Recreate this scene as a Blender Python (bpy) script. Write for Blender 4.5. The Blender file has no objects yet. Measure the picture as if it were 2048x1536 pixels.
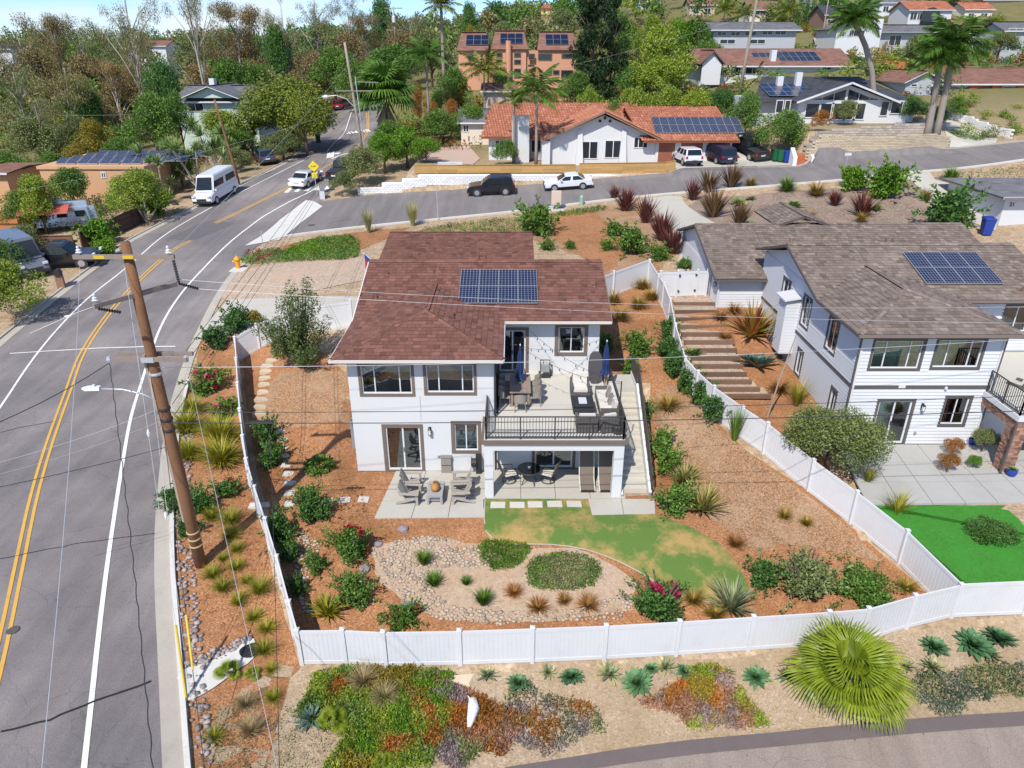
import bpy,bmesh,math,random
import numpy as np
from mathutils import Vector,Matrix
R=math.radians
random.seed(11)
SC=bpy.context.scene
COL=SC.collection
# ------------------------------------------------------------------ camera, sky, sun, exposure
cam_d=bpy.data.cameras.new('camera');cam=bpy.data.objects.new('camera',cam_d);COL.objects.link(cam)
cam.location=(0,0,17.0);cam.rotation_euler=(R(90-25.32),0,0)
cam_d.sensor_width=36;cam_d.lens=36*1420/2048;cam_d.clip_start=.2;cam_d.clip_end=4000
SC.camera=cam
SUN_EL,SUN_AZ=50.0,24.0
sdir=Vector((-math.sin(R(SUN_AZ))*math.cos(R(SUN_EL)),-math.cos(R(SUN_AZ))*math.cos(R(SUN_EL)),math.sin(R(SUN_EL))))
W=bpy.data.worlds.new('World');SC.world=W;W.use_nodes=True
wn=W.node_tree
sky=wn.nodes.new('ShaderNodeTexSky');sky.sky_type='NISHITA';sky.sun_disc=False
sky.sun_elevation=R(SUN_EL);sky.sun_rotation=R(180+SUN_AZ)
sky.air_density=.8;sky.dust_density=.1;sky.ozone_density=2.5
bg=wn.nodes['Background'];bg.inputs['Strength'].default_value=.15
tc=wn.nodes.new('ShaderNodeTexCoord');mp=wn.nodes.new('ShaderNodeMapping');mp.inputs['Scale'].default_value=(1.2,1.2,7)
cn=wn.nodes.new('ShaderNodeTexNoise');cn.inputs['Scale'].default_value=2.2;cn.inputs['Detail'].default_value=7;cn.inputs['Roughness'].default_value=.55
cr=wn.nodes.new('ShaderNodeValToRGB');cr.color_ramp.elements[0].position=.5;cr.color_ramp.elements[1].position=.72
cmx=wn.nodes.new('ShaderNodeMix');cmx.data_type='RGBA'
wn.links.new(tc.outputs['Generated'],mp.inputs['Vector']);wn.links.new(mp.outputs['Vector'],cn.inputs['Vector'])
wn.links.new(cn.outputs['Fac'],cr.inputs['Fac']);wn.links.new(cr.outputs['Color'],cmx.inputs['Factor'])
tint=wn.nodes.new('ShaderNodeMix');tint.data_type='RGBA';tint.blend_type='MULTIPLY';tint.inputs[0].default_value=1;tint.inputs[7].default_value=(.60,.76,1.0,1)
wn.links.new(sky.outputs['Color'],tint.inputs[6]);wn.links.new(tint.outputs[2],cmx.inputs[6]);cmx.inputs[7].default_value=(5.2,5.5,5.9,1)
wn.links.new(cmx.outputs[2],bg.inputs['Color'])
sun_d=bpy.data.lights.new('sun','SUN');sun_d.energy=4.2;sun_d.angle=R(.53);sun_d.color=(1,.955,.88)
sun=bpy.data.objects.new('sun',sun_d);COL.objects.link(sun);sun.rotation_euler=(-sdir).to_track_quat('-Z','Y').to_euler()
VS=SC.view_settings;VS.view_transform='Standard';VS.look='None';VS.exposure=.26;VS.gamma=1
# ------------------------------------------------------------------ helpers
def link(o,parent=None):
 COL.objects.link(o)
 if parent is not None:o.parent=parent
 return o
def tag(o,label=None,cat=None,group=None,kind=None):
 if label:o['label']=label
 if cat:o['category']=cat
 if group:o['group']=group
 if kind:o['kind']=kind
 return o
def empty(name,loc=(0,0,0),rz=0,label=None,cat=None,group=None,scale=1):
 o=bpy.data.objects.new(name,None);o.empty_display_size=.2;COL.objects.link(o)
 o.location=loc;o.rotation_euler=(0,0,rz)
 if scale!=1:o.scale=(scale,)*3
 return tag(o,label,cat,group)
def inst(name,me,parent=None,loc=(0,0,0),rot=(0,0,0),sc=None):
 o=bpy.data.objects.new(name,me);link(o,parent);o.location=loc;o.rotation_euler=rot
 if sc is not None:o.scale=sc if hasattr(sc,'__len__')else(sc,)*3
 return o
KIDS={}
def copy_tree(o,parent=None):
 c=o.copy();COL.objects.link(c);c.parent=parent
 for ch in list(o.children):copy_tree(ch,c)
 return c
class MB:
 def __init__(s):s.v=[];s.f=[];s.m=[];s.mi=0
 def add(s,vs,fs):
  n=len(s.v);s.v+=[tuple(p)for p in vs];s.f+=[tuple(i+n for i in f)for f in fs];s.m+=[s.mi]*len(fs);return s
 def box(s,x0,x1,y0,y1,z0,z1):
  return s.add([(x0,y0,z0),(x1,y0,z0),(x1,y1,z0),(x0,y1,z0),(x0,y0,z1),(x1,y0,z1),(x1,y1,z1),(x0,y1,z1)],
      [(0,3,2,1),(4,5,6,7),(0,1,5,4),(1,2,6,5),(2,3,7,6),(3,0,4,7)])
 def hexa(s,p):
  return s.add(p,[(0,3,2,1),(4,5,6,7),(0,1,5,4),(1,2,6,5),(2,3,7,6),(3,0,4,7)])
 def quad(s,a,b,c,d):return s.add([a,b,c,d],[(0,1,2,3)])
 def poly(s,pts):return s.add(pts,[tuple(range(len(pts)))])
 def prism(s,pts,d):
  n=len(pts);d=Vector(d)
  v=[Vector(p)for p in pts]+[Vector(p)+d for p in pts]
  return s.add(v,[tuple(range(n-1,-1,-1)),tuple(range(n,2*n))]+[(i,(i+1)%n,n+(i+1)%n,n+i)for i in range(n)])
 def bar(s,p,q,w,h=None,up=(0,0,1)):
  h=h or w;p,q=Vector(p),Vector(q);d=(q-p).normalized();u=Vector(up)
  if abs(d.dot(u))>.98:u=Vector((0,1,0))
  a=d.cross(u).normalized()*w/2;b=a.cross(d).normalized()*h/2
  return s.hexa([p-a-b,p+a-b,q+a-b,q-a-b,p-a+b,p+a+b,q+a+b,q-a+b])
 def tube(s,pts,r,n=6,caps=True):
  pts=[Vector(p)for p in pts];rs=r if hasattr(r,'__len__')else[r]*len(pts)
  k=len(s.v);a=None
  for i,p in enumerate(pts):
   d=(pts[min(i+1,len(pts)-1)]-pts[max(i-1,0)]).normalized()
   if a is None:a=d.orthogonal().normalized()
   a=(a-d*a.dot(d))
   a=a.normalized()if a.length>1e-6 else d.orthogonal().normalized()
   b=d.cross(a)
   for j in range(n):
    t=2*math.pi*j/n;s.v.append(tuple(p+(a*math.cos(t)+b*math.sin(t))*rs[i]))
  for i in range(len(pts)-1):
   for j in range(n):
    s.f.append((k+i*n+j,k+i*n+(j+1)%n,k+(i+1)*n+(j+1)%n,k+(i+1)*n+j));s.m.append(s.mi)
  if caps:
   s.f.append(tuple(k+j for j in range(n-1,-1,-1)));s.f.append(tuple(k+(len(pts)-1)*n+j for j in range(n)));s.m+=[s.mi]*2
  return s
 def lathe(s,prof,n=12,c=(0,0,0),axis='z'):
  k=len(s.v)
  for r,z in prof:
   for j in range(n):
    t=2*math.pi*j/n;x,y=r*math.cos(t),r*math.sin(t)
    p=(x,y,z)if axis=='z' else(z,x,y)if axis=='x' else(y,z,x)
    s.v.append((c[0]+p[0],c[1]+p[1],c[2]+p[2]))
  for i in range(len(prof)-1):
   for j in range(n):
    s.f.append((k+i*n+j,k+i*n+(j+1)%n,k+(i+1)*n+(j+1)%n,k+(i+1)*n+j));s.m.append(s.mi)
  s.f.append(tuple(k+j for j in range(n-1,-1,-1)));s.f.append(tuple(k+(len(prof)-1)*n+j for j in range(n)));s.m+=[s.mi]*2
  return s
 def xf(s,M,a=0):
  for i in range(a,len(s.v)):s.v[i]=tuple(M@Vector(s.v[i]))
  return s
 def mesh(s,name,mats,smooth=False):
  me=bpy.data.meshes.new(name);me.from_pydata(s.v,[],s.f)
  mats=mats if isinstance(mats,(list,tuple))else[mats]
  for m in mats:me.materials.append(m)
  if len(mats)>1:me.polygons.foreach_set('material_index',s.m)
  if smooth:me.polygons.foreach_set('use_smooth',[True]*len(me.polygons))
  me.update();return me
 def build(s,name,mats,parent=None,smooth=False,loc=None,rot=None):
  o=bpy.data.objects.new(name,s.mesh(name,mats,smooth));link(o,parent)
  if loc is not None:o.location=loc
  if rot is not None:o.rotation_euler=rot
  return o
# ------------------------------------------------------------------ materials
MATS={}
def nd(nt,t,**k):
 n=nt.nodes.new(t)
 for a,b in k.items():
  if a in n.inputs:n.inputs[a].default_value=b
  else:setattr(n,a,b)
 return n
def c4(c):return(c[0],c[1],c[2],1)
def mixc(nt,fac,a,b,mode='MIX'):
 m=nt.nodes.new('ShaderNodeMix');m.data_type='RGBA';m.blend_type=mode
 for sk,val in((0,fac),(6,a),(7,b)):
  if isinstance(val,(int,float)):m.inputs[sk].default_value=val
  elif isinstance(val,tuple):m.inputs[sk].default_value=c4(val)
  else:nt.links.new(val,m.inputs[sk])
 return m.outputs[2]
def ramp(nt,fac,stops):
 r=nt.nodes.new('ShaderNodeValToRGB');e=r.color_ramp.elements
 while len(e)<len(stops):e.new(.5)
 for i,(p,c)in enumerate(stops):e[i].position=p;e[i].color=c4(c)if len(c)==3 else c
 nt.links.new(fac,r.inputs['Fac']);return r.outputs['Color']
def noise(nt,co,scale,detail=3,rough=.55):
 n=nd(nt,'ShaderNodeTexNoise',Scale=scale,Detail=detail,Roughness=rough);nt.links.new(co,n.inputs['Vector']);return n.outputs['Fac']
def base_mat(name):
 m=bpy.data.materials.new(name);m.use_nodes=True;MATS[name]=m
 nt=m.node_tree;p=nt.nodes['Principled BSDF'];return m,nt,p
def coords(nt,world=False):
 if world:return nt.nodes.new('ShaderNodeNewGeometry').outputs['Position']
 return nt.nodes.new('ShaderNodeTexCoord').outputs['Object']
def mat(name,col,rough=.7,var=.12,scale=2.5,bump=0.,bscale=40.,metal=0.,objvar=0.,world=False,spec=None,dirt=None):
 if name in MATS:return MATS[name]
 m,nt,p=base_mat(name);co=coords(nt,world)
 c=tuple(col)
 if var>0:
  a=mixc(nt,noise(nt,co,scale,6,.65),tuple(x*(1-var)for x in c),tuple(min(1,x*(1+var))for x in c))
  b=mixc(nt,noise(nt,co,scale*11,3),tuple([1-var*.6]*3),tuple([1+var*.6]*3))
  cc=mixc(nt,1.0,a,b,'MULTIPLY')
  if objvar:
   oi=nt.nodes.new('ShaderNodeObjectInfo')
   cc=mixc(nt,1.0,cc,ramp(nt,oi.outputs['Random'],[(0,(1-objvar,)*3),(1,(1+objvar,)*3)]),'MULTIPLY')
  if dirt:
   cc=mixc(nt,ramp(nt,noise(nt,co,dirt[1],6,.7),[(.52,(0,0,0)),(.75,(dirt[2],)*3)]),cc,tuple(dirt[0]))
  nt.links.new(cc,p.inputs['Base Color'])
 else:p.inputs['Base Color'].default_value=c4(c)
 p.inputs['Roughness'].default_value=rough;p.inputs['Metallic'].default_value=metal
 if spec is not None:p.inputs['Specular IOR Level'].default_value=spec
 if bump:
  b=nd(nt,'ShaderNodeBump',Strength=bump,Distance=.02);nt.links.new(noise(nt,co,bscale,4),b.inputs['Height']);nt.links.new(b.outputs['Normal'],p.inputs['Normal'])
 return m
def granular(name,cols,scale,rough=.95,big=None,bigscale=.3,bump=.6,world=True,streak=None):
 """chips, gravel, soil: cell colours from cols, plus slow patches towards big"""
 m,nt,p=base_mat(name);co=coords(nt,world)
 v=nd(nt,'ShaderNodeTexVoronoi',Scale=scale);nt.links.new(co,v.inputs['Vector'])
 sx=nt.nodes.new('ShaderNodeSeparateColor');nt.links.new(v.outputs['Color'],sx.inputs['Color'])
 n=len(cols);c=ramp(nt,sx.outputs[0],[(i/max(1,n-1),cols[i])for i in range(n)])
 if big:
  c=mixc(nt,ramp(nt,noise(nt,co,bigscale,7,.68),[(.44,(0,0,0)),(.64,(1,1,1))]),c,mixc(nt,.6,c,big))
 c=mixc(nt,1.0,c,ramp(nt,noise(nt,co,scale*.22,5,.75),[(.2,(.84,)*3),(.8,(1.14,)*3)]),'MULTIPLY')
 nt.links.new(c,p.inputs['Base Color']);p.inputs['Roughness'].default_value=rough;p.inputs['Specular IOR Level'].default_value=.2
 b=nd(nt,'ShaderNodeBump',Strength=bump,Distance=.03);nt.links.new(v.outputs['Distance'],b.inputs['Height']);nt.links.new(b.outputs['Normal'],p.inputs['Normal'])
 return m
def leafmat(name,dark,mid,light,rough=.5,trans=.25,tip=None,spec=.3):
 m,nt,p=base_mat(name)
 g=nt.nodes.new('ShaderNodeNewGeometry');oi=nt.nodes.new('ShaderNodeObjectInfo')
 c=ramp(nt,g.outputs['Random Per Island'],[(0,dark),(.5,mid),(1,light)])
 co=nt.nodes.new('ShaderNodeTexCoord').outputs['Object']
 c=mixc(nt,1.0,c,ramp(nt,noise(nt,co,1.1,3),[(.3,(.7,.74,.7)),(.7,(1.28,1.22,1.15))]),'MULTIPLY')
 c=mixc(nt,1.0,c,ramp(nt,oi.outputs['Random'],[(0,(.86,.9,.86)),(.5,(1,1,1)),(1,(1.14,1.08,1.0))]),'MULTIPLY')
 nt.links.new(c,p.inputs['Base Color']);p.inputs['Roughness'].default_value=rough;p.inputs['Specular IOR Level'].default_value=spec
 if trans:
  t=nt.nodes.new('ShaderNodeBsdfTranslucent');nt.links.new(c,t.inputs['Color'])
  mx=nt.nodes.new('ShaderNodeMixShader');mx.inputs[0].default_value=trans
  nt.links.new(p.outputs[0],mx.inputs[1]);nt.links.new(t.outputs[0],mx.inputs[2])
  nt.links.new(mx.outputs[0],nt.nodes['Material Output'].inputs['Surface'])
 return m
def glassmat(name,tint,alpha):
 """window glass: mirror-like by angle, otherwise tinted see-through"""
 m,nt,p=base_mat(name);nt.nodes.remove(p)
 fr=nd(nt,'ShaderNodeFresnel',IOR=1.6);gl=nd(nt,'ShaderNodeBsdfGlossy',Roughness=.01);tr=nt.nodes.new('ShaderNodeBsdfTransparent')
 gl.inputs['Color'].default_value=(.9,.95,1,1);tr.inputs['Color'].default_value=c4(tint)
 ad=nd(nt,'ShaderNodeMath',operation='ADD');ad.inputs[1].default_value=alpha;nt.links.new(fr.outputs[0],ad.inputs[0])
 mx=nt.nodes.new('ShaderNodeMixShader');nt.links.new(ad.outputs[0],mx.inputs[0]);nt.links.new(tr.outputs[0],mx.inputs[1]);nt.links.new(gl.outputs[0],mx.inputs[2])
 nt.links.new(mx.outputs[0],nt.nodes['Material Output'].inputs['Surface']);return m
# ------------------------------------------------------------------ terrain
CTRL=[(-11.61,13.13,-.9),(-14.98,19.27,-.5),(-17.17,26.31,-.1),(-19.3,31.83,.2),(-26.24,40.23,.6),(-27.74,48.42,1.1),(-23.95,53.0,1.6),(-24.08,65.23,2.3),(-21.3,72.39,3.2),(-21.97,77.48,3.7),(-23.72,91.11,4.5),(-23.72,114.02,5.6),(-29.35,133.3,7.0),(-27.51,145.2,7.8),(-31.76,44.1,.8),(-31.52,49.5,1.2),(-32.6,60.11,2.0),(-31.03,70.42,2.8),(-28.67,79.66,3.7),(-27.5,87.06,4.2),(-27.66,101.87,5.0),(-30.51,121.17,5.8),(-5.49,23.41,-.06),(-1.08,23.47,-.06),(5.79,23.74,-.06),(2.47,22.74,-.1),(7.15,21.7,-.25),(5.05,20.42,-.6),(-3.86,21.42,-.5),(-1.13,19.18,-1.1),(1.42,21.14,-.5),(-6.98,17.32,-1.45),(-4.2,17.26,-1.45),(.65,17.36,-1.45),(5.47,17.64,-1.45),(8.15,17.9,-1.45),(11.85,18.24,-1.4),(13.77,18.89,-1.4),(15.63,19.22,-1.3),(18.22,19.33,-1.2),(-5.7,19.04,-1.2),(-.42,18.92,-1.2),(4.86,19.04,-1.2),(10.29,19.48,-1.15),(13.29,20.19,-1.1),(9.09,44.72,3.0),(9.14,40.76,2.7),(8.79,36.06,2.3),(8.84,32.7,1.75),(9.53,29.31,1.0),(10.61,27.21,.5),(12.44,25.19,.0),(13.68,23.47,-.6),(14.74,21.57,-1.05),(6.95,27.86,.5),(7.04,32.81,1.7),(7.01,39.74,2.4),(7.26,46.15,2.9),(8.86,24.64,.0),(9.37,22.63,-.5),(-20.75,60.35,2.2),(-14.36,62.77,2.5),(-7.83,64.01,2.8),(.0,65.73,3.2),(8.4,68.75,3.8),(18.0,69.28,4.5),(27.02,68.16,5.3),(36.52,68.81,6.2),(49.14,70.75,7.2),(-19.18,72.91,3.1),(-14.17,74.81,3.35),(-4.61,75.13,3.8),(3.96,75.76,4.2),(16.38,75.83,5.2),(31.11,76.89,6.2),(46.08,78.09,7.4),(53.37,77.67,8.1),(5.18,58.03,3.1),(9.89,62.29,3.4),(12.2,54.32,3.6),(10.22,45.82,3.0),(12.26,41.96,2.9),(12.1,38.93,2.7),(11.89,32.5,1.0),(-19.59,49.42,1.9),(-15.48,50.42,2.35),(-12.15,44.16,2.5),(-19.44,44.08,1.5),(-10.04,41.88,2.6),(-34.92,53.35,1.5),(-34.31,58.21,1.8),(-45.48,70.08,1.7),(-48.86,84.8,1.7),(-34.7,47.31,1.1),(-43.33,103.04,4.2),(-77.41,119.14,2.2),(-65.05,135.23,4.5),(-15.32,35.6,.4),(-10.95,33.24,1.5),(-8.88,33.24,1.5),(-13.36,38.05,1.8),(-12.64,29.05,-.2),(-8.47,26.59,-.02),(-9.31,23.33,-.3),(-10.08,18.59,-1.0),(-9.13,14.99,-1.5),(-5.03,15.4,-2.0),(1.2,15.64,-2.3),(7.75,16.51,-2.2),(14.77,17.58,-1.8),(1.14,14.38,-2.6),(7.89,14.95,-2.55),(16.35,15.91,-2.4),(25.39,41.66,3.0),(39.22,60.66,4.6),(29.09,61.64,4.4),(20.06,60.0,3.9),(26.86,83.72,6.6),(18.05,121.89,9.5),(1.09,153.43,10.8),(29.13,146.96,11.5),(-7.67,91.77,5.6),(-15.84,116.84,6.2),(39.55,116.32,13.2),(35.74,90.51,9.2),(45.34,88.19,9.4),(58.06,90.04,9.8),(57.61,212.66,17.5),(82.18,177.63,16.6),(62.92,111.18,13.5),(9.97,41.55,2.65),(12.55,41.55,2.65),(9.66,36.99,1.95),(12.47,36.99,1.95),(9.8,34.0,1.35),(12.33,34.0,1.35),(10.06,32.3,.9),(13.13,32.34,.88)]
CTRL+=[(-300,60,-4),(-150,40,-2),(-80,30,-.5),(-60,15,-1),(-45,48,1.0),(-60,60,1.2),(-60,90,2.2),(-100,90,2),(-120,160,6),(-60,160,7.5),(-35,180,10),(-200,300,12),(-80,300,14),(0,200,15),
 (0,300,22),(0,500,30),(-150,500,20),(-350,500,19),(-300,250,8),(60,130,14),(75,180,20),(100,250,31),(200,400,50),(100,500,54),(300,300,42),(45,230,24),(45,320,31),(120,60,11),(110,30,4),(70,30,2.2),(60,12,-.8),(300,0,6),
 (0,0,-3.6),(30,5,-3.4),(-22,3,-1.6),(0,9,-3.0),(160,140,20),(300,120,18),(-300,-50,-4),(300,-80,2),(0,-80,-6),(-35,8,-1.2),(-700,400,10),(700,400,60),(0,800,40),(-500,800,24),(500,800,70),(18,26,.55),(22,24,.5),(20,21,.2),(24,19,-.2),(-20,120,7),(-16,95,6.2),(30,105,10.5),(14,100,8)]
_c=np.array(CTRL,float)
def _u(d):return np.where(d>1e-9,d*d*np.log(d+1e-12),0.)
_s=50.0
_xy=_c[:,:2]/_s
_K=_u(np.linalg.norm(_xy[:,None]-_xy[None],axis=2))+np.eye(len(_c))*4e-4
_P=np.hstack([np.ones((len(_c),1)),_xy])
_A=np.block([[_K,_P],[_P.T,np.zeros((3,3))]])
_w=np.linalg.solve(_A,np.concatenate([_c[:,2],np.zeros(3)]))
def _tps(x,y):
 p=np.stack([np.ravel(x),np.ravel(y)],1)/_s;out=np.zeros(len(p))
 for i in range(0,len(p),4000):
  q=p[i:i+4000];d=np.linalg.norm(q[:,None]-_xy[None],axis=2)
  out[i:i+4000]=_u(d)@_w[:-3]+_w[-3]+q@_w[-2:]
 return out.reshape(np.shape(x))
def _axis(lo,a,b,hi,step,grow):
 m=list(np.arange(a,b+1e-6,step));s=step
 while m[-1]<hi:s*=grow;m.append(m[-1]+s)
 s=step
 while m[0]>lo:s*=grow;m.insert(0,m[0]-s)
 return np.array(m)
GX=_axis(-650,-36,36,650,.6,1.07);GY=_axis(-60,9,80,900,.6,1.055)
_X,_Y=np.meshgrid(GX,GY,indexing='ij')
GZ=_tps(_X,_Y)
PADS=[(-7.0,6.1,23.4,31.2,-.06,1.6),(-8.6,5.5,36.5,45,2.55,2.0),
  (15.3,34,31,40,1.2,.8),(14.8,32,23.7,29,.46,.8),
  (-11,17,75.7,96,5.4,.35),(17.6,29.8,74.6,80.6,5.75,1.5),(31.8,44.5,76.9,78.4,7.7,.6),(31.5,47,79.6,97,9.0,1.0),(-18,2,122,140,10.6,4)]
for x0,x1,y0,y1,z,b in PADS:
 d=np.hypot(np.maximum(np.maximum(x0-_X,_X-x1),0),np.maximum(np.maximum(y0-_Y,_Y-y1),0))
 t=np.clip(1-d/b,0,1);t=t*t*(3-2*t);GZ=GZ*(1-t)+z*t
def H(x,y):
 i=int(np.clip(np.searchsorted(GX,x)-1,0,len(GX)-2));j=int(np.clip(np.searchsorted(GY,y)-1,0,len(GY)-2))
 a=(x-GX[i])/(GX[i+1]-GX[i]);b=(y-GY[j])/(GY[j+1]-GY[j])
 return float((GZ[i,j]*(1-a)+GZ[i+1,j]*a)*(1-b)+(GZ[i,j+1]*(1-a)+GZ[i+1,j+1]*a)*b)
def HV(x,y,dz=0.):return Vector((x,y,H(x,y)+dz))
# ---- ground materials
soil=granular('dry_soil',[(.30,.21,.13),(.42,.31,.20),(.36,.27,.18),(.50,.39,.27)],20,big=(.27,.19,.10),bigscale=.35)
mulch=granular('orange_mulch',[(.20,.085,.038),(.42,.20,.09),(.32,.14,.06),(.54,.29,.15),(.27,.125,.06)],24,big=(.22,.095,.035),bigscale=.5,bump=.5)
mulch_old=granular('faded_mulch',[(.17,.09,.045),(.34,.19,.10),(.25,.13,.065),(.46,.30,.18),(.39,.20,.09)],24,big=(.44,.31,.20),bigscale=.45,bump=.5)
gravel=granular('tan_gravel',[(.30,.22,.16),(.50,.39,.29),(.40,.29,.21),(.60,.49,.38)],13,big=(.52,.37,.26),bigscale=.25,bump=.8)
def asphalt(name,col,patch,seed=0.):
 m,nt,p=base_mat(name);co=coords(nt,True)
 a=mixc(nt,ramp(nt,noise(nt,co,.16,6,.6),[(.4,(0,0,0)),(.62,(1,1,1))]),col,patch)
 a=mixc(nt,1.,a,ramp(nt,noise(nt,co,26,3,.8),[(.25,(.66,)*3),(.75,(1.34,)*3)]),'MULTIPLY')
 mp2=nd(nt,'ShaderNodeMapping',Scale=(1.4,.05,1));nt.links.new(co,mp2.inputs['Vector'])
 a=mixc(nt,1.,a,ramp(nt,noise(nt,mp2.outputs[0],1,3),[(.3,(.87,)*3),(.7,(1.12,)*3)]),'MULTIPLY')
 v=nd(nt,'ShaderNodeTexVoronoi',Scale=.55,feature='DISTANCE_TO_EDGE');nz=nd(nt,'ShaderNodeTexNoise',Scale=1.5,Detail=4)
 nt.links.new(co,nz.inputs['Vector']);nt.links.new(mixc(nt,.35,co,nz.outputs['Color']),v.inputs['Vector'])
 a=mixc(nt,ramp(nt,v.outputs['Distance'],[(0,(.30,)*3),(.006,(0,0,0))]),a,(.03,.03,.03))
 sp=ramp(nt,noise(nt,co,5.5,2,.4),[(.74,(0,0,0)),(.78,(.6,)*3)])
 a=mixc(nt,sp,a,(.05,.045,.05))
 nt.links.new(a,p.inputs['Base Color']);p.inputs['Roughness'].default_value=.9;p.inputs['Specular IOR Level'].default_value=.25
 b=nd(nt,'ShaderNodeBump',Strength=.35,Distance=.01);nt.links.new(noise(nt,co,60,2),b.inputs['Height']);nt.links.new(b.outputs['Normal'],p.inputs['Normal'])
 return m
tar=asphalt('grey_asphalt',(.175,.157,.153),(.25,.222,.21))
tar2=asphalt('warm_asphalt',(.185,.165,.160),(.21,.19,.18))
tar3=asphalt('brown_asphalt',(.27,.215,.175),(.24,.195,.165))
tar_dark=mat('dark_asphalt',(.13,.12,.12),.9,.2,3,.3,world=True)
conc=mat('concrete',(.47,.44,.38),.85,.1,.5,.15,60,world=True,dirt=((.30,.27,.23),.5,.4))
conc_w=mat('pale_concrete',(.60,.58,.53),.85,.09,.6,.12,60,world=True,dirt=((.40,.38,.34),.7,.45))
conc_o=mat('old_concrete',(.43,.385,.32),.9,.14,.9,.2,60,world=True,dirt=((.24,.20,.17),.6,.5))
white_paint=mat('white_road_paint',(.78,.77,.74),.7,.10,3,world=True,dirt=((.35,.33,.32),2.2,.6))
yellow_paint=mat('yellow_road_paint',(.66,.37,.06),.7,.10,3,world=True,dirt=((.35,.25,.12),2.2,.5))
turf_m=granular('bright_turf',[(.035,.16,.02),(.06,.24,.03),(.045,.2,.025)],30,big=(.05,.25,.03),bigscale=.8,bump=.5)
def grass_ground(name,g1,g2,dry,lo,hi,sc):
 m,nt,p=base_mat(name);co=coords(nt,True)
 a=mixc(nt,noise(nt,co,24,3,.7),g1,g2)
 a=mixc(nt,ramp(nt,noise(nt,co,sc,7,.7),[(lo,(0,0,0)),(hi,(1,1,1))]),a,mixc(nt,noise(nt,co,30,2),tuple(x*.75 for x in dry),tuple(x*1.2 for x in dry)))
 nt.links.new(a,p.inputs['Base Color']);p.inputs['Roughness'].default_value=.95;p.inputs['Specular IOR Level'].default_value=.15
 b=nd(nt,'ShaderNodeBump',Strength=.7,Distance=.03);nt.links.new(noise(nt,co,45,3),b.inputs['Height']);nt.links.new(b.outputs['Normal'],p.inputs['Normal'])
 return m
lawn_m=grass_ground('patchy_lawn',(.08,.16,.03),(.15,.23,.055),(.44,.29,.11),.46,.6,.42)
verge_m=grass_ground('dry_verge',(.10,.13,.03),(.17,.17,.05),(.36,.25,.12),.42,.6,.4)
# ---- the land itself
def terrain_mat():
 m,nt,p=base_mat('hillside_soil');co=coords(nt,True)
 v=nd(nt,'ShaderNodeTexVoronoi',Scale=9);nt.links.new(co,v.inputs['Vector'])
 sx=nt.nodes.new('ShaderNodeSeparateColor');nt.links.new(v.outputs['Color'],sx.inputs['Color'])
 c=ramp(nt,sx.outputs[0],[(0,(.33,.23,.14)),(.4,(.46,.34,.22)),(.7,(.40,.29,.19)),(1,(.54,.42,.29))])
 c=mixc(nt,ramp(nt,noise(nt,co,.5,7,.7),[(.48,(0,0,0)),(.68,(.7,)*3)]),c,(.30,.20,.11))
 c=mixc(nt,1.,c,ramp(nt,noise(nt,co,2.1,5,.7),[(.25,(.7,)*3),(.75,(1.22,)*3)]),'MULTIPLY')
 sep=nt.nodes.new('ShaderNodeSeparateXYZ');nt.links.new(co,sep.inputs[0])
 mr=nd(nt,'ShaderNodeMapRange');mr.inputs[1].default_value=76;mr.inputs[2].default_value=100;nt.links.new(sep.outputs['Y'],mr.inputs[0])
 g=mixc(nt,noise(nt,co,.25,6,.7),(.09,.10,.03),(.26,.21,.10))
 c=mixc(nt,mr.outputs[0],c,g)
 nt.links.new(c,p.inputs['Base Color']);p.inputs['Roughness'].default_value=.97;p.inputs['Specular IOR Level'].default_value=.15
 b=nd(nt,'ShaderNodeBump',Strength=.6,Distance=.04);nt.links.new(noise(nt,co,7,6,.7),b.inputs['Height']);nt.links.new(b.outputs['Normal'],p.inputs['Normal'])
 return m
def build_terrain():
 nx,ny=len(GX),len(GY)
 vs=np.stack([_X.ravel(),_Y.ravel(),GZ.ravel()],1)
 ii,jj=np.meshgrid(np.arange(nx-1),np.arange(ny-1),indexing='ij');k=(ii*ny+jj).ravel()
 fs=np.stack([k,k+ny,k+ny+1,k+1],1)
 me=bpy.data.meshes.new('ground');me.from_pydata(vs.tolist(),[],fs.tolist());me.materials.append(terrain_mat())
 me.polygons.foreach_set('use_smooth',[True]*len(me.polygons))
 o=bpy.data.objects.new('ground',me);link(o);tag(o,kind='structure');return o
build_terrain()
def wobble(pts,amp,step=.5):
 out=[]
 n=len(pts)
 for i in range(n):
  a,b=Vector(pts[i][:2]),Vector(pts[(i+1)%n][:2]);k=max(1,int((b-a).length/step))
  for j in range(k):
   q=a.lerp(b,j/k);out.append((q.x+random.uniform(-amp,amp),q.y+random.uniform(-amp,amp)))
 return out
def smooth(pts,it=2,closed=False):
 p=[Vector(q[:2])for q in pts]
 for _ in range(it):
  q=[]
  n=len(p)
  if not closed:q.append(p[0])
  for i in range(n if closed else n-1):
   a,b=p[i],p[(i+1)%n];q+=[a.lerp(b,.25),a.lerp(b,.75)]
  if not closed:q.append(p[-1])
  p=q
 return[(a.x,a.y)for a in p]
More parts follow.
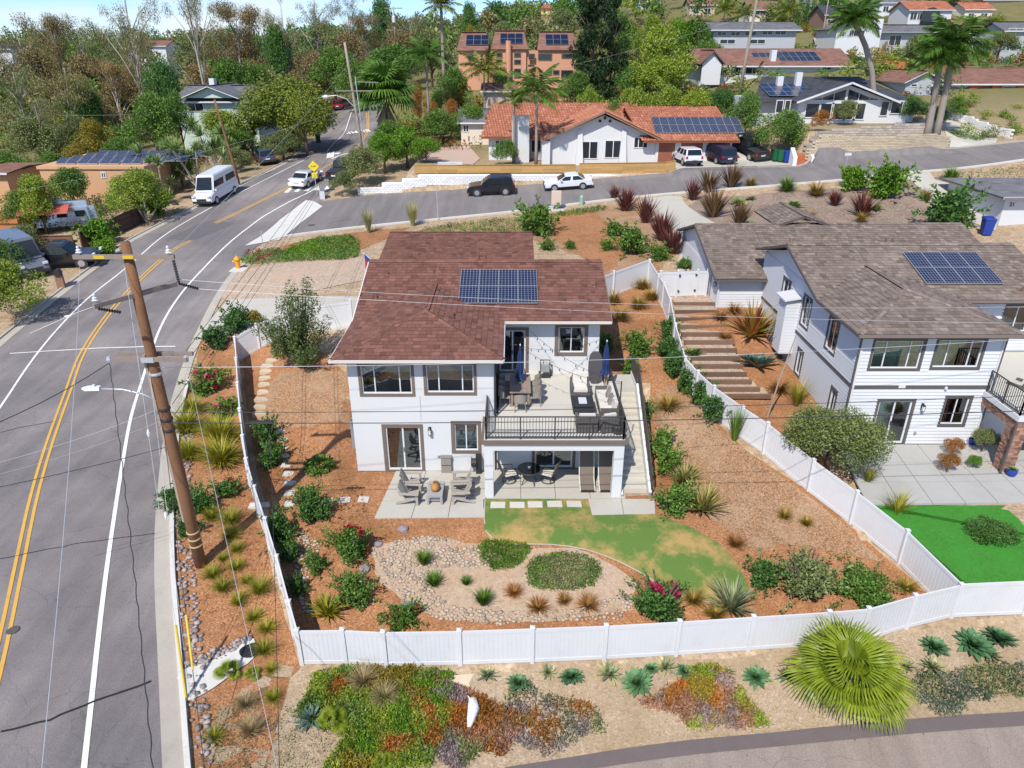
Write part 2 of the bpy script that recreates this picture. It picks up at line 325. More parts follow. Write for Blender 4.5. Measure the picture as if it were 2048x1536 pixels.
def drape(name,poly,off,m,kind='structure',label=None,cat=None,parent=None,zf=None,thick=0):
 """a sheet cut to poly that lies on the land, off metres above it"""
 bm=bmesh.new();vs=[bm.verts.new((x,y,0))for x,y in poly]
 f=bm.faces.new(vs);f.normal_update()
 if f.normal.z<0:f.normal_flip()
 bmesh.ops.triangulate(bm,faces=bm.faces[:])
 xs=[p[0]for p in poly];ys=[p[1]for p in poly]
 for g,lo,hi,n in((GX,min(xs),max(xs),(1,0,0)),(GY,min(ys),max(ys),(0,1,0))):
  for c in g[(g>lo)&(g<hi)]:
   bmesh.ops.bisect_plane(bm,geom=bm.verts[:]+bm.edges[:]+bm.faces[:],plane_co=Vector(n)*c,plane_no=n)
 for v in bm.verts:v.co.z=(zf(v.co.x,v.co.y)if zf else H(v.co.x,v.co.y))+off
 bmesh.ops.dissolve_degenerate(bm,dist=1e-4,edges=bm.edges[:])
 if thick:
  r=bmesh.ops.extrude_face_region(bm,geom=bm.faces[:])
  for v in r['geom']:
   if isinstance(v,bmesh.types.BMVert):v.co.z+=thick
 me=bpy.data.meshes.new(name);bm.to_mesh(me);bm.free();me.materials.append(m)
 o=bpy.data.objects.new(name,me);link(o,parent);return tag(o,label,cat,kind=kind if parent is None else None)
def resample(pts,step):
 p=[Vector(q[:2])for q in pts];out=[p[0]];rest=step
 for a,b in zip(p,p[1:]):
  L=(b-a).length;t=rest
  while t<=L:out.append(a.lerp(b,t/L));t+=step
  rest=t-L
 if(out[-1]-p[-1]).length>step*.3:out.append(p[-1])
 return out
def offs(pts,d):
 p=[Vector(q[:2])for q in pts];out=[]
 for i in range(len(p)):
  t=(p[min(i+1,len(p)-1)]-p[max(i-1,0)]).normalized();out.append((p[i].x-t.y*d,p[i].y+t.x*d))
 return out
def strip(mb,pts,w,off,side=0.,zf=None,step=.7,jit=0.):
 """flat ribbon of width w along pts, shifted side metres to its left"""
 p=resample(pts,step);a=offs(p,side+w/2);b=offs(p,side-w/2);n=len(p);z=zf or H
 j=lambda:random.uniform(-jit,jit)
 vs=[(x+j(),y,z(x,y)+off)for x,y in a]+[(x+j(),y,z(x,y)+off)for x,y in b]
 mb.add(vs,[(i,n+i,n+i+1,i+1)for i in range(n-1)]);return mb
def kerb(name,pts,w,h,m,side=0.,step=.9,base=-.1):
 """raised ribbon; split at joints into separate stones is left to the caller"""
 p=resample(pts,step);a=offs(p,side+w/2);b=offs(p,side-w/2);n=len(p);mb=MB()
 vs=[]
 for(ax,ay),(bx,by)in zip(a,b):
  zz=H((ax+bx)/2,(ay+by)/2)
  vs+=[(ax,ay,zz+base),(ax,ay,zz+h),(bx,by,zz+h),(bx,by,zz+base)]
 fs=[]
 for i in range(n-1):
  for j in range(3):fs.append((4*i+j,4*(i+1)+j,4*(i+1)+j+1,4*i+j+1))
 fs+=[(0,1,2,3),(4*n-1,4*n-2,4*n-3,4*n-4)]
 mb.add(vs,fs);o=mb.build(name,m);bm=bmesh.new();bm.from_mesh(o.data);bmesh.ops.recalc_face_normals(bm,faces=bm.faces[:]);bm.to_mesh(o.data);bm.free()
 return tag(o,kind='structure')
# ---- main road
RE=smooth([(-8.85,11.38),(-9.85,13.46),(-11.21,16.43),(-13.2,20.65),(-15.08,25.09),(-17.26,31.05),(-18.84,36.37),(-19.67,42.06),(-20.85,49.86),(-21.35,56.91)],2)
RE2=smooth([(-19.16,72.18),(-18.6,81.39),(-17.87,91.7),(-19.92,114.17),(-19.92,119.7),(-23.63,140.72),(-26.8,149.46)],2)
LE=smooth([(-29.07,29.35),(-31.16,40.02),(-31.53,43.7),(-32.0,49.39),(-32.35,56.37),(-32.61,60.12),(-31.04,70.43),(-28.67,79.67),(-27.52,87.1),(-27.48,99.85),(-30.09,117.69),(-31.9,128.25),(-33.48,140.58),(-32.31,152.41)],2)
road_poly=[(-8.59,11.05),(-23.89,10.99),(-40.74,25.08)]+LE+RE2[::-1]+RE[::-1]
drape('road',RE+[(-20.73,60.98),(-20.24,61.55)]+RE2+LE[::-1]+[(-40,24),(-42,6),(-9.6,6)],.03,tar)
NK=smooth([(-21.12,58.79),(-20.04,60.88),(-17.69,61.85),(-14.43,63.12),(-7.91,64.72),(.0,66.41),(8.44,69.07),(18.13,69.88),(27.23,68.78),(36.74,69.29),(49.36,71.11),(63.1,73.55)],2)
FK=smooth([(-18.94,72.56),(-14.17,74.81),(-4.6,75.04),(3.92,75.14),(16.28,75.43),(31.14,76.96),(46.04,78.02),(53.39,77.69),(67.9,79.91)],2)
drape('side_street',NK+FK[::-1]+[(-20.17,67.93)],.036,tar2)
drape('asphalt_patch',[(-29.83,60.94),(-27.46,60.42),(-25.59,65.63),(-27.95,66.41),(-28.89,65.21)],.042,tar_dark)
LOW=smooth([(-.65,14.15),(.0,14.35),(2.14,14.74),(4.63,15.05),(8.03,15.45),(11.83,15.69),(16.5,16.18),(20.3,16.12)],2)
drape('lower_road',LOW+[(20,5),(-8,5)],.03,tar3)
mb=MB();strip(mb,LOW,.42,.05,-.2,jit=.03);tag(mb.build('asphalt_edge',mat('berm_asphalt',(.125,.10,.095),.9,.2,2,.3,world=True)),kind='structure')
def line(name,pts,w,m,off=.046,side=0.):
 mb=MB();strip(mb,pts,w,off,side);return tag(mb.build(name,m),kind='structure')
RW=smooth([(-11.32,12.04),(-11.75,13.14),(-14.4,19.31),(-17.18,26.32),(-19.31,31.85),(-20.91,36.91),(-22.76,43.99),(-23.85,52.75),(-24.12,65.36),(-22.71,70.24),(-21.26,74.21),(-20.5,77.55)],2)
YL1=smooth([(-14.46,12.61),(-16.19,16.57),(-17.94,20.32),(-20.6,26.07),(-24.13,34.99),(-25.87,39.53),(-27.64,48.22),(-28.24,57.67),(-27.56,60.56)],2)
YL2=smooth([(-27.4,65.55),(-25.15,71.81),(-22.92,78.68),(-22.12,84.47),(-20.71,91.14)],2)
YL3=smooth([(-19.94,92.02),(-19.42,95.69),(-21.47,110.5),(-22.53,118.3),(-24.42,127.62)],2)
LW=smooth([(-24.32,26.0),(-26.27,32.37),(-28.07,37.91),(-29.26,43.15),(-29.97,48.25),(-29.94,53.42),(-30.65,62.35),(-29.92,68.55),(-27.86,77.15),(-26.33,85.02),(-25.59,95.75)],2)
LW2=smooth([(-23.66,94.75),(-24.94,110.03),(-26.06,120.13),(-27.88,132.17),(-29.11,144.05)],2)
line('edge_line',RW,.15,white_paint);line('edge_line',LW,.12,white_paint);line('edge_line',LW2,.12,white_paint)
for p in(YL1,YL2,YL3):
 for s in(-.13,.13):line('centre_line',p,.12,yellow_paint,side=s)
line('stop_bar',[(-19.55,89.05),(-17.16,91.19)],.35,white_paint)
line('utility_mark',[(-29.95,39.05),(-27.75,39.38),(-24.89,39.68),(-21.83,39.66),(-20.17,39.48)],.09,white_paint)
line('utility_mark',[(-30.48,41.93),(-29.34,45.09),(-28.26,46.97)],.07,white_paint);line('utility_mark',[(-29.8,44.6),(-29.39,44.76)],.3,white_paint)
line('hump_mark',[(-22.52,91.39),(-23.06,94.39)],.9,white_paint);line('hump_mark',[(-22.16,90.61),(-21.1,92.12),(-20.06,91.64)],.35,white_paint)
line('hump_mark',[(-22.07,92.79),(-21.8,93.32)],.9,white_paint)
for k in range(5):
 u=572+k*9
 line('crossing_bar',[((-23.36,74.79)[0]+.95*k,(-23.36,74.79)[1]+.35*k),((-23.3,76.49)[0]+.95*k,(-23.3,76.49)[1]+.35*k)],.42,white_paint)
def text_mesh(body,size,name,m,ext=0.,font_scale=(1,1)):
 c=bpy.data.curves.new(name,'FONT');c.body=body;c.size=size;c.align_x='CENTER';c.align_y='CENTER';c.extrude=ext;c.space_character=1.05;c.offset=size*.012
 o=bpy.data.objects.new(name,c);COL.objects.link(o)
 dg=bpy.context.evaluated_depsgraph_get();me=bpy.data.meshes.new_from_object(o.evaluated_get(dg));bpy.data.objects.remove(o);bpy.data.curves.remove(c)
 me.materials.clear();me.materials.append(m);me.name=name
 for v in me.vertices:v.co.x*=font_scale[0];v.co.y*=font_scale[1]
 return me
bp=(-23.21,112.98);t_me=text_mesh('BUMP',1.3,'road_word',white_paint,font_scale=(1.05,2.4))
sa=math.pi+.35
for v in t_me.vertices:
 x,y=v.co.x,v.co.y;X_=bp[0]+x*math.cos(sa)-y*math.sin(sa);Y_=bp[1]+x*math.sin(sa)+y*math.cos(sa)
 v.co=(X_,Y_,H(X_,Y_)+.06)
tag(inst('road_word',t_me),kind='structure')
mat('tar_seal',(.02,.02,.022),.6,0)
for pts in("0,1035 150,1000 310,965","0,865 60,850 105,845","20,1115 200,1085 308,1066","585,445 640,452 705,440","620,458 705,459"):
 pp=[(x+random.uniform(-.06,.06),y+random.uniform(-.06,.06))for x,y in resample({'0,1035 150,1000 310,965':[(-19.03,21.06),(-16.81,22.04),(-14.15,22.89)],'0,865 60,850 105,845':[(-24.7,29.95),(-23.66,30.62),(-22.76,30.98)],'20,1115 200,1085 308,1066':[(-14.54,13.98),(-13.45,14.5),(-12.57,15.26),(-11.24,16.2)],'585,445 640,452 705,440':[(-16.83,64.79),(-15.45,65.83),(-14.77,65.92)],'620,458 705,459':[(-15.97,62.98),(-14.78,62.65),(-14.17,62.91)]}[pts],.4)]
 mb=MB();strip(mb,pp,.03 if pts[0]!='2' else .07,.05,step=.3);tag(mb.build('tar_seal',MATS['tar_seal']),kind='structure')
mb=MB();mx_,my_=(-18.21,64.44);mb.lathe([(.34,.0),(.34,.012),(.30,.016)],18,(mx_,my_,H(mx_,my_)+.04));tag(mb.build('manhole_cover',mat('cast_iron',(.09,.085,.08),.7,.2)),'round iron manhole cover in the side street near the concrete apron','manhole cover')
mb=MB();mx_,my_=(-16.5,17.73);mb.lathe([(.2,.0),(.2,.012),(.17,.016)],16,(mx_,my_,H(mx_,my_)+.04));tag(mb.build('valve_cover',MATS['cast_iron']),'small round iron valve cover beside the yellow double line','valve cover')
def pieces(pts,L):
 p=resample(pts,.45);k=max(2,int(L/.45));return[p[i:i+k+1]for i in range(0,len(p)-1,k)if len(p[i:i+k+1])>1]
def gutter(pts,side,label):
 mb=MB();strip(mb,pts,.55,.045,side*.27);tag(mb.build('gutter',conc_o),kind='structure')
gutter(RE,-1,'');gutter(LE[4:40],1,'')
SOLID=RE[8:32]
for seg in pieces(RE[:26],2.7):
 a=seg[0];b=seg[-1];d=(b-a).normalized()*.008
 kerb('kerb',[a+d]+seg[1:-1]+[b-d],.16,.15,conc_w,side=-.63)
for seg in pieces(LE[2:36],3):kerb('kerb',seg,.16,.13,conc_o,side=.62)
for seg in pieces(NK[3:],3.2):kerb('kerb',seg,.28,.13,conc_w,side=-.14)
for seg in pieces(FK[20:],3.2):kerb('kerb',seg,.2,.12,conc_o,side=.1)
drape('cross_gutter',[(-22.32,58.59),(-19.75,59.89),(-19.46,65.23),(-18.66,70.69),(-19.87,72.22),(-20.7,72.38),(-21.67,66.5),(-21.88,61.17)],.042,conc_w)
drape('verge_mulch',wobble(offs(RE,-.75)[2:26]+[(-19.26,41.65),(-18.51,42.42),(-16.35,41.75),(-16.45,40.1),(-16.07,38.34),(-14.95,35.36),(-13.02,30.07),(-11.75,27.03),(-10.24,23.72),(-8.58,20.16),(-7.35,17.81),(-7.0,17.18),(-7.25,15.71),(-7.03,12.95)],.06,.6),.02,mulch)
drape('yard_mulch',wobble([(-6.96,17.45),(-4.22,17.38),(.65,17.5),(5.5,17.78),(8.19,18.02),(11.91,18.37),(13.82,19.0),(15.57,19.43),(14.77,21.67),(13.73,23.6),(12.49,25.35),(10.67,27.44),(9.64,29.72),(9.02,33.46),(8.95,36.79),(9.27,41.43),(9.13,44.98),(6.16,43.83),(6.07,39.42),(7.03,32.79),(6.04,25.09),(-.5,24.73),(-6.88,27.47),(-8.36,33.21),(-10.55,36.06),(-14.47,39.74),(-15.66,38.21),(-14.66,35.19),(-12.69,30.03),(-11.39,26.99),(-9.62,23.37),(-8.18,20.17)],.04,.6),.02,mulch)
drape('faded_slope_mulch',wobble([(6.92,31.82),(7.96,32.33),(8.82,32.51),(9.7,29.01),(10.97,26.91),(12.41,25.08),(13.49,23.52),(14.36,21.73),(12.97,22.15),(10.5,22.46),(9.2,22.07),(8.31,23.23),(7.4,24.62),(7.41,27.91),(7.04,29.57)],.12,.5),.034,mulch_old)
drape('faded_bank_mulch',wobble([(-12.95,32.51),(-12.41,34.6),(-10.64,34.12),(-8.47,33.81),(-7.84,30.4),(-9.24,30.01),(-12.25,30.21)],.12,.5),.034,mulch_old)
drape('upper_bank_mulch',wobble([(-9.51,59.88),(-6.35,62.54),(.0,64.38),(8.23,67.16),(15.12,67.9),(13.18,61.33),(12.32,52.99),(11.48,49.71),(10.01,50.49),(6.45,46.33),(6.04,50.6),(1.47,57.55)],.1,.7),.02,mulch_old)
drape('upper_bank_fresh_mulch',wobble([(3.47,65.29),(7.65,65.98),(8.58,58.93),(8.86,52.49),(6.58,47.45),(5.63,50.07),(3.46,56.65),(2.65,61.73)],.15,.6),.034,mulch)
drape('mulch_path',wobble([(7.03,32.79),(7.28,36.02),(7.64,39.62),(7.47,42.52),(6.93,43.65),(9.21,43.91),(9.02,39.47),(8.44,35.61),(8.09,32.34)],.1,.5),.034,mulch)
drape('corner_mulch',wobble([(-19.7,55.59),(-12.01,55.25),(-9.94,59.95),(-8.99,62.44),(-14.07,61.33),(-19.2,58.0)],.05,.6),.02,mulch)
drape('yard_mulch_upper',wobble([(4.37,32.9),(7.0,32.61),(8.86,36.33),(9.27,41.43),(9.13,44.98),(5.27,43.0)],.05,.6),.016,mulch)
drape('bank_mulch_rear',wobble([(.66,58.62),(8.23,67.16),(15.12,67.9),(12.15,51.81),(9.28,45.83),(5.42,43.0),(5.69,50.65)],.08,.7),.014,mulch_old)
drape('curved_driveway',smooth([(11.67,68.38),(12.75,64.74),(13.22,60.21),(13.13,55.79),(12.36,51.21),(11.1,46.9),(12.22,46.77),(14.32,55.65),(17.27,57.55),(16.39,62.45),(15.83,65.93),(16.16,69.1)],1,True),.045,conc)
drape('side_driveway',[(36.6,68.68),(39.44,69.26),(38.98,67.18),(41.46,64.07),(42.42,62.12),(38.12,55.82),(37.57,57.57),(37.14,60.29),(36.31,62.4),(36.89,64.67)],.045,conc)
drape('hill_driveway',smooth([(46.37,78.15),(45.91,79.29),(47.06,85.7),(47.01,88.49),(50.51,89.22),(51.71,85.91),(52.35,78.35)],1,True),.045,conc)
drape('garage_driveway',[(16.21,75.56),(17.32,82.19),(25.57,83.07),(27.84,81.2),(30.52,78.02)],.045,conc)
drape('gravel_bed',[(-20.38,51.27),(-20.45,46.82),(-19.06,45.38),(-15.9,44.53),(-14.26,44.65),(-9.84,46.74),(-10.98,53.51),(-12.19,52.27),(-17.6,52.59),(-20.06,51.87)],.03,gravel)
drape('neighbour_bank_mulch',wobble([(17.54,67.27),(23.01,67.08),(31.04,66.63),(40.79,68.05),(40.43,64.68),(35.48,57.49),(26.48,55.28),(18.36,56.99),(16.01,60.64),(15.76,64.95)],.1,.7),.02,granular('brown_mulch',[(.14,.10,.08),(.28,.20,.155),(.21,.15,.115),(.38,.29,.23)],11,big=(.35,.27,.2),bump=.8))
drape('neighbour_stair_mulch',wobble([(10.03,42.34),(15.94,41.8),(16.67,37.99),(15.34,31.61),(13.63,26.24),(11.78,26.64),(11.12,30.64),(10.01,34.49),(9.69,38.33)],.08,.6),.02,mulch)
drape('lawn',([(-1.13,24.76),(1.59,24.8),(3.68,24.8),(5.76,24.73),(5.81,23.64),(7.2,22.81),(8.03,22.12),(8.5,21.1),(8.66,20.14),(8.1,19.41),(7.05,19.5),(5.7,19.95),(4.56,20.86),(3.34,21.59),(2.03,21.96),(.69,22.05),(-.75,22.04),(-1.1,22.76)]),.045,lawn_m)
drape('sandy_bed',wobble([(-5.44,21.89),(-4.34,22.3),(-2.8,22.42),(-1.23,22.09),(.69,21.83),(2.4,21.78),(3.85,21.1),(4.49,20.27),(4.18,19.27),(1.33,18.84),(-2.17,18.97),(-3.45,19.45),(-4.84,20.39)],.08,.5),.034,granular('sandy_soil',[(.36,.25,.165),(.47,.35,.25),(.42,.31,.21)],14,big=(.40,.24,.12),bump=.4))
drape('front_bank_soil',wobble([(-6.81,17.1),(-.4,17.09),(8.04,17.75),(13.51,18.62),(18.1,19.13),(20.27,18.64),(18.76,16.02),(11.86,15.78),(4.64,15.12),(2.14,14.82),(-.95,14.06),(-8.77,13.28),(-9.46,15.1),(-7.66,17.23)],.06,.7),.02,soil)
mb=MB();strip(mb,smooth([(-1.17,24.73),(-1.1,22.76),(-.75,22.04),(.69,22.05),(2.03,21.96),(3.34,21.59),(4.56,20.86),(5.7,19.95),(7.05,19.5)],2),.045,.06);tag(mb.build('lawn_edging',conc_o),kind='structure')
def slabs(name,quad,nu,nv,m,off=.05,gap=.012,zf=None,thick=.1):
 """concrete slabs with joints inside a four-cornered area"""
 a,b,c,d=[Vector(p[:2])for p in quad]
 par=None
 for i in range(nu):
  for j in range(nv):
   def P(s,t):return a.lerp(b,s).lerp(d.lerp(c,s),t)
   L=max((b-a).length,.1)/nu;K=max((d-a).length,.1)/nv
   e=gap/L/nu;g=gap/K/nv
   q=[P(i/nu+e,j/nv+g),P((i+1)/nu-e,j/nv+g),P((i+1)/nu-e,(j+1)/nv-g),P(i/nu+e,(j+1)/nv-g)]
   mb=MB();z=zf or H
   n=max(1,int(L/1.0));k=max(1,int(K/1.0));vs=[];fs=[]
   for s in range(n+1):
    for t in range(k+1):
     p=q[0].lerp(q[1],s/n).lerp(q[3].lerp(q[2],s/n),t/k);vs.append((p.x,p.y,z(p.x,p.y)+off))
   for s in range(n):
    for t in range(k):fs.append((s*(k+1)+t,(s+1)*(k+1)+t,(s+1)*(k+1)+t+1,s*(k+1)+t+1))
   mb.add(vs,fs)
   ring=[t for t in range(k)]+[s*(k+1)+k for s in range(n)]+[n*(k+1)+t for t in range(k,0,-1)]+[s*(k+1)for s in range(n,0,-1)]
   base=len(mb.v);mb.v+=[(mb.v[r][0],mb.v[r][1],mb.v[r][2]-thick)for r in ring];R_=len(ring)
   for r in range(R_):mb.f.append((ring[r],ring[(r+1)%R_],base+(r+1)%R_,base+r));mb.m.append(0)
   o=mb.build('slab' if par else name,m,par)
   if par is None:par=tag(o,kind='structure')
 return par
slabs('driveway',[(-19.38,40.87),(-19.01,45.53),(-9.19,43.11),(-8.59,37.56)],4,2,conc)
slabs('sidewalk',[(-19.19,40.6),(-19.02,43.1),(-15.62,41.48),(-17.67,40.02)],1,1,conc)
# ------------------------------------------------------------------ building kit
SC.cycles.max_bounces=6;SC.cycles.diffuse_bounces=2;SC.cycles.glossy_bounces=2;SC.cycles.transmission_bounces=3;SC.cycles.transparent_max_bounces=6
stucco=mat('white_stucco',(.63,.63,.625),.9,.035,1.2,.2,90)
white_vinyl=mat('white_vinyl',(.65,.65,.655),.45,.02,2)
cream=mat('cream_paint',(.74,.70,.62),.8,.05,1)
brown_trim=mat('brown_trim',(.165,.125,.10),.75,.08,3)
grey_trim=mat('charcoal_trim',(.105,.09,.085),.7,.08,3)
black_metal=mat('black_metal',(.03,.03,.032),.45,.1,5)
dark_bronze=mat('dark_bronze',(.055,.048,.042),.5,.1,5)
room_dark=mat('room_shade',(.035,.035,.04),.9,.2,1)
blind_g=mat('green_blind',(.42,.56,.50),.8,.05,3)
blind_w=mat('pale_blind',(.62,.64,.62),.8,.05,3)
glass=glassmat('window_glass',(.72,.80,.80),.07)
glass_g=glassmat('green_glass',(.62,.80,.74),.09)
glass_dark=glassmat('dark_glass',(.30,.33,.36),.10)
metal_grey=mat('grey_metal',(.36,.37,.38),.45,.08,3,metal=.4)
galv=mat('galvanized',(.55,.57,.60),.45,.1,4,metal=.5)
def wall(name,parent,p0,ang,w,h,holes,m,thick=.18):
 """wall from p0 along its own x (turned by ang), outside at -y; holes = (x0, x1, z0, z1)"""
 xs=sorted({0,w,*[q for o in holes for q in o[:2]]});zs=sorted({0,h,*[q for o in holes for q in o[2:]]})
 solid=lambda i,j:0<=i<len(xs)-1 and 0<=j<len(zs)-1 and not any(o[0]-1e-6<=xs[i]and xs[i+1]<=o[1]+1e-6 and o[2]-1e-6<=zs[j]and zs[j+1]<=o[3]+1e-6 for o in holes)
 mb=MB()
 for i in range(len(xs)-1):
  for j in range(len(zs)-1):
   if not solid(i,j):continue
   a,b,c,d=xs[i],xs[i+1],zs[j],zs[j+1]
   mb.quad((a,0,c),(b,0,c),(b,0,d),(a,0,d));mb.quad((b,thick,c),(a,thick,c),(a,thick,d),(b,thick,d))
   if not solid(i-1,j):mb.quad((a,thick,c),(a,0,c),(a,0,d),(a,thick,d))
   if not solid(i+1,j):mb.quad((b,0,c),(b,thick,c),(b,thick,d),(b,0,d))
   if not solid(i,j-1):mb.quad((a,0,c),(a,thick,c),(b,thick,c),(b,0,c))
   if not solid(i,j+1):mb.quad((a,0,d),(b,0,d),(b,thick,d),(a,thick,d))
 return mb.build(name,m,parent,loc=p0,rot=(0,0,ang))
def window(parent,p0,ang,w,h,cols=(1,),rows=(1,),trim=None,tw=.12,frame=None,blind=None,bfrac=.5,gl=None,depth=.05,name='window',bar=.05,handle=False,inner=True):
 """framed glass in an opening whose lower left corner is p0; trim stands proud round it"""
 frame=frame or white_vinyl;gl=gl or glass
 mb=MB();y0,y1=depth,depth+.06
 mb.box(0,w,y0,y1,0,bar);mb.box(0,w,y0,y1,h-bar,h);mb.box(0,bar,y0,y1,bar,h-bar);mb.box(w-bar,w,y0,y1,bar,h-bar)
 tot=sum(cols);x=0;edges=[0]
 for c in cols:x+=c/tot*w;edges.append(x)
 tr=sum(rows);z=0;zed=[0]
 for c in rows:z+=c/tr*h;zed.append(z)
 for e in edges[1:-1]:mb.box(e-bar/2,e+bar/2,y0+.003,y1-.003,bar,h-bar)
 for e in zed[1:-1]:mb.box(bar,w-bar,y0+.006,y1-.006,e-bar/2,e+bar/2)
 o=mb.build(name,frame,parent,loc=p0,rot=(0,0,ang))
 for i in range(len(cols)):
  for j in range(len(rows)):
   MB().box(edges[i]+bar/2,edges[i+1]-bar/2,y0+.025,y0+.035,zed[j]+bar/2,zed[j+1]-bar/2).build('pane',gl,o)
 if trim:
  t=MB();t.box(-tw,w+tw,-.03,.02,h,h+tw);t.box(-tw,w+tw,-.03,.02,-tw,0);t.box(-tw,0,-.028,.02,0,h);t.box(w,w+tw,-.028,.02,0,h);t.build('trim',trim,o)
 if blind:MB().box(.02,w-.02,y1+.05,y1+.06,h*(1-bfrac),h-.02).build('blind',blind,o)
 if inner:MB().box(-.2,w+.2,.55,.58,-.2,h+.2).build('dark_backing',room_dark,o)  # dark sheet behind the glass, its colour standing in for the unlit room
 if handle:MB().box(w*.5-.015,w*.5+.015,y0-.03,y0,h*.42,h*.52).build('handle',black_metal,o)
 return o
def shingle_mat(name,cols):
 m,nt,p=base_mat(name);g=nt.nodes.new('ShaderNodeNewGeometry');oi=nt.nodes.new('ShaderNodeObjectInfo');co=coords(nt,True)
 ad=nd(nt,'ShaderNodeMath',operation='ADD');fr=nd(nt,'ShaderNodeMath',operation='FRACT')
 nt.links.new(g.outputs['Random Per Island'],ad.inputs[0]);nt.links.new(oi.outputs['Random'],ad.inputs[1]);nt.links.new(ad.outputs[0],fr.inputs[0])
 c=ramp(nt,fr.outputs[0],[(i/(len(cols)-1),k)for i,k in enumerate(cols)])
 c=mixc(nt,1.,c,ramp(nt,noise(nt,co,18,2,.8),[(.25,(.72,)*3),(.75,(1.25,)*3)]),'MULTIPLY')
 c=mixc(nt,1.,c,ramp(nt,noise(nt,co,.6,4,.6),[(.3,(.88,)*3),(.7,(1.1,)*3)]),'MULTIPLY')
 nt.links.new(c,p.inputs['Base Color']);p.inputs['Roughness'].default_value=.95;p.inputs['Specular IOR Level'].default_value=.15
 return m
sh_red=shingle_mat('red_brown_shingle',[(.12,.056,.042),(.20,.094,.07),(.155,.072,.055),(.235,.112,.083),(.175,.086,.067)])
sh_grey=shingle_mat('grey_brown_shingle',[(.135,.105,.085),(.23,.18,.15),(.18,.14,.115),(.28,.225,.19)])
sh_brown=shingle_mat('brown_far_shingle',[(.20,.10,.075),(.28,.15,.11),(.23,.12,.09)])
sh_dark=shingle_mat('slate_far_shingle',[(.05,.055,.065),(.08,.085,.1),(.065,.07,.08)])
sh_mid=shingle_mat('grey_far_shingle',[(.13,.13,.135),(.19,.19,.2),(.16,.16,.165)])
PICK=[]
def roof_face(mb_deck,tabs,poly,exp_=.25,tabw=.30,lift=.028,thick=.10):
 """deck prism for one roof plane and its courses of overlapping tabs (collected in tabs)"""
 P=[Vector(p)for p in poly];n=Vector((0,0,0))
 for i in range(len(P)):n+=(P[i]-P[0]).cross(P[(i+1)%len(P)]-P[0])
 n.normalize()
 if n.z<0:n=-n;P=P[::-1]
 mb_deck.prism([p-n*(thick+.01)for p in P],n*thick)
 h=Vector((n.y,-n.x,0));h=h.normalized()if h.length>1e-6 else Vector((1,0,0))
 up=n.cross(h);up=up if up.z>0 else-up
 q=[((p-P[0]).dot(h),(p-P[0]).dot(up))for p in P];v0=min(b for a,b in q);v1=max(b for a,b in q)
 k=0;v=v0
 while v<v1-.02:
  vm=min(v+exp_*.5,v1-.01);xs=[]
  for i in range(len(q)):
   (a,b),(c,d)=q[i],q[(i+1)%len(q)]
   if(b<=vm)!=(d<=vm):xs.append(a+(vm-b)/(d-b)*(c-a))
  xs.sort()
  for s in range(0,len(xs)-1,2):
   x=xs[s]-random.uniform(0,tabw)
   while x<xs[s+1]:
    w=tabw*random.choice((.7,1,1,1.25));a=max(x,xs[s]);b=min(x+w,xs[s+1])
    if b-a>.03:
     l=lift*random.uniform(.7,1.3);top=v+exp_*1.15
     o=P[0];g=.004
     A=o+h*(a+g)+up*v;B=o+h*(b-g)+up*v;C=o+h*(b-g)+up*top;D=o+h*(a+g)+up*top
     tabs.append([A-n*.004,B-n*.004,A+n*l,B+n*l,C+n*.001,D+n*.001])
    x+=w
  v+=exp_;k+=1
TABF=[(0,1,3,2),(2,3,4,5)]
def roof(parent,faces,m,deck_m,exp_=.25,tabw=.3,nparts=0,near=None,origin=(0,0,0),caps=()):
 deck=MB();tabs=[]
 for f in faces:roof_face(deck,tabs,f,exp_,tabw)
 for a,b in caps:
  a,b=Vector(a),Vector(b);L=(b-a).length;k=max(1,int(L/.24));d=(b-a)/k;s=d.cross(Vector((0,0,1))).normalized()*.15
  for i in range(k):
   p=a+d*i;e=d*1.2;z=Vector((0,0,.055));y=Vector((0,0,.03))
   tabs.append([p-s-y*.4,p+s-y*.4,p-s,p+s,p+e+s,p+e-s]);tabs.append([p-s,p+z,p+e+z-y*.4,p+e-s-y*.4,None,None]);tabs.append([p+z,p+s,p+e+s-y*.4,p+e+z-y*.4,None,None])
 r=deck.build('roof',deck_m,parent)
 if nparts:
  cpos=Vector((0,0,17))-Vector(origin);key=lambda t:(t[0]-cpos).length
  full=sorted([t for t in tabs if t[4]is not None],key=key)[:nparts];ids={id(t)for t in full}
  for t in full:MB().add(t,TABF).build('shingle',m,r)
  tabs=[t for t in tabs if id(t)not in ids]
 mb=MB()
 for t in tabs:
  if t[4]is None:mb.add(t[:4],[(0,1,2,3)])
  else:mb.add(t,TABF)
 if tabs:tag(mb.build('shingle_courses',m,r),kind='stuff')
 return r
def solar_mat():
 m,nt,p=base_mat('solar_cells');co=coords(nt)
 b=nd(nt,'ShaderNodeTexBrick',offset=0.,Scale=1.0);b.inputs['Brick Width'].default_value=.158;b.inputs['Row Height'].default_value=.158;b.inputs['Mortar Size'].default_value=.0075
 b.inputs['Color1'].default_value=(.006,.010,.035,1);b.inputs['Color2'].default_value=(.009,.015,.05,1);b.inputs['Mortar'].default_value=(.26,.29,.36,1)
 nt.links.new(co,b.inputs['Vector']);nt.links.new(b.outputs['Color'],p.inputs['Base Color']);p.inputs['Roughness'].default_value=.2;p.inputs['Specular IOR Level'].default_value=.25
 p.inputs['Coat Weight'].default_value=.15;p.inputs['Coat Roughness'].default_value=.03
 return m
cells=solar_mat();cells_plain=mat('dark_solar',(.012,.016,.035),.12,.2,2)
alu=mat('aluminium',(.62,.63,.65),.4,.05,3,metal=.6)
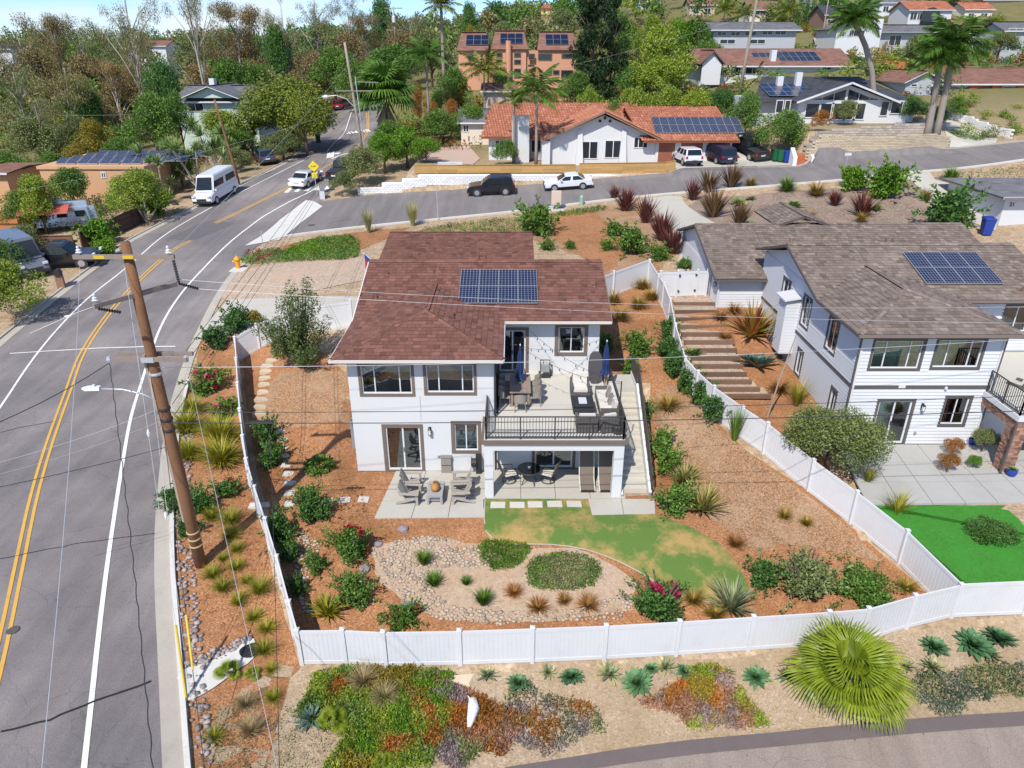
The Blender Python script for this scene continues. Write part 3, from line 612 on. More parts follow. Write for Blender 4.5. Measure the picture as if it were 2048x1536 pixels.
def solar_array(parent,o,h,up,n,cols,rows,w,l,gap=.02,frame=None,cell=None):
 """panels laid edge to edge from corner o along h and up, normal n; in the parent's space"""
 o,h,up,n=Vector(o),Vector(h).normalized(),Vector(up).normalized(),Vector(n).normalized();fr=frame or alu
 M_=Matrix((h,up,n)).transposed().to_4x4()
 e=MB();b=.018
 e.box(0,w,0,b,0,.04);e.box(0,w,l-b,l,0,.04);e.box(0,b,b,l-b,0,.04);e.box(w-b,w,b,l-b,0,.04)
 fme=e.mesh('solar_panel',fr);cme=MB().box(b,w-b,b,l-b,.022,.034).mesh('cell_sheet',cell or cells)
 for i in range(cols):
  for j in range(rows):
   p=inst('solar_panel',fme,parent);p.matrix_local=Matrix.Translation(o+h*i*(w+gap)+up*j*(l+gap)+n*.09)@M_
   inst('cell_sheet',cme,p)
def vent_pipe(parent,p,h,r=.04,m=None):MB().lathe([(r*1.9,0),(r*1.9,.015),(r,.06),(r,h)],8,p).build('vent_pipe',m or MATS['rusty_pipe'],parent)
mat('rusty_pipe',(.20,.10,.07),.7,.2)
def roof_vent(parent,p,s,m):
 mb=MB();mb.hexa([(-.17,-.17,-.05),(.17,-.17,-.05),(.17,.17,.06),(-.17,.17,.06),(-.16,-.16,.07),(.16,-.16,.07),(.16,.16,.14),(-.16,.16,.14)]);mb.build('roof_vent',m,parent,loc=p)
def railing(parent,pts,h=1.02,m=None,post_every=1.5,spacing=.125,mid=True,bottom=.09):
 """metal railing along pts: posts, rails and balusters each a part"""
 m=m or dark_bronze
 for a,b in zip(pts,pts[1:]):
  a,b=Vector(a),Vector(b);L=(b-a).length;d=(b-a).normalized();k=max(1,round(L/post_every))
  for i in range(k+1):
   p=a+(b-a)*i/k;MB().bar(p,p+Vector((0,0,h)),.055).build('post',m,parent)
  for z,w in((h,.05),(bottom,.035))+(((.30,.03),)if mid else()):
   MB().bar(a+Vector((0,0,z)),b+Vector((0,0,z)),w,.035).build('rail',m,parent)
  nb=int(L/spacing)
  for i in range(1,nb):
   p=a+(b-a)*i/nb;MB().bar(p+Vector((0,0,bottom)),p+Vector((0,0,h)),.02).build('baluster',m,parent)
def two_storey_house(o,label,walls,siding,shingle,trim,deck_trim,gl,bl,fascia,gutterm,stair=True):
 """hillside house: wing with hipped roof on the left, main block behind, balcony over a covered patio on the right"""
 ox,oy,oz=o
 h=empty('hillside_house',o,0,label,'house');E=5.62;SL=.30
 hp=math.pi/2
 T=.18
 up1,up2=(.55,2.65,3.82,5.12),(3.27,5.25,3.88,5.16)
 lo1,lo2=(1.36,2.86,.06,2.22),(4.35,5.37,1.05,2.38)
 wall('front_wall',h,(0,0,0),0,6.08,E,[up1,up2,lo1,lo2],walls)
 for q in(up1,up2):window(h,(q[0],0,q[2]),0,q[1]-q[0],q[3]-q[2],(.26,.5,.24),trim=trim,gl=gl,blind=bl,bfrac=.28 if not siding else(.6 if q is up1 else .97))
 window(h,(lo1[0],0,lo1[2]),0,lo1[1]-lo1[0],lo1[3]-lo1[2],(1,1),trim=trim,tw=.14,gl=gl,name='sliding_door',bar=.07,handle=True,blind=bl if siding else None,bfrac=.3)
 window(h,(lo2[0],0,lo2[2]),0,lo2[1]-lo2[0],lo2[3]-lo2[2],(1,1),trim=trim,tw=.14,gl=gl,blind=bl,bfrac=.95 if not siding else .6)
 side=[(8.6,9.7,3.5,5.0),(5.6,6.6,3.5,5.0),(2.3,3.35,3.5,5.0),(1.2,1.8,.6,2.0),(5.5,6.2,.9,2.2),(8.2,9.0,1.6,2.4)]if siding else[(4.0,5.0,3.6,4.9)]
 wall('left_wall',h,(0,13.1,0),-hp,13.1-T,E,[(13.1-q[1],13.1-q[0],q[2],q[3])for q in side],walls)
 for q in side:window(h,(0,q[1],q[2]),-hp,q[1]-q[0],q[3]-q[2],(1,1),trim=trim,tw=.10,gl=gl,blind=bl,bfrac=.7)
 wall('wing_side_wall',h,(6.08,T,2.75),hp,4.5-T,E-2.75,[],walls)
 dw,dd=(9.05,10.28,3.82,5.1),(6.25,7.5,2.82,4.95)
 wall('upper_wall',h,(6.08,4.5,2.75),0,11-6.08,E-2.75,[(q[0]-6.08,q[1]-6.08,q[2]-2.75,q[3]-2.75)for q in(dw,dd)],walls)
 window(h,(dw[0],4.5,dw[2]),0,dw[1]-dw[0],dw[3]-dw[2],(1,1),trim=trim,tw=.17,gl=gl)
 window(h,(dd[0],4.5,dd[2]),0,dd[1]-dd[0],dd[3]-dd[2],(1,1),trim=trim,tw=.15,gl=gl,name='sliding_door',bar=.07,handle=True)
 wall('right_wall',h,(11,4.5+T,0),hp,8.6-T,E,[],walls);wall('rear_wall',h,(10.82,13.1,2),math.pi,10.64,E-2,[],walls)
 us=(1.78,3.45,.06,2.14)
 wall('lower_wall',h,(6.08,.2,0),0,5.1,2.60,[us],walls)
 window(h,(6.08+us[0],.2,us[2]),0,us[1]-us[0],us[3]-us[2],(1,1),trim=trim,tw=.13,gl=gl,name='sliding_door',bar=.07)
 wall('lower_right_wall',h,(11.18,.2+T,0),hp,4.3-T,2.6,[],walls)
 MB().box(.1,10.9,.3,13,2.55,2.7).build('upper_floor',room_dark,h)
 rz=E+4.85*SL
 for x in(0,10.86):MB().prism([(x,4.6,E+.01),(x,13,E+.01),(x,8.8,rz-.26)],(.14,0,0)).build('gable',walls,h)
 x0,x1,y0=-.5,6.5,-.55;cx=(x0+x1)/2;hw=(x1-x0)/2;WS=.25;az=E+hw*WS;ay=y0+hw;ye=3.95;vy=ye+(az-E)/SL;X1=11.45;yr=8.8
 A=(x0,y0,E);B=(x1,y0,E);ap=(cx,ay,az);ap2=(cx,vy,az)
 re_=13.6;rze=rz-(re_-yr)*SL
 faces=[[A,B,ap],[(x0,ye,E),A,ap,ap2],[B,(x1,ye,E),ap2,ap],
    [(x0,ye,E),ap2,(cx,yr,rz),(x0,yr,rz)],[ap2,(x1,ye,E),(X1,ye,E),(X1,yr,rz),(cx,yr,rz)],
    [(X1,yr,rz),(X1,re_,rze),(x0,re_,rze),(x0,yr,rz)]]
 if not siding:
  ry,rzz=16.2,6.85
  faces+=[[(x0-.1,11.6,rz-2.8*SL+.02),(8.1,11.6,rz-2.8*SL+.02),(8.1,ry,rzz),(x0-.1,ry,rzz)],[(8.1,ry,rzz),(8.1,ry+3.5,rzz-1.05),(x0-.1,ry+3.5,rzz-1.05),(x0-.1,ry,rzz)]]
  MB().box(0,7.7,13.1,19.2,2.3,5.55).build('rear_block',walls,h)
 else:
  ry,rzz=18.2,6.05
  faces+=[[(-3.1,12.1,4.2),(.6,12.1,4.2),(.6,ry,rzz),(-3.1,ry,rzz)],[(.6,13.6,4.65),(14.5,13.6,4.65),(14.5,ry,rzz),(.6,ry,rzz)],[(14.5,ry,rzz),(14.5,ry+5,rzz-1.5),(-3.1,ry+5,rzz-1.5),(-3.1,ry,rzz)],
      [(2.2,22.8,6.0),(2.2,18,6.0),(4.0,18,6.6),(4.0,22.8,6.6)],[(4,22.8,6.6),(4,18,6.6),(5.8,18,6.0),(5.8,22.8,6.0)]]
  wall('garage_wall',h,(-2.7,12.6,1.9),0,2.7,2.2,[],walls);MB().box(-2.6,.2,12.8,22.5,1.8,4.2).build('garage_block',walls,h)
  MB().prism([(-2.7,12.6,1.9),(-2.7,22.8,1.9),(-2.7,22.8,4.5),(-2.7,ry,5.9),(-2.7,12.6,4.1)],(.12,0,0)).build('garage_side_wall',walls,h)
  MB().box(.1,14,13.3,22.5,2,4.6).build('rear_block',walls,h)
  window(h,(-2.7,14.3,2.2),-hp,.95,2.05,(1,),frame=grey_trim,gl=glass_dark,name='side_door',depth=-.02,inner=False)
 rf=roof(h,faces,shingle,trim,nparts=300,origin=o,caps=[(A,ap),(B,ap),(ap,ap2),((x0,yr,rz),(X1,yr,rz))])
 for p,q in(((x0,y0-.02,E-.09),(x1,y0-.02,E-.09)),((x1,ye-.02,E-.09),(X1,ye-.02,E-.09))):MB().bar(p,q,.04,.17).build('fascia',fascia,h)
 for p,q in(((x0-.05,y0-.10,E-.05),(x1,y0-.10,E-.05)),((x1,ye-.10,E-.05),(X1,ye-.10,E-.05))):MB().bar(p,q,.11,.10).build('gutter',gutterm,h)
 MB().bar((x0-.02,y0,E-.06),(x0-.02,ye,E-.06),.05,.13).build('fascia',white_vinyl if not siding else fascia,h)
 MB().bar((x0-.02,ye,E-.06),(x0-.02,yr,rz-.06),.05,.13).build('barge_board',white_vinyl if not siding else fascia,h);MB().bar((X1+.02,ye,E-.06),(X1+.02,yr,rz-.06),.05,.13).build('barge_board',fascia,h)
 MB().bar((x1+.02,y0,E-.06),(x1+.02,ye-.1,E-.06),.05,.13).build('fascia',white_vinyl if not siding else fascia,h)
 MB().bar((6.15,-.05,.2),(6.15,-.05,E-.1),.07,.07).build('downpipe',fascia if siding else black_metal,h)
 zr=lambda y:E+(y-ye)*SL
 for x,y in((.6,7.6),(.35,5.6),(9.6,4.6),(10.9,6.6)):vent_pipe(h,(x,y,zr(y)),.28)
 for x,y in((.0+cx-.75,3.3),(cx+1.1,3.0)):roof_vent(h,(x,y,az-.28),SL,shingle)
 for x in(5.1,5.45):vent_pipe(h,(x,9.6,rz-.8*SL),.4,.06)
 up=Vector((0,1,SL)).normalized();nn=Vector((0,-SL,1)).normalized()
 sx=4.3 if not siding else 5.2
 solar_array(h,(sx,5.15,zr(5.15)),(1,0,0),up,nn,4,2,.93,1.42)
 dx0,dx1,dy0,dy1,dz=5.72,11.4,-2.05,4.5,2.75
 return h,(dx0,dx1,dy0,dy1,dz)
main,DK=two_storey_house((-6.85,26.9,0),'white two-storey stucco house with red-brown shingle roof and balcony over the patio',stucco,False,sh_red,brown_trim,brown_trim,glass,blind_w,brown_trim,mat('gutter_cream',(.62,.58,.52),.5,.05))
for p,q in(((0,-.004,2.98),(6.08,-.004,2.98)),((2.95,-.004,2.55),(2.95,-.004,2.97)),((2.96,-.004,2.99),(2.96,-.004,3.7))):MB().bar(p,q,.012,.014,up=(0,1,0)).build('wall_joint',metal_grey,main)
def lantern(parent,p,ang=0,name='wall_lantern'):
 mb=MB();mb.box(-.06,.06,-.03,0,-.12,.18);mb.box(-.02,.02,-.16,-.02,.13,.16);mb.lathe([(.09,.10),(.02,.17)],6,(0,-.13,0));mb.lathe([(.07,-.17),(.085,-.14)],6,(0,-.13,0))
 for k in range(4):a=k*math.pi/2+.78;mb.bar((.075*math.cos(a),-.13+.075*math.sin(a),-.15),(.085*math.cos(a),-.13+.085*math.sin(a),.11),.012)
 o=mb.build(name,black_metal,parent,loc=p,rot=(0,0,ang));MB().lathe([(.06,-.14),(.07,.1)],8,(0,-.13,0)).build('lamp_glass',mat('lamp_glass',(.75,.74,.68),.2,0),o)
lantern(main,(3.3,0,2.05))
MB().lathe([(.055,0),(.055,.05),(.02,.06)],10,(0,0,0),'y').xf(Matrix.Rotation(math.pi,4,'Z')).build('outlet_cover',metal_grey,main,loc=(3.62,0,.75))
dx0,dx1,dy0,dy1,dz=DK
deck_m=mat('deck_coating',(.55,.52,.45),.85,.06,.7,.1,50,dirt=((.42,.39,.33),.6,.4))
MB().box(dx0,dx1,dy0,.2,dz-.1,dz).build('balcony_deck',deck_m,main);MB().box(6.27,11.15,.2,4.5,dz-.1,dz).build('balcony_deck',deck_m,main)
MB().box(dx0-.12,dx1+.12,dy0-.10,dy0,dz-.17,dz-.01).build('balcony_fascia',brown_trim,main);MB().box(dx0-.12,dx0,dy0,-.01,dz-.17,dz-.012).build('balcony_fascia',brown_trim,main);MB().box(dx1,dx1+.1,dy0,4.3,dz-.17,dz-.012).build('balcony_fascia',brown_trim,main)
MB().box(dx0,dx1,dy0,dy0+.36,dz-.50,dz-.175).build('beam',stucco,main);MB().box(dx0,dx0+.36,dy0+.36,0,dz-.5,dz-.175).build('beam',stucco,main);MB().box(dx1-.4,dx1,dy0+.36,.2,dz-.5,dz-.175).build('beam',stucco,main)
MB().box(dx0,dx0+.36,dy0,dy0+.36,0,dz-.5).build('pillar',stucco,main);MB().box(dx1-.4,dx1,dy0,dy0+.36,0,dz-.5).build('pillar',stucco,main)
MB().box(dx1-.18,dx1,dy0+.36,.2,0,dz-.5).build('patio_side_wall',stucco,main)
MB().box(dx0+.36,dx1-.4,dy0+.36,.2,dz-.22,dz-.16).build('patio_ceiling',stucco,main)
railing(main,[(dx0+.08,dy0+.06,dz),(dx1-.06,dy0+.06,dz)],post_every=1.42)
railing(main,[(dx0+.08,dy0+.06,dz),(dx0+.08,-.08,dz)],post_every=2);railing(main,[(dx1-.06,dy0+.06,dz),(dx1-.06,2.75,dz)],post_every=2.4)
NS=16
MB().box(11.5,12.7,2.75,4.3,dz-.16,dz).build('stair_landing',conc,main)
for k in range(NS):
 y=2.75-(k+1)*.295;z=dz-(k+1)*dz/(NS+.0001)
 if z>.02:MB().box(11.5,12.55,y,y+.31,max(z-.34,-.05),z).build('stair_step',mat('stair_concrete',(.53,.49,.41),.85,.08,2,.1,dirt=((.36,.32,.27),2,.5)),main)
a,b=Vector((12.62,2.75,dz+.10)),Vector((12.62,2.75-NS*.295,.05));MB().bar(a,b,.12,.5).build('stair_stringer',stucco,main);MB().bar((11.46,2.75,dz-.1),(11.46,2.75-NS*.295,.0),.08,.3).build('stair_stringer',stucco,main)
MB().bar((12.62,4.3,dz+.05),(12.62,2.75,dz+.05),.1,.3).build('stair_stringer',stucco,main)
for k in range(9):
 t=k/8;p=a.lerp(b,t)+Vector((.05,0,.2));MB().bar(p,p+Vector((0,0,.8)),.045).build('rail_post',dark_bronze,main)
MB().bar(a+Vector((.05,0,1.0)),b+Vector((.05,0,1.0)),.05).build('handrail',dark_bronze,main);MB().bar(a+Vector((.05,0,.35)),b+Vector((.05,0,.35)),.03).build('handrail',dark_bronze,main)
for k in range(56):
 p=a.lerp(b,(k+.5)/56)+Vector((.05,0,.3));MB().bar(p,p+Vector((0,0,.7)),.018).build('baluster',dark_bronze,main)
railing(main,[(12.6,2.75,dz),(12.6,4.3,dz)],post_every=1.5)
mb=MB();mb.box(-.42,0,1.1,2.1,.5,1.75);mb.box(-.44,.0,1.08,2.12,1.75,1.8);mb.build('utility_cabinet',metal_grey,main)
# ---------------------------------------------------------------- neighbour on the right: lap siding
sid=mat('siding_white',(.63,.635,.645),.7,.03,1.5)
house2,DK2=two_storey_house((15.1,28.4,.5),'white lap-sided two-storey house with grey-brown shingle roof beyond the white fence',sid,True,sh_grey,grey_trim,grey_trim,glass_g,blind_g,grey_trim,mat('gutter_brown',(.20,.15,.125),.5,.05))
def lap_siding(parent,p0,ang,w,z0,z1,holes,e=.165):
 z=z0;M_=Matrix.Translation(p0)@Matrix.Rotation(ang,4,'Z')
 while z<z1-.03:
  t=min(z+e,z1);cuts=sorted([(o[0]-.12,o[1]+.12)for o in holes if o[2]-.13<z+e*.6 and o[3]+.13>z+e*.4]);x=0.
  for a,b in cuts+[(w,w)]:
   if a-x>.05:
    mb=MB();mb.hexa([(x,-.045,z),(a,-.045,z),(a,.0,z),(x,.0,z),(x,-.012,t+.012),(a,-.012,t+.012),(a,0,t+.012),(x,0,t+.012)]).xf(M_);mb.build('siding_board',sid,parent)
   x=max(x,b)
  z=t
lap_siding(house2,(0,0,0),0,6.08,.05,2.85,[(1.36,2.86,-1,2.22),(4.35,5.37,1.05,2.38)]);lap_siding(house2,(0,0,0),0,6.08,3.02,5.6,[(.55,2.65,3.82,5.12),(3.27,5.25,3.88,5.16)])
sd=[(8.6,9.7,3.5,5.0),(5.6,6.6,3.5,5.0),(2.3,3.35,3.5,5.0),(1.2,1.8,.6,2.0),(5.5,6.2,.9,2.2),(8.2,9.0,1.6,2.4)]
hh=[(13.1-q[1],13.1-q[0],q[2],q[3])for q in sd]
lap_siding(house2,(0,13.1,0),-math.pi/2,13.1,.05,2.85,hh);lap_siding(house2,(0,13.1,0),-math.pi/2,13.1,3.02,5.6,hh)
lap_siding(house2,(-2.7,12.6,1.9),0,2.7,.05,2.2,[]);lap_siding(house2,(6.2,4.5,2.75),0,4.8,.1,2.8,[(2.85,4.1,1.07,2.35),(.05,1.35,-1,2.2)])
lap_siding(house2,(-2.7,22.8,1.9),-math.pi/2,10.2,.05,2.2,[(7.4,8.7,-1,2.4)])
for p,q in(((-.03,-.04,2.93),(6.1,-.04,2.93)),((-.04,0,2.93),(-.04,13.1,2.93))):MB().bar(p,q,.05,.15).build('belt_board',grey_trim,house2)
for x,y in((-.02,-.02),(6.1,-.02)):MB().bar((x,y,0),(x,y,5.6),.11).build('corner_board',sid if x>0 else white_vinyl,house2)
MB().bar((-.12,-.1,.2),(-.12,-.1,5.5),.07).build('downpipe',grey_trim,house2);MB().bar((-2.72,12.5,1.9),(-2.72,12.5,4.1),.08).build('downpipe',white_vinyl,house2)
for z_,n_ in((4.08,0),):MB().bar((-3.1,12.05,z_),(.2,12.05,z_),.1,.12).build('gutter',grey_trim,house2)
MB().bar((-3.12,12.1,4.14),(-3.12,18.2,6.0),.05,.14).build('barge_board',grey_trim,house2)
lantern(house2,(3.3,-.03,1.95));lantern(house2,(-2.72,13.0,3.6),-math.pi/2)
MB().box(2.0,2.3,-.08,-.03,2.9,3.05).build('vent_cover',white_vinyl,house2);MB().lathe([(.06,0),(.06,.1),(.03,.12)],8,(0,0,0)).build('flood_light',white_vinyl,house2,loc=(4.1,-.1,2.85))
MB().lathe([(.07,0),(.07,.05)],10,(0,0,0),'y').xf(Matrix.Rotation(math.pi,4,'Z')).build('outlet_cover',metal_grey,house2,loc=(3.3,-.03,.6))
cb=MB().box(-.75,-.03,6.9,7.9,1.6,4.6).build('chase',sid,house2);MB().hexa([(-.95,6.7,4.6),(.0,6.7,4.75),(.0,8.1,4.75),(-.95,8.1,4.6),(-.95,6.7,4.68),(.0,6.7,4.83),(.0,8.1,4.83),(-.95,8.1,4.68)]).build('chase_cap',white_vinyl,house2)
for k in range(17):
 z=1.65+k*.17;MB().hexa([(-.775,6.88,z),(-.03,6.88,z),(-.03,7.92,z),(-.775,7.92,z),(-.755,6.895,z+.172),(-.03,6.895,z+.172),(-.03,7.905,z+.172),(-.755,7.905,z+.172)]).build('siding_board',sid,house2)
dx0b=5.9
MB().box(dx0b,13,-2.4,.2,2.6,2.72).build('balcony_deck',deck_m,house2);MB().box(6.2,13,.2,4.5,2.6,2.72).build('balcony_deck',deck_m,house2)
MB().box(dx0b-.05,13,-2.5,-2.4,2.5,2.74).build('balcony_fascia',white_vinyl,house2);MB().box(dx0b-.06,dx0b,-2.4,0,2.5,2.74).build('balcony_fascia',white_vinyl,house2)
railing(house2,[(dx0b+.05,-.05,2.72),(dx0b+.05,-2.35,2.72),(12.6,-2.35,2.72)],m=black_metal,mid=False)
stone_m=mat('ledger_stone',(.30,.165,.115),.9,.35,4,.6,30,objvar=.45)
MB().box(dx0b+.05,dx0b+.55,-2.35,-1.85,0,2.5).build('pillar',stone_m,house2);MB().box(dx0b+.06,dx0b+.54,-1.85,0,2.05,2.5).build('beam',stone_m,house2)
rs=random.Random(5)
def stones(face,x0,x1,z0,z1,c):
 z=z0
 while z<z1-.02:
  hgt=min(rs.uniform(.07,.13),z1-z);x=x0
  while x<x1-.02:
   w=min(rs.uniform(.14,.34),x1-x);d=rs.uniform(.03,.07)
   mb=MB()
   if face=='front':mb.box(x+.004,x+w-.004,c-d,c+.02,z+.004,z+hgt-.004)
   else:mb.box(c-d,c+.02,x+.004,x+w-.004,z+.004,z+hgt-.004)
   mb.build('stone',stone_m,house2);x+=w
  z+=hgt
stones('left',-2.35,-1.85,0,2.5,dx0b+.05);stones('front',dx0b+.05,dx0b+.55,0,2.5,-2.35);stones('left',-1.85,0,2.05,2.5,dx0b+.06)
MB().bar((dx0b-.1,-2.55,.05),(dx0b-.1,-2.55,2.5),.07).build('downpipe',grey_trim,house2)
# ------------------------------------------------------------------ patios, stepping stones, timber steps
flat=lambda z:(lambda x,y:z)
slabs('patio',[(-5.52,23.39),(-1.08,23.46),(-1.13,26.85),(-5.16,26.92)],3,3,conc,0,zf=flat(.0))
slabs('covered_patio',[(-1.09,24.75),(4.75,24.75),(4.75,27.05),(-1.09,27.05)],4,2,conc,0,zf=flat(-.004))
slabs('stair_patio',[(3.22,23.59),(5.8,23.69),(5.95,24.74),(3.17,24.75)],2,1,conc,0,zf=flat(-.002))
slabs('neighbour_patio',[(14.2,23.6),(23.5,23.8),(23.5,28.35),(15.0,28.35)],7,3,mat('grey_concrete',(.42,.41,.38),.85,.08,.6,.1,60,world=True,dirt=((.3,.28,.26),.5,.4)),0,zf=flat(.52))
def slab_thing(name,p,w,l,rz,h,m,label,group,cat='paver'):
 mb=MB();n=8;j=lambda:random.uniform(-.012,.012)
 a=[(-w/2+j(),-l/2+j()),(w/2+j(),-l/2+j()),(w/2+j(),l/2+j()),(-w/2+j(),l/2+j())]
 mb.hexa([(x,y,-.08)for x,y in a]+[(x*.97,y*.97,h)for x,y in a])
 o=mb.build(name,m);o.location=(p[0],p[1],H(*p));o.rotation_euler=(0,0,rz);return tag(o,label,cat,group)
pav=mat('paver_tan',(.56,.52,.46),.85,.08,3,.1,objvar=.08)
ORD=['first','second','third','fourth','fifth','sixth','seventh','eighth','ninth','tenth','eleventh','twelfth','thirteenth']
for k,(x,y)in enumerate([(-.58,24.3),(.21,24.3),(.95,24.33),(1.76,24.37),(2.56,24.37)]):
 slab_thing('stepping_stone',(x,y),.62,.42,0,.07,pav,f'{ORD[k]} pale square stepping stone in the lawn counted from the patio','stepping stones in the lawn')
for k,(x,y)in enumerate([(-11.15,30.0),(-10.88,29.44),(-10.7,28.84),(-10.48,28.22),(-10.21,27.54),(-9.95,26.86),(-9.69,26.14),(-9.48,25.41),(-9.27,24.66),(-7.68,24.64),(-6.97,24.69),(-6.2,24.73)]):
 slab_thing('stepping_stone',(x,y),.46,.4,random.uniform(-.1,.1),.05,pav,(f'{ORD[k]} grey stepping stone of the mulch path coming down from the bank' if k<9 else f'{ORD[k-9]} grey stepping stone of the row leading to the patio'),'stepping stones in the mulch')
slab_thing('stepping_stone',(-10.54,24.66),.9,.4,.1,.05,pav,'grey stepping stone just inside the white fence, left of the path','stepping stones in the mulch')
flag=mat('flagstone',(.55,.45,.32),.9,.15,3,.3,objvar=.12)
for k,(x,y)in enumerate([(-13.29,36.15),(-13.36,35.69),(-13.28,35.14),(-13.13,34.44),(-12.98,33.76),(-12.85,33.06),(-12.74,32.43),(-12.66,31.86),(-12.57,31.36)]):
 slab_thing('flagstone_step',(x,y),random.uniform(.6,.8),.34,random.uniform(-.15,.15),.1,flag,f'{ORD[k]} tan flagstone step down the bank counted from the top','flagstone steps on the bank','step')
timber=mat('dark_timber',(.16,.095,.06),.85,.3,2,.4,25,objvar=.2)
st=empty('timber_steps',(0,0,0),0,'flight of dark railroad-tie steps beside the lap-sided house','steps')
T0=[(9.9,41.26,2.75),(9.76,40.24,2.6),(9.65,39.32,2.46),(9.6,38.46,2.32),(9.61,37.63,2.18),(9.61,36.8,2.03),(9.64,36.0,1.88),(9.65,35.24,1.73),(9.69,34.52,1.58),(9.75,33.82,1.43),(9.84,33.22,1.28),(9.92,32.64,1.13),(10.01,32.14,.98)];T1=[(12.47,41.26,2.75),(12.34,40.24,2.6),(12.35,39.32,2.46),(12.43,38.46,2.32),(12.42,37.63,2.18),(12.4,36.8,2.03),(12.33,36.0,1.88),(12.3,35.24,1.73),(12.27,34.52,1.58),(12.27,33.82,1.43),(12.37,33.22,1.28),(12.63,32.64,1.13),(13.05,32.14,.98)]
for a,b in zip(T0,T1):
 MB().bar((a[0],a[1],a[2]+.13),(b[0],b[1],b[2]+.13),.2,.2).build('tie',timber,st);MB().box(a[0]+.05,b[0]-.05,a[1]+.1,a[1]+.95,a[2]-.3,a[2]+.17).build('tread',gravel,st)
# ------------------------------------------------------------------ fences, walls
fence_m=mat('fence_vinyl',(.64,.64,.645),.45,.03,1.2,world=True,dirt=((.52,.47,.40),1.1,.35))
def vinyl_fence(name,pts,h,label,skip=()):
 """white privacy fence: a post at each point, between them a grooved panel with top and bottom rail; follows the land"""
 f=empty(name,(0,0,0),0,label,'fence')
 P=[HV(x,y)for x,y in pts]
 for i,p in enumerate(P):
  if i in skip:continue
  mb=MB();mb.box(-.065,.065,-.065,.065,-.25,h+.09);mb.add([(-.085,-.085,h+.09),(.085,-.085,h+.09),(.085,.085,h+.09),(-.085,.085,h+.09),(0,0,h+.15)],[(0,1,4),(1,2,4),(2,3,4),(3,0,4),(0,3,2,1)])
  mb.build('post',fence_m,f,loc=p)
 for a,b in zip(P,P[1:]):
  d=(b-a);L=math.hypot(d.x,d.y);u=Vector((d.x/L,d.y/L,0));n=Vector((-u.y,u.x,0));sl=d.z/L
  pt=lambda s,z,o:a+u*s+n*o+Vector((0,0,sl*s+z))
  k=max(2,int(L/.15));mb=MB();y0=.12;y1=h-.06
  prof=[]
  for i in range(k):
   s0=.06+(L-.12)*i/k;s1=.06+(L-.12)*(i+1)/k
   prof+=[(s0,.006),(s0+.009,.014),(s1-.009,.014),(s1,.006)]
  m=len(prof);vs=[pt(s,y0,-o)for s,o in prof]+[pt(s,y1,-o)for s,o in prof]+[pt(s,y0,o)for s,o in prof]+[pt(s,y1,o)for s,o in prof]
  fs=[(i,i+1,m+i+1,m+i)for i in range(m-1)]+[(2*m+i+1,2*m+i,3*m+i,3*m+i+1)for i in range(m-1)]
  mb.add(vs,fs);mb.build('panel',fence_m,f)
  for z,hh in((.09,.14),(h-.07,.14)):MB().bar(pt(.05,z,0),pt(L-.05,z,0),.055,hh).build('rail',fence_m,f)
 return f
FRONT=[(-6.95,17.31),(-5.5,17.36),(-4.16,17.26),(-1.71,17.36),(.67,17.42),(3.09,17.61),(5.51,17.72),(8.0,17.93),(10.59,18.14),(11.95,18.26),(13.81,18.86),(15.61,19.3)]
vinyl_fence('garden_fence',FRONT,1.45,'white vinyl fence along the front of the yard, nearest the palm')
vinyl_fence('garden_fence',[FRONT[-1]]+[(18.13,19.3),(20.27,18.94),(22.6,18.75)],1.5,'white vinyl fence continuing from the corner below the bright green turf',(0,))
vinyl_fence('garden_fence',[FRONT[0]]+[(-7.49,18.38),(-8.39,20.22),(-9.31,21.99),(-10.32,23.9),(-11.35,26.0),(-12.15,27.91),(-12.95,29.98),(-13.71,32.04),(-14.77,34.92),(-15.59,37.17)],1.45,'white vinyl fence up the side of the yard beside the wooden pole',(0,))
vinyl_fence('garden_fence',[(-15.59,37.17),(-14.53,37.86),(-13.23,38.32),(-11.52,38.49),(-9.22,38.53)],1.45,'white vinyl fence behind the spreading shrub, joining the house',(0,))
RF=[FRONT[-1]]+[(14.9,21.79),(13.77,23.73),(12.55,25.3),(11.29,27.53),(10.48,28.64),(9.55,30.21),(9.04,31.42),(8.61,32.4),(8.74,35.65),(9.11,38.94)]+[(9.16,41.21),(9.08,42.58),(8.96,45.17)]
vinyl_fence('garden_fence',RF,1.5,'long white vinyl fence climbing the slope between the two houses',(0,))
vinyl_fence('garden_fence',[RF[-1]]+[(6.42,43.41),(5.62,42.71)],1.6,'white vinyl fence panels behind the red-brown roof, at the top of the slope',(0,))
gx=[(9.25,42.82),(10.33,42.78),(11.55,42.58),(12.17,42.58)]
gate=vinyl_fence('garden_gate',[(x,gx[0][1])for x,y in gx],1.6,'white vinyl gate with black hinges beside the lap-sided garage');gate['category']='gate'
for x in(gx[1][0]+.1,gx[2][0]-.1):
 for z in(.35,1.35):MB().box(x-.06,x+.06,gx[0][1]-.12,gx[0][1]-.06,H(x,gx[0][1])+z,H(x,gx[0][1])+z+.09).build('hinge',black_metal,gate)
wood_shaded=mat('shaded_plank',(.085,.05,.035),.85,.3,3,.4,25,objvar=.25);wood_lit=mat('sunlit_plank',(.20,.095,.055),.8,.3,3,.4,25,objvar=.2);wood_gold=mat('gold_plank',(.46,.27,.09),.75,.2,2,.3,25,objvar=.15)  # dark and red planks: the fence's shaded and sunlit sides put into colour
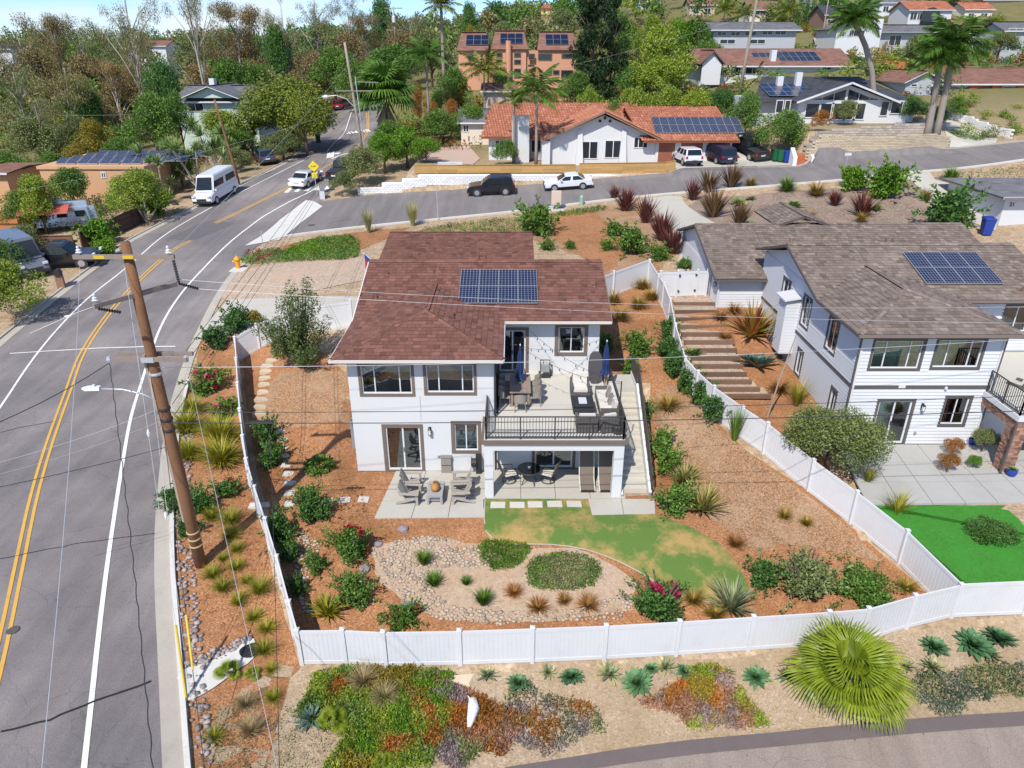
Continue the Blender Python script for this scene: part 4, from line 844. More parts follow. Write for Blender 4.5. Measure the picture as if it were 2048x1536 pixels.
def plank_fence(name,pts,h,nb,m,label,step=2.2,cap=True,base=0.):
 f=empty(name,(0,0,0),0,label,'fence');p=resample(pts,step)
 for q in p:MB().box(-.06,.06,-.06,.06,-.2,h+base).build('post',m,f,loc=HV(q.x,q.y))
 for a,b in zip(p,p[1:]):
  za,zb=H(a.x,a.y)+base,H(b.x,b.y)+base;e=h/nb
  for k in range(nb):
   z=(k+.5)*e;MB().bar((a.x,a.y-.05,za+z),(b.x,b.y-.05,zb+z),.035,e*.93).build('plank',m,f)
  if cap:MB().bar((a.x,a.y-.05,za+h+.02),(b.x,b.y-.05,zb+h+.02),.14,.04).build('cap_board',m,f)
 return f
plank_fence('plank_fence',[(-42.79,58.34),(-39.62,57.98),(-35.61,57.9)],1.35,7,wood_lit,'sunlit red-brown horizontal plank fence behind the parked pickup')
plank_fence('plank_fence',[(-35.73,58.3),(-34.93,62.04),(-34.28,66.65)],1.5,8,wood_shaded,'dark horizontal plank fence curving along the far verge of the road')
plank_fence('plank_fence',[(-10,75.8),(6.5,75.8)],.8,4,wood_gold,'low golden board fence on top of the white block wall',base=.1)
plank_fence('plank_fence',[(7.0,75.8),(16.8,75.8)],1.0,6,wood_gold,'golden board fence in front of the red-tiled gable')
blockm=mat('white_block',(.80,.79,.76),.85,.1,3,.3,30,objvar=.07)
def block_wall(label,pts,tops,m,bl=.42,bh=.2,th=.22,nparts=300,name='block_wall',back=0):
 """pts along the foot, tops(x) height of the top; blocks laid in running bond"""
 w=empty(name,(0,0,0),0,label,'wall');p=resample(pts,bl);me=MB().box(.012,bl-.012,-th/2+.0,th/2,.012,bh-.012).mesh('block',m);cnt=0;rest=MB()
 lo=min(H(q.x,q.y)for q in p)-.1
 core=MB();
 for i,(a,b)in enumerate(zip(p,p[1:])):
  g=H((a.x+b.x)/2,(a.y+b.y)/2);t=tops((a.x+b.x)/2,g);ang=math.atan2(b.y-a.y,b.x-a.x);z=math.floor((g-.15)/bh)*bh;k=0
  core.hexa([(a.x,a.y+.03,g-.3),(b.x,b.y+.03,g-.3),(b.x,b.y+.1,g-.3),(a.x,a.y+.1,g-.3),(a.x,a.y+.03,t-.05),(b.x,b.y+.03,t-.05),(b.x,b.y+.1,t-.05),(a.x,a.y+.1,t-.05)])
  while z<t-bh*.5:
   sh=(round(z/bh)%2)*.5;q=a.lerp(b,sh);oz=random.uniform(-.006,.006)
   if cnt<nparts and True:inst('block',me,w,(q.x,q.y+oz,z),(0,0,ang));cnt+=1
   else:
    M_=Matrix.Translation((q.x,q.y+oz,z))@Matrix.Rotation(ang,4,'Z');r0=len(rest.v);rest.box(.012,bl-.012,-th/2,th/2,.012,bh-.012);rest.xf(M_,r0)
   z+=bh;k+=1
 core.build('mortar',m,w)
 if rest.v:tag(rest.build('block_courses',m,w),kind='stuff')
 return w
wl=[(x,y+.3)for x,y in[(-15.92,74.43),(-14.17,74.81),(-9.01,75.01),(-4.6,75.04),(.0,75.11),(3.92,75.14),(9.08,75.2),(15.77,75.43)]]
block_wall('long white painted block wall beside the side street behind the parked black SUV',wl,lambda x,g:5.3 if x>-9.5 else(4.9 if x>-11.5 else(4.5 if x>-13.5 else g+.6)),blockm)
tanb=mat('tan_block',(.52,.42,.29),.9,.15,3,.3,30,objvar=.14)
block_wall('tan stacked-block retaining wall at the kerb below the leaning palms',[(x,y+.5)for x,y in[(30.8,77.12),(34.91,76.21),(40.01,76.3),(46.04,78.02)]],lambda x,g:g+1.25,tanb,bl=.5,bh=.16)
greyb=mat('garden_block',(.43,.37,.30),.9,.15,3,.3,30,objvar=.2)
block_wall('upper tier of grey plantable blocks below the glass-gabled house',[(30.8,78.6),(34,78.9),(38,79),(43.5,79.2)],lambda x,g:g+1.5,greyb,bl=.55,bh=.24)
block_wall('white scalloped block wall beside the curved driveway of the brick house',[(51.02,89.64),(52.14,86.71),(52.52,83.27),(53.27,79.9)],lambda x,g:g+.8,blockm,bl=.5,bh=.2)
tp_=[(RF[0][0]+.35,RF[0][1]+.3),(RF[1][0]+.3,RF[1][1]+.15),(RF[2][0]+.3,RF[2][1]+.1)]
drape('artificial_turf',tp_+[(RF[2][0]+.4,23.55),(27,23.75),(27,RF[0][1]+.35)],0,turf_m,zf=lambda x,y:.0+.45*min(1,max(0,(y-19.6)/4)),thick=-1.2)
# ------------------------------------------------------------------ poles and wires
pole_m=mat('weathered_pole',(.20,.095,.045),.9,.35,1.4,.7,22)
arm_m=mat('crossarm_wood',(.25,.20,.17),.85,.2,3,.3)
pole_g=mat('grey_pole',(.34,.28,.22),.9,.2,1.5,.4)
insul=mat('insulator',(.62,.64,.66),.3,.05);rubber=mat('black_rubber',(.018,.018,.02),.5,.1)
wire_w=mat('bright_wire',(.55,.55,.55),.4,0,metal=.3);wire_k=mat('dark_wire',(.03,.03,.035),.6,0)
guard_y=mat('yellow_guard',(.62,.46,.05),.5,.1)
PX,PY,PB,PT=-11.7,21.23,-.6,11.7
def pole(name,x,y,top,r0,r1,label,m,lean=(0,0),cat='utility pole'):
 b=H(x,y);o=empty(name,(x,y,b),0,label,cat);h=top-b
 pts=[(lean[0]*t,lean[1]*t,h*t)for t in(0,.25,.5,.75,1)];pts[0]=(0,0,-.4)
 MB().tube(pts,[r0,r0*.9+r1*.1,(r0+r1)/2,r0*.25+r1*.75,r1],14).build('shaft',m,o,smooth=True);return o
mp_=pole('utility_pole',PX,PY,PT,.215,.145,'tall brown wooden utility pole with crossarms and a street lamp by the kerb',pole_m)
lz=lambda z:z-H(PX,PY)
def pin(parent,p):
 MB().lathe([(.02,0),(.03,.05),(.10,.08),(.055,.11),(.075,.15),(.03,.19),(.045,.24),(.02,.28)],10,p).build('insulator',insul,parent)
def strain(parent,a,b):
 a,b=Vector(a),Vector(b);d=(b-a);n=9;mb=MB()
 for k in range(n):q=a+d*(k/n);mb.tube([q,q+d*.05,q+d*.1],[.028,.06,.028],8)
 mb.build('strain_insulator',rubber,parent)
MB().bar((-1.55,-.2,lz(11.3)),(1.5,-.2,lz(11.3)),.10,.13).build('crossarm',arm_m,mp_)
for x in(-.75,.12):MB().box(x-.16,x+.16,-.258,-.252,lz(11.25),lz(11.35)).build('warning_plate',mat('yellow_plate',(.62,.42,.03),.5,.15,30),mp_)
for x in(-1.35,1.35):pin(mp_,(x,-.2,lz(11.36)))
pin(mp_,(-.75,-1.0,lz(10.12)))
MB().bar((-.75,-1.15,lz(10.05)),(.75,1.1,lz(10.05)),.11,.14).build('crossarm',arm_m,mp_)
strain(mp_,(1.45,-.2,lz(11.2)),(1.5,-.25,lz(10.5)));strain(mp_,(.8,1.15,lz(10.05)),(1.4,1.2,lz(9.85)));strain(mp_,(-.6,-1.2,lz(10.0)),(.0,-1.1,lz(9.85)))
for y in(-.26,.22):MB().bar((-1.28,y,lz(7.95)),(1.25,y,lz(7.95)),.10,.13).build('crossarm',arm_m,mp_)
MB().box(-.2,.2,-.33,-.31,lz(7.86),lz(8.03)).build('mounting_plate',galv,mp_)
for x,y in((-1.25,-.26),(1.2,-.2)):MB().lathe([(.07,-.1),(.09,0),(.06,.1)],8,(x,y,lz(7.95))).build('cable_clamp',galv,mp_)
for k,z in enumerate((.95,1.25,1.55)):
 MB().lathe([(.232,z),(.232,z+.045)],14,(.0,0,0)).build('reflective_band',mat('pale_band',(.60,.47,.22),.5,.1),mp_)
lp=[(-.1,0,lz(6.3)),(-.6,-.02,lz(6.6)),(-1.2,-.05,lz(6.78)),(-1.9,-.08,lz(6.82))]
la=MB().tube(lp,.03,8).build('lamp_arm',galv,mp_,smooth=True)
MB().add([(-2.55,-.08,lz(6.80)),(-2.35,-.22,lz(6.80)),(-1.9,-.19,lz(6.80)),(-1.9,.03,lz(6.80)),(-2.35,.06,lz(6.80)),(-2.5,-.08,lz(6.87)),(-2.35,-.18,lz(6.89)),(-1.9,-.15,lz(6.91)),(-1.9,-.01,lz(6.91)),(-2.35,.02,lz(6.89))],
   [(4,3,2,1,0),(5,6,7,8,9),(0,1,6,5),(1,2,7,6),(2,3,8,7),(3,4,9,8),(4,0,5,9)]).build('lamp_head',mat('lamp_head',(.70,.72,.74),.35,.03),mp_)
MB().lathe([(.05,0),(.05,.06),(.02,.08)],8,(-2.1,-.08,lz(6.9))).build('photocell',insul,mp_)
for z in(7.3,6.0,5.6,5.2):MB().lathe([(.2,lz(z)),(.215,lz(z)+.05),(.2,lz(z)+.1)],12).build('cable_band',black_metal if z<6.5 else galv,mp_)
mb=MB();mb.box(-.28,-.2,-.05,.05,2,lz(8));mb.build('conduit',pole_g,mp_)
def wire(a,b,sag,m,r,label,n=14,name='overhead_wire',wig=0,cat='wire'):
 a,b=Vector(a),Vector(b);pts=[]
 for i in range(n+1):
  t=i/n;p=a.lerp(b,t);p.z-=sag*4*t*(1-t)
  if wig:p.x+=wig*math.sin(i*1.9);p.z+=wig*math.cos(i*1.7)
  pts.append(p)
 return tag(MB().tube(pts,r*.8,5).build(name,m),label,cat,'overhead wires')
A=lambda x,y,z:(PX+x,PY+y,z)
def yp(p,y):return(p[0],y,p[1])
wire(A(.2,-.1,5.95),yp((22.96,5.88),23),.25,wire_k,.014,'upper of the two dark cables running from the pole across the balcony railing',24)
wire(A(.2,-.1,5.55),yp((22.2,5.74),22),.22,wire_k,.02,'lower, thicker dark cable running from the pole across the lower door',24)
mb=MB().tube([(-9.0,21.38,5.44),(-8.95,21.38,5.44),(-8.2,21.42,5.43),(-8.15,21.42,5.43)],[.02,.06,.06,.02],8);tag(mb.build('splice_closure',rubber),'black cylindrical splice closure hanging on the lower dark cable','cable closure')
wire(A(.15,-.1,7.6),yp((23.51,7.61),24.5),.35,wire_w,.011,'bright thin wire running from the pole past the upper windows',24)
wire(A(1.4,-.2,10.6),yp((24.52,8.14),26),.5,wire_w,.008,'faint thin wire crossing the red-brown roof above the hip',24)
wire(A(1.3,1.2,9.85),yp((23.9,7.66),25),.3,wire_w,.008,'faint thin wire crossing the lower part of the red-brown roof',24)
P2=(-18.4,91.3)
for k,(dx,dz,z2,x2)in enumerate(((1.2,7.9,10.2,.9),(1.0,8.0,10.9,.3),(.2,6.1,9.6,.1),(.2,5.7,9.2,.0),(1.35,11.4,17.2,.8))):
 wire(A(dx,.2,dz),(P2[0]+x2,P2[1],z2),.5,wire_k if k<4 else wire_w,.013 if k<4 else .01,['cable from the lower crossarm to the pole at the bend of the road','second cable from the lower crossarm towards the far roadside pole','cable from the middle of the brown pole towards the far roadside pole','lowest cable from the brown pole towards the far roadside pole','bright topmost wire from the brown pole towards the far roadside pole'][k],24)
wire(A(-1.25,-.3,7.85),yp((-13.53,8.64),14),.2,wire_k,.016,'dark cable from the left end of the lower crossarm out over the road',12)
wire(A(-.2,-.1,6.05),yp((-17.26,5.59),17.5),.2,wire_w,.009,'upper of two bright wires from the pole across the road')
wire(A(-.2,-.1,5.6),yp((-16.9,5.53),17),.2,wire_w,.006,'lower, fainter of two bright wires from the pole across the road')
wire(A(-.2,-.1,4.6),yp((-17.53,4.84),17.5),.1,wire_k,.014,'dark wire low on the pole crossing over the road')
wire(A(-1.25,-.3,7.8),yp((-6.01,4.44),7.5),.5,wire_k,.016,'wavy dark lashed cable coming from the lower crossarm above the white road line',60,wig=.022)
wire(A(-1.35,-.25,11.2),yp((-5.03,9.3),4.6),.3,wire_w,.007,'bright wire from the left end of the top crossarm coming down over the road')
wire(A(1.2,-.25,7.9),yp((-3.22,5.95),6.6),.3,wire_w,.007,'bright wire from the lower crossarm coming down over the verge grasses')
wire((-8.3,21.4,5.4),yp((-3.58,5.61),6.8),.2,wire_k,.009,'thin dark wire from the splice closure coming down over the verge')
an=(-10.06,15.64);an2=(-8.62,13.31)
wire(A(-.1,-.15,11.0),(an[0],an[1],H(*an)),0,wire_w,.009,'upper bright guy wire from the pole top down to the kerb',name='guy_wire')
wire(A(-.1,-.15,7.5),(an[0]+.1,an[1]+.05,H(*an)),0,wire_w,.009,'lower bright guy wire from the pole down to the yellow guard',name='guy_wire')
wire(A(0,-.2,6.0),(an2[0],an2[1],H(*an2)),0,wire_k,.014,'dark guy wire from the middle of the pole over the mulch verge',name='guy_wire')
a=Vector((an[0],an[1],H(*an)));d=(Vector(A(-.1,-.15,11.0))-a).normalized();tag(MB().tube([a,a+d*2.4],.04,8).build('guy_guard',guard_y),'yellow plastic guard round the foot of the guy wire at the kerb','guy guard')
a=Vector((an2[0],an2[1],H(*an2)));d=(Vector(A(0,-.2,6.0))-a).normalized();tag(MB().tube([a+d*3.0,a+d*4.6],.035,8).build('guy_guard',guard_y),'yellow plastic sleeve higher on the dark guy wire','guy guard')
for t,q in((.62,A(-.1,-.15,11.0)),(.55,A(-.1,-.15,7.5))):
 p=Vector((an[0],an[1],H(*an))).lerp(Vector(q),t);d=(Vector(q)-p).normalized();tag(MB().tube([p-d*.12,p,p+d*.12],[.02,.05,.02],6).build('guy_insulator',insul),'small strain insulator on the %s guy wire'%('upper' if t>.6 else 'lower'),'insulator')
p2=pole('utility_pole',P2[0],P2[1],17.6,.19,.13,'wooden utility pole with a lamp arm at the bend of the road',pole_g,(-1.0,0))
l2=lambda z:z-H(*P2)
MB().tube([(-.5,0,l2(10.6)),(-1.4,0,l2(11.5)),(-2.6,-.1,l2(11.9)),(-3.6,-.1,l2(11.8))],.05,6).build('lamp_arm',galv,p2);MB().lathe([(.05,-.45),(.22,-.1),(.2,.2),(.05,.35)],8,(-3.8,-.1,l2(11.75)),'x').build('lamp_head',insul,p2)
for y in(-.15,.15):MB().bar((-2.6,y,l2(12.4)),(1.8,y,l2(12.4)),.1,.12).build('crossarm',arm_m,p2)
MB().bar((.1,0,l2(13.4)),(2.6,0,l2(13.3)),.08,.1).build('crossarm',arm_m,p2);MB().tube([(.3,-.15,0),(-.1,-.15,l2(14))],.06,6).build('conduit',alu,p2)
p3=pole('utility_pole',*(-23.69,160.31),24.5,.2,.14,'slim pole carrying a transformer can and two crossarms above the trees',pole_g)
z3=H(*(-23.69,160.31));MB().bar((-1.8,0,24.2-z3),(1.8,0,24.2-z3),.12,.16).build('crossarm',arm_m,p3);MB().bar((-1.6,0,20.3-z3),(1.6,0,20.3-z3),.12,.16).build('crossarm',arm_m,p3);MB().lathe([(.32,0),(.36,.1),(.36,1.1),(.2,1.25)],10,(0,-.45,21.6-z3)).build('transformer',insul,p3)
p4=pole('utility_pole',*(31.79,107.19),30.5,.22,.16,'tall grey pole rising beside the red-roofed white house on the hill',pole_g,(1.3,0))
p5=pole('utility_pole',*(-29.41,78.56),12.2,.15,.11,'short rust-brown pole behind the white van',pole_m,(-1.2,0));MB().bar((-3.6,0,7.5),(-.7,0,7.5),.08,.1).build('crossarm',arm_m,p5)
for i,(u,t,lab)in enumerate((((62.45,159.08),27,'thin pole in front of the grey gabled house on the hill'),((87.72,214.63),36,'thin pole between the upper hillside houses'))):pole('utility_pole',*u,t,.14,.11,lab,pole_g)
for a,b,lab in(((P2[0]-.9,P2[1],17.4),((-23.69,160.31)[0],(-23.69,160.31)[1],24.1),'wire between the bend pole and the transformer pole'),((P2[0]-.9,P2[1],15.6),((-23.69,160.31)[0],(-23.69,160.31)[1],20.2),'lower wire between the bend pole and the transformer pole'),
      (((-23.69,160.31)[0],(-23.69,160.31)[1],20.2),(2,95,11.0),'service wire from the transformer pole down to the red-tiled house'),(((31.79,107.19)[0],(31.79,107.19)[1],21),(-2,128,12.5),'wire crossing in front of the dark conifer'),
      ((P2[0],P2[1],11),(-42,62,6),'wire from the bend pole across the road towards the flat-roofed house'),((P2[0],P2[1],12.3),(-60,100,9),'wire from the bend pole to the trees across the road')):
 wire(a,b,.8,wire_w,.012,lab)
# ------------------------------------------------------------------ plants
RN=np.random.default_rng(7)
def unit(v):return v/np.maximum(np.linalg.norm(v,axis=-1,keepdims=True),1e-9)
def fast_mesh(name,V,F,mats,mi=None,smooth=False):
 """V (n,3), F (m,k) with one k"""
 me=bpy.data.meshes.new(name);n,m,k=len(V),len(F),F.shape[1]
 me.vertices.add(n);me.vertices.foreach_set('co',np.ascontiguousarray(V,np.float32).ravel())
 me.loops.add(m*k);me.loops.foreach_set('vertex_index',np.ascontiguousarray(F,np.int32).ravel())
 me.polygons.add(m);me.polygons.foreach_set('loop_start',np.arange(0,m*k,k,dtype=np.int32));me.polygons.foreach_set('loop_total',np.full(m,k,np.int32))
 for q in(mats if isinstance(mats,(list,tuple))else[mats]):me.materials.append(q)
 if mi is not None:me.polygons.foreach_set('material_index',np.ascontiguousarray(mi,np.int32))
 if smooth:me.polygons.foreach_set('use_smooth',np.ones(m,bool))
 me.update(calc_edges=True);return me
def leaf_arrays(pos,axis,ln,wd,fold=.25,nrm=None):
 """one pointed leaf (two triangles as a folded quad) per position"""
 n=len(pos);a=unit(axis);r=unit(np.cross(a,nrm if nrm is not None else RN.normal(size=(n,3))));up=np.cross(r,a)
 ln=np.broadcast_to(ln,n)[:,None];wd=np.broadcast_to(wd,n)[:,None]
 V=np.stack([pos,pos+a*ln*.45+r*wd*.5+up*wd*fold,pos+a*ln,pos+a*ln*.45-r*wd*.5+up*wd*fold],1).reshape(-1,3)
 return V,np.arange(n*4).reshape(n,4)
def shell_points(n,c,rad,inner=.45):
 d=unit(RN.normal(size=(n,3)));t=RN.uniform(inner**2,1,n)**.5
 return np.asarray(c)+d*t[:,None]*np.asarray(rad),d
def leaf_cloud(name,clumps,n,ln,wd,m,droop=0.,out=.8,flat=0.,mi=None,extra=None,inner=.45,low_cut=None):
 """clumps: (cx, cy, cz, rx, ry, rz); n leaves shared out by volume; extra: list of (points, axis, ln, wd, material index)"""
 vol=np.array([c[3]*c[4]*c[5]for c in clumps])**(2/3);cnt=np.maximum(4,(n*vol/vol.sum()).astype(int));Ps=[];Ds=[]
 for c,k in zip(clumps,cnt):
  p,d=shell_points(k,c[:3],c[3:],inner);Ps.append(p);Ds.append(d)
 P=np.concatenate(Ps);D=np.concatenate(Ds)
 if low_cut is not None:k=P[:,2]>low_cut;P,D=P[k],D[k]
 ax=D*out+RN.normal(size=D.shape)*.6+np.array([0,0,-droop+.15])
 l=ln*RN.uniform(.65,1.3,len(P));V,F=leaf_arrays(P,ax,l,wd*RN.uniform(.7,1.3,len(P)),nrm=D+RN.normal(size=D.shape)*.5+np.array([0,0,.5]))
 MI=np.zeros(len(F),int);mats=[m]if not isinstance(m,(list,tuple))else list(m)
 if extra:
  for p2,a2,l2,w2,i2 in extra:
   v,f=leaf_arrays(p2,a2,l2,w2);F=np.concatenate([F,f+len(V)]);V=np.concatenate([V,v]);MI=np.concatenate([MI,np.full(len(f),i2)])
 return fast_mesh(name,V,F,mats,MI if len(mats)>1 else None)
def blades(name,n,ln,wd,m,spread=(.1,1.2),bend=.8,segs=4,base_r=.06,fold=0.,taper=(1,1.0,.75,.4,.03),jitter=.15,mats_i=None):
 """arching blades from one crown; spread = lean from upright at the foot (radians), bend = extra lean towards the tip"""
 az=RN.uniform(0,2*np.pi,n);le=RN.uniform(spread[0],spread[1],n);L=RN.uniform(ln[0],ln[1],n);W=wd*RN.uniform(.75,1.25,n)
 h=np.stack([np.cos(az),np.sin(az),0*az],1);s=np.stack([-np.sin(az),np.cos(az),0*az],1)
 p=h*(base_r*RN.uniform(0,1,n))[:,None];rows=[]
 for i in range(segs+1):
  t=i/segs;w=W*np.interp(t,np.linspace(0,1,len(taper)),taper);th=le+bend*t**1.3
  d=h*np.sin(th)[:,None]+np.array([0,0,1.])*np.cos(th)[:,None];up=np.cross(s,d)*-1
  if fold:rows.append((p-s*w[:,None]/2+up*(w*fold)[:,None],p.copy(),p+s*w[:,None]/2+up*(w*fold)[:,None]))
  else:rows.append((p-s*w[:,None]/2,p+s*w[:,None]/2))
  p=p+d*(L/segs)[:,None]
 k=len(rows[0]);V=np.stack([np.stack(r,1)for r in rows],1).reshape(-1,3);per=(segs+1)*k;F=[]
 for i in range(segs):
  for j in range(k-1):F.append([i*k+j,i*k+j+1,(i+1)*k+j+1,(i+1)*k+j])
 F=(np.arange(n)[:,None,None]*per+np.array(F)[None]).reshape(-1,4)
 return fast_mesh(name,V,F,m,smooth=bool(fold))
L_dark=leafmat('leaf_dark',(.043,.110,.026),(.080,.188,.041),(.144,.281,.069));L_mid=leafmat('leaf_mid',(.068,.145,.027),(.126,.242,.043),(.214,.349,.070));L_light=leafmat('leaf_light',(.140,.219,.025),(.235,.329,.037),(.360,.453,.070))
L_lime=leafmat('leaf_lime',(.081,.184,.014),(.138,.287,.023),(.218,.391,.040));L_olive=leafmat('leaf_olive',(.104,.136,.052),(.200,.242,.088),(.336,.378,.158));L_euc=leafmat('leaf_gum',(.105,.115,.051),(.210,.210,.084),(.357,.326,.147));L_eucb=leafmat('leaf_brown',(.150,.111,.052),(.260,.195,.085),(.390,.299,.143));
L_yel=leafmat('leaf_yellow',(.18,.15,.018),(.30,.24,.03),(.40,.33,.06));L_oran=leafmat('leaf_orange',(.26,.09,.02),(.40,.16,.03),(.5,.24,.06));L_grey=leafmat('leaf_grey',(.120,.144,.102),(.204,.228,.168),(.312,.336,.252))
L_red=leafmat('petal_red',(.30,.008,.02),(.46,.015,.035),(.58,.04,.06),trans=.3);L_pink=leafmat('petal_magenta',(.34,.01,.07),(.50,.02,.11),(.62,.07,.18),trans=.3);L_rust=leafmat('leaf_rust',(.14,.05,.02),(.22,.085,.03),(.30,.13,.05))
G_green=leafmat('grass_green',(.078,.169,.018),(.143,.260,.029),(.234,.351,.058));G_gold=leafmat('grass_gold',(.24,.16,.03),(.36,.25,.05),(.48,.36,.10));G_lime=leafmat('grass_lime',(.204,.204,.019),(.336,.324,.030),(.456,.444,.072));G_dry=leafmat('grass_dry',(.28,.21,.10),(.40,.31,.17),(.52,.42,.25));G_or=leafmat('grass_orange',(.26,.11,.03),(.38,.18,.05),(.48,.27,.09));G_red=leafmat('blade_burgundy',(.090,.026,.026),(.156,.050,.048),(.240,.102,.084));G_brz=leafmat('blade_bronze',(.11,.06,.035),(.19,.11,.06),(.27,.18,.1))
A_green=leafmat('agave_green',(.055,.148,.062),(.093,.210,.093),(.148,.284,.148),rough=.45,trans=.05);A_blue=leafmat('agave_blue',(.058,.111,.098),(.098,.163,.143),(.156,.234,.208),rough=.45,trans=.05);A_var=leafmat('agave_striped',(.12,.17,.11),(.28,.31,.16),(.52,.50,.28),rough=.45,trans=.05);A_lime=leafmat('agave_lime',(.14,.24,.05),(.22,.32,.09),(.32,.42,.16),rough=.45,trans=.05)
bark=mat('bark_brown',(.14,.10,.07),.95,.3,3,.5,20);bark_pale=mat('bark_pale',(.42,.36,.30),.85,.25,2,.3,12);bark_palm=mat('bark_palm',(.30,.25,.21),.95,.25,4,.6,16)
SHARE={}
def var(key,k,fn):
 """k different meshes of a kind, made once"""
 if key not in SHARE:SHARE[key]=[fn(i)for i in range(k)]
 return random.choice(SHARE[key])
def bush_clumps(seed,r=1.,h=1.,n=9,low=True):
 g=np.random.default_rng(seed);out=[]
 for i in range(n):
  a=g.uniform(0,6.28);d=g.uniform(.1,.62)*r;z=g.uniform(.25,.85)*h;q=g.uniform(.2,.36)
  out.append((math.cos(a)*d,math.sin(a)*d,z*(1-.35*d/r),q*r,q*r,q*h*.9))
 out.append((0,0,h*.45,r*.5,r*.5,h*.45));return out
def ph(t,*a):return t
def put(name,me,x,y,s,label,cat,group,parts=None,hz=None,sink=.02,rz=None,stem=None,part='foliage'):
 """a plant: an Empty at its foot with its foliage (and stem) as parts; s = width scale"""
 o=empty(name,(x,y,H(x,y)-sink),rz if rz is not None else random.uniform(0,6.28),label,cat,group);o.scale=(s,s,s*(hz or random.uniform(.92,1.1)))
 inst(part,me,o)
 if stem is not None:inst('stem',stem,o)
 return o
def stem_mesh(i):
 g=random.Random(i);mb=MB()
 for k in range(6):
  a=g.uniform(0,6.28);b=g.uniform(.15,.4);mb.tube([(0,0,-.05),(math.cos(a)*b*.4,math.sin(a)*b*.4,.25),(math.cos(a)*b,math.sin(a)*b,.62)],[.035,.025,.008],5)
 return mb.mesh('stem',bark)
STEM=[stem_mesh(i)for i in range(3)]
def shrub_mesh(m,leaf=.13,n=900,h=.85,flowers=None,nf=0):
 def f(i):
  cl=bush_clumps(i*7+3,.5,h,13);ex=[]
  if flowers:
   for _ in range(nf):
    c=cl[RN.integers(len(cl))];d=unit(RN.normal(size=3)+np.array([0,-.3,.9]));ctr=np.array(c[:3])+d*np.array(c[3:]);k=RN.integers(14,30)
    ex.append((ctr+RN.normal(size=(k,3))*.045,RN.normal(size=(k,3)),.075,.065,1))
  for _ in range(16):
   d=unit(RN.normal(size=3)*np.array([1,1,.6])+np.array([0,0,.55]));k=16;t=RN.uniform(.75,1.3,k)[:,None];ex.append((d*t*np.array([.5,.5,h*.62])+np.array([0,0,h*.35])+RN.normal(size=(k,3))*.02,d+RN.normal(size=(k,3))*.7,leaf*.7,leaf*.38,0))
  return leaf_cloud('foliage',cl,int(n*2.6),leaf*.62,leaf*.36,[m,flowers]if flowers else m,extra=ex,low_cut=.0)
 return f
def shrubs(key,m,spec,label,cat='shrub',group=None,leaf=.13,n=900,h=.85,flowers=None,nf=0,name='shrub',hz=None):
 """spec: (x, y, width); label: list of phrases"""
 for k,q in enumerate(spec):
  x,y,w=q[:3];put(name,var(key,3,shrub_mesh(m,leaf,n,h,flowers,nf)),x,y,w,label[k],cat,group,stem=random.choice(STEM)if h>.6 else None,hz=(q[3]if len(q)>3 else hz))
def tufts(key,m,spec,label,cat='grass clump',group='ornamental grass clumps',n=170,ln=(.35,.62),wd=.016,spread=(.1,1.0),bend=.9,name='grass_clump',hz=None,fold=0,segs=4,taper=(1,1.0,.75,.4,.03),base_r=.06,part='blades'):
 for k,q in enumerate(spec):
  x,y,w=q[:3];w*=1.3;me=var(key,3,lambda i:blades('blades',int(n*1.5),(ln[0],ln[1]*1.12),wd*1.35,m,spread,bend,segs,base_r,fold,taper));put(name,me,x,y,w,label[k]if isinstance(label,list)else label,cat,group,hz=hz or random.uniform(.9,1.15),part=part)
AG_T=(.75,.9,1.0,.75,.04)
def agaves(key,m,spec,label,n=34,ln=(.22,.52),wd=.15,spread=(.0,1.42),bend=.25,name='agave',group='agaves',cat='agave',hz=None):
 def f(i):
  g=2.39996;V=[];F=[];mats=m
  az=np.arange(n)*g+i;le=np.linspace(spread[0],spread[1],n)+RN.uniform(-.07,.07,n);L=np.linspace(ln[0],ln[1],n)*RN.uniform(.9,1.08,n)
  h=np.stack([np.cos(az),np.sin(az),0*az],1);s=np.stack([-np.sin(az),np.cos(az),0*az],1);p=h*.03;rows=[];segs=5
  for j in range(segs+1):
   t=j/segs;w=wd*np.interp(t,np.linspace(0,1,5),AG_T);th=le+bend*(t-.3);d=h*np.sin(th)[:,None]+np.array([0,0,1.])*np.cos(th)[:,None];up=np.cross(d,s)
   rows.append((p-s*w/2-up*w*.22,p+up*0,p+s*w/2-up*w*.22)if False else(p-s*w/2+np.cross(s,d)*-w*.22,p,p+s*w/2+np.cross(s,d)*-w*.22));p=p+d*(L/segs)[:,None]
  V=np.stack([np.stack(r,1)for r in rows],1).reshape(-1,3);per=(segs+1)*3;Q=[[a*3+b,a*3+b+1,(a+1)*3+b+1,(a+1)*3+b]for a in range(segs)for b in range(2)]
  F=(np.arange(n)[:,None,None]*per+np.array(Q)[None]).reshape(-1,4);return fast_mesh('leaves',V,F,m,smooth=True)
 for k,q in enumerate(spec):
  put(name,var(key,3,f),q[0],q[1],q[2]*1.15,label[k],cat,group,hz=hz or random.uniform(.75,1.1),part='rosette',sink=.0).rotation_euler=(random.uniform(-.22,.3),random.uniform(-.22,.22),random.uniform(0,6.28))
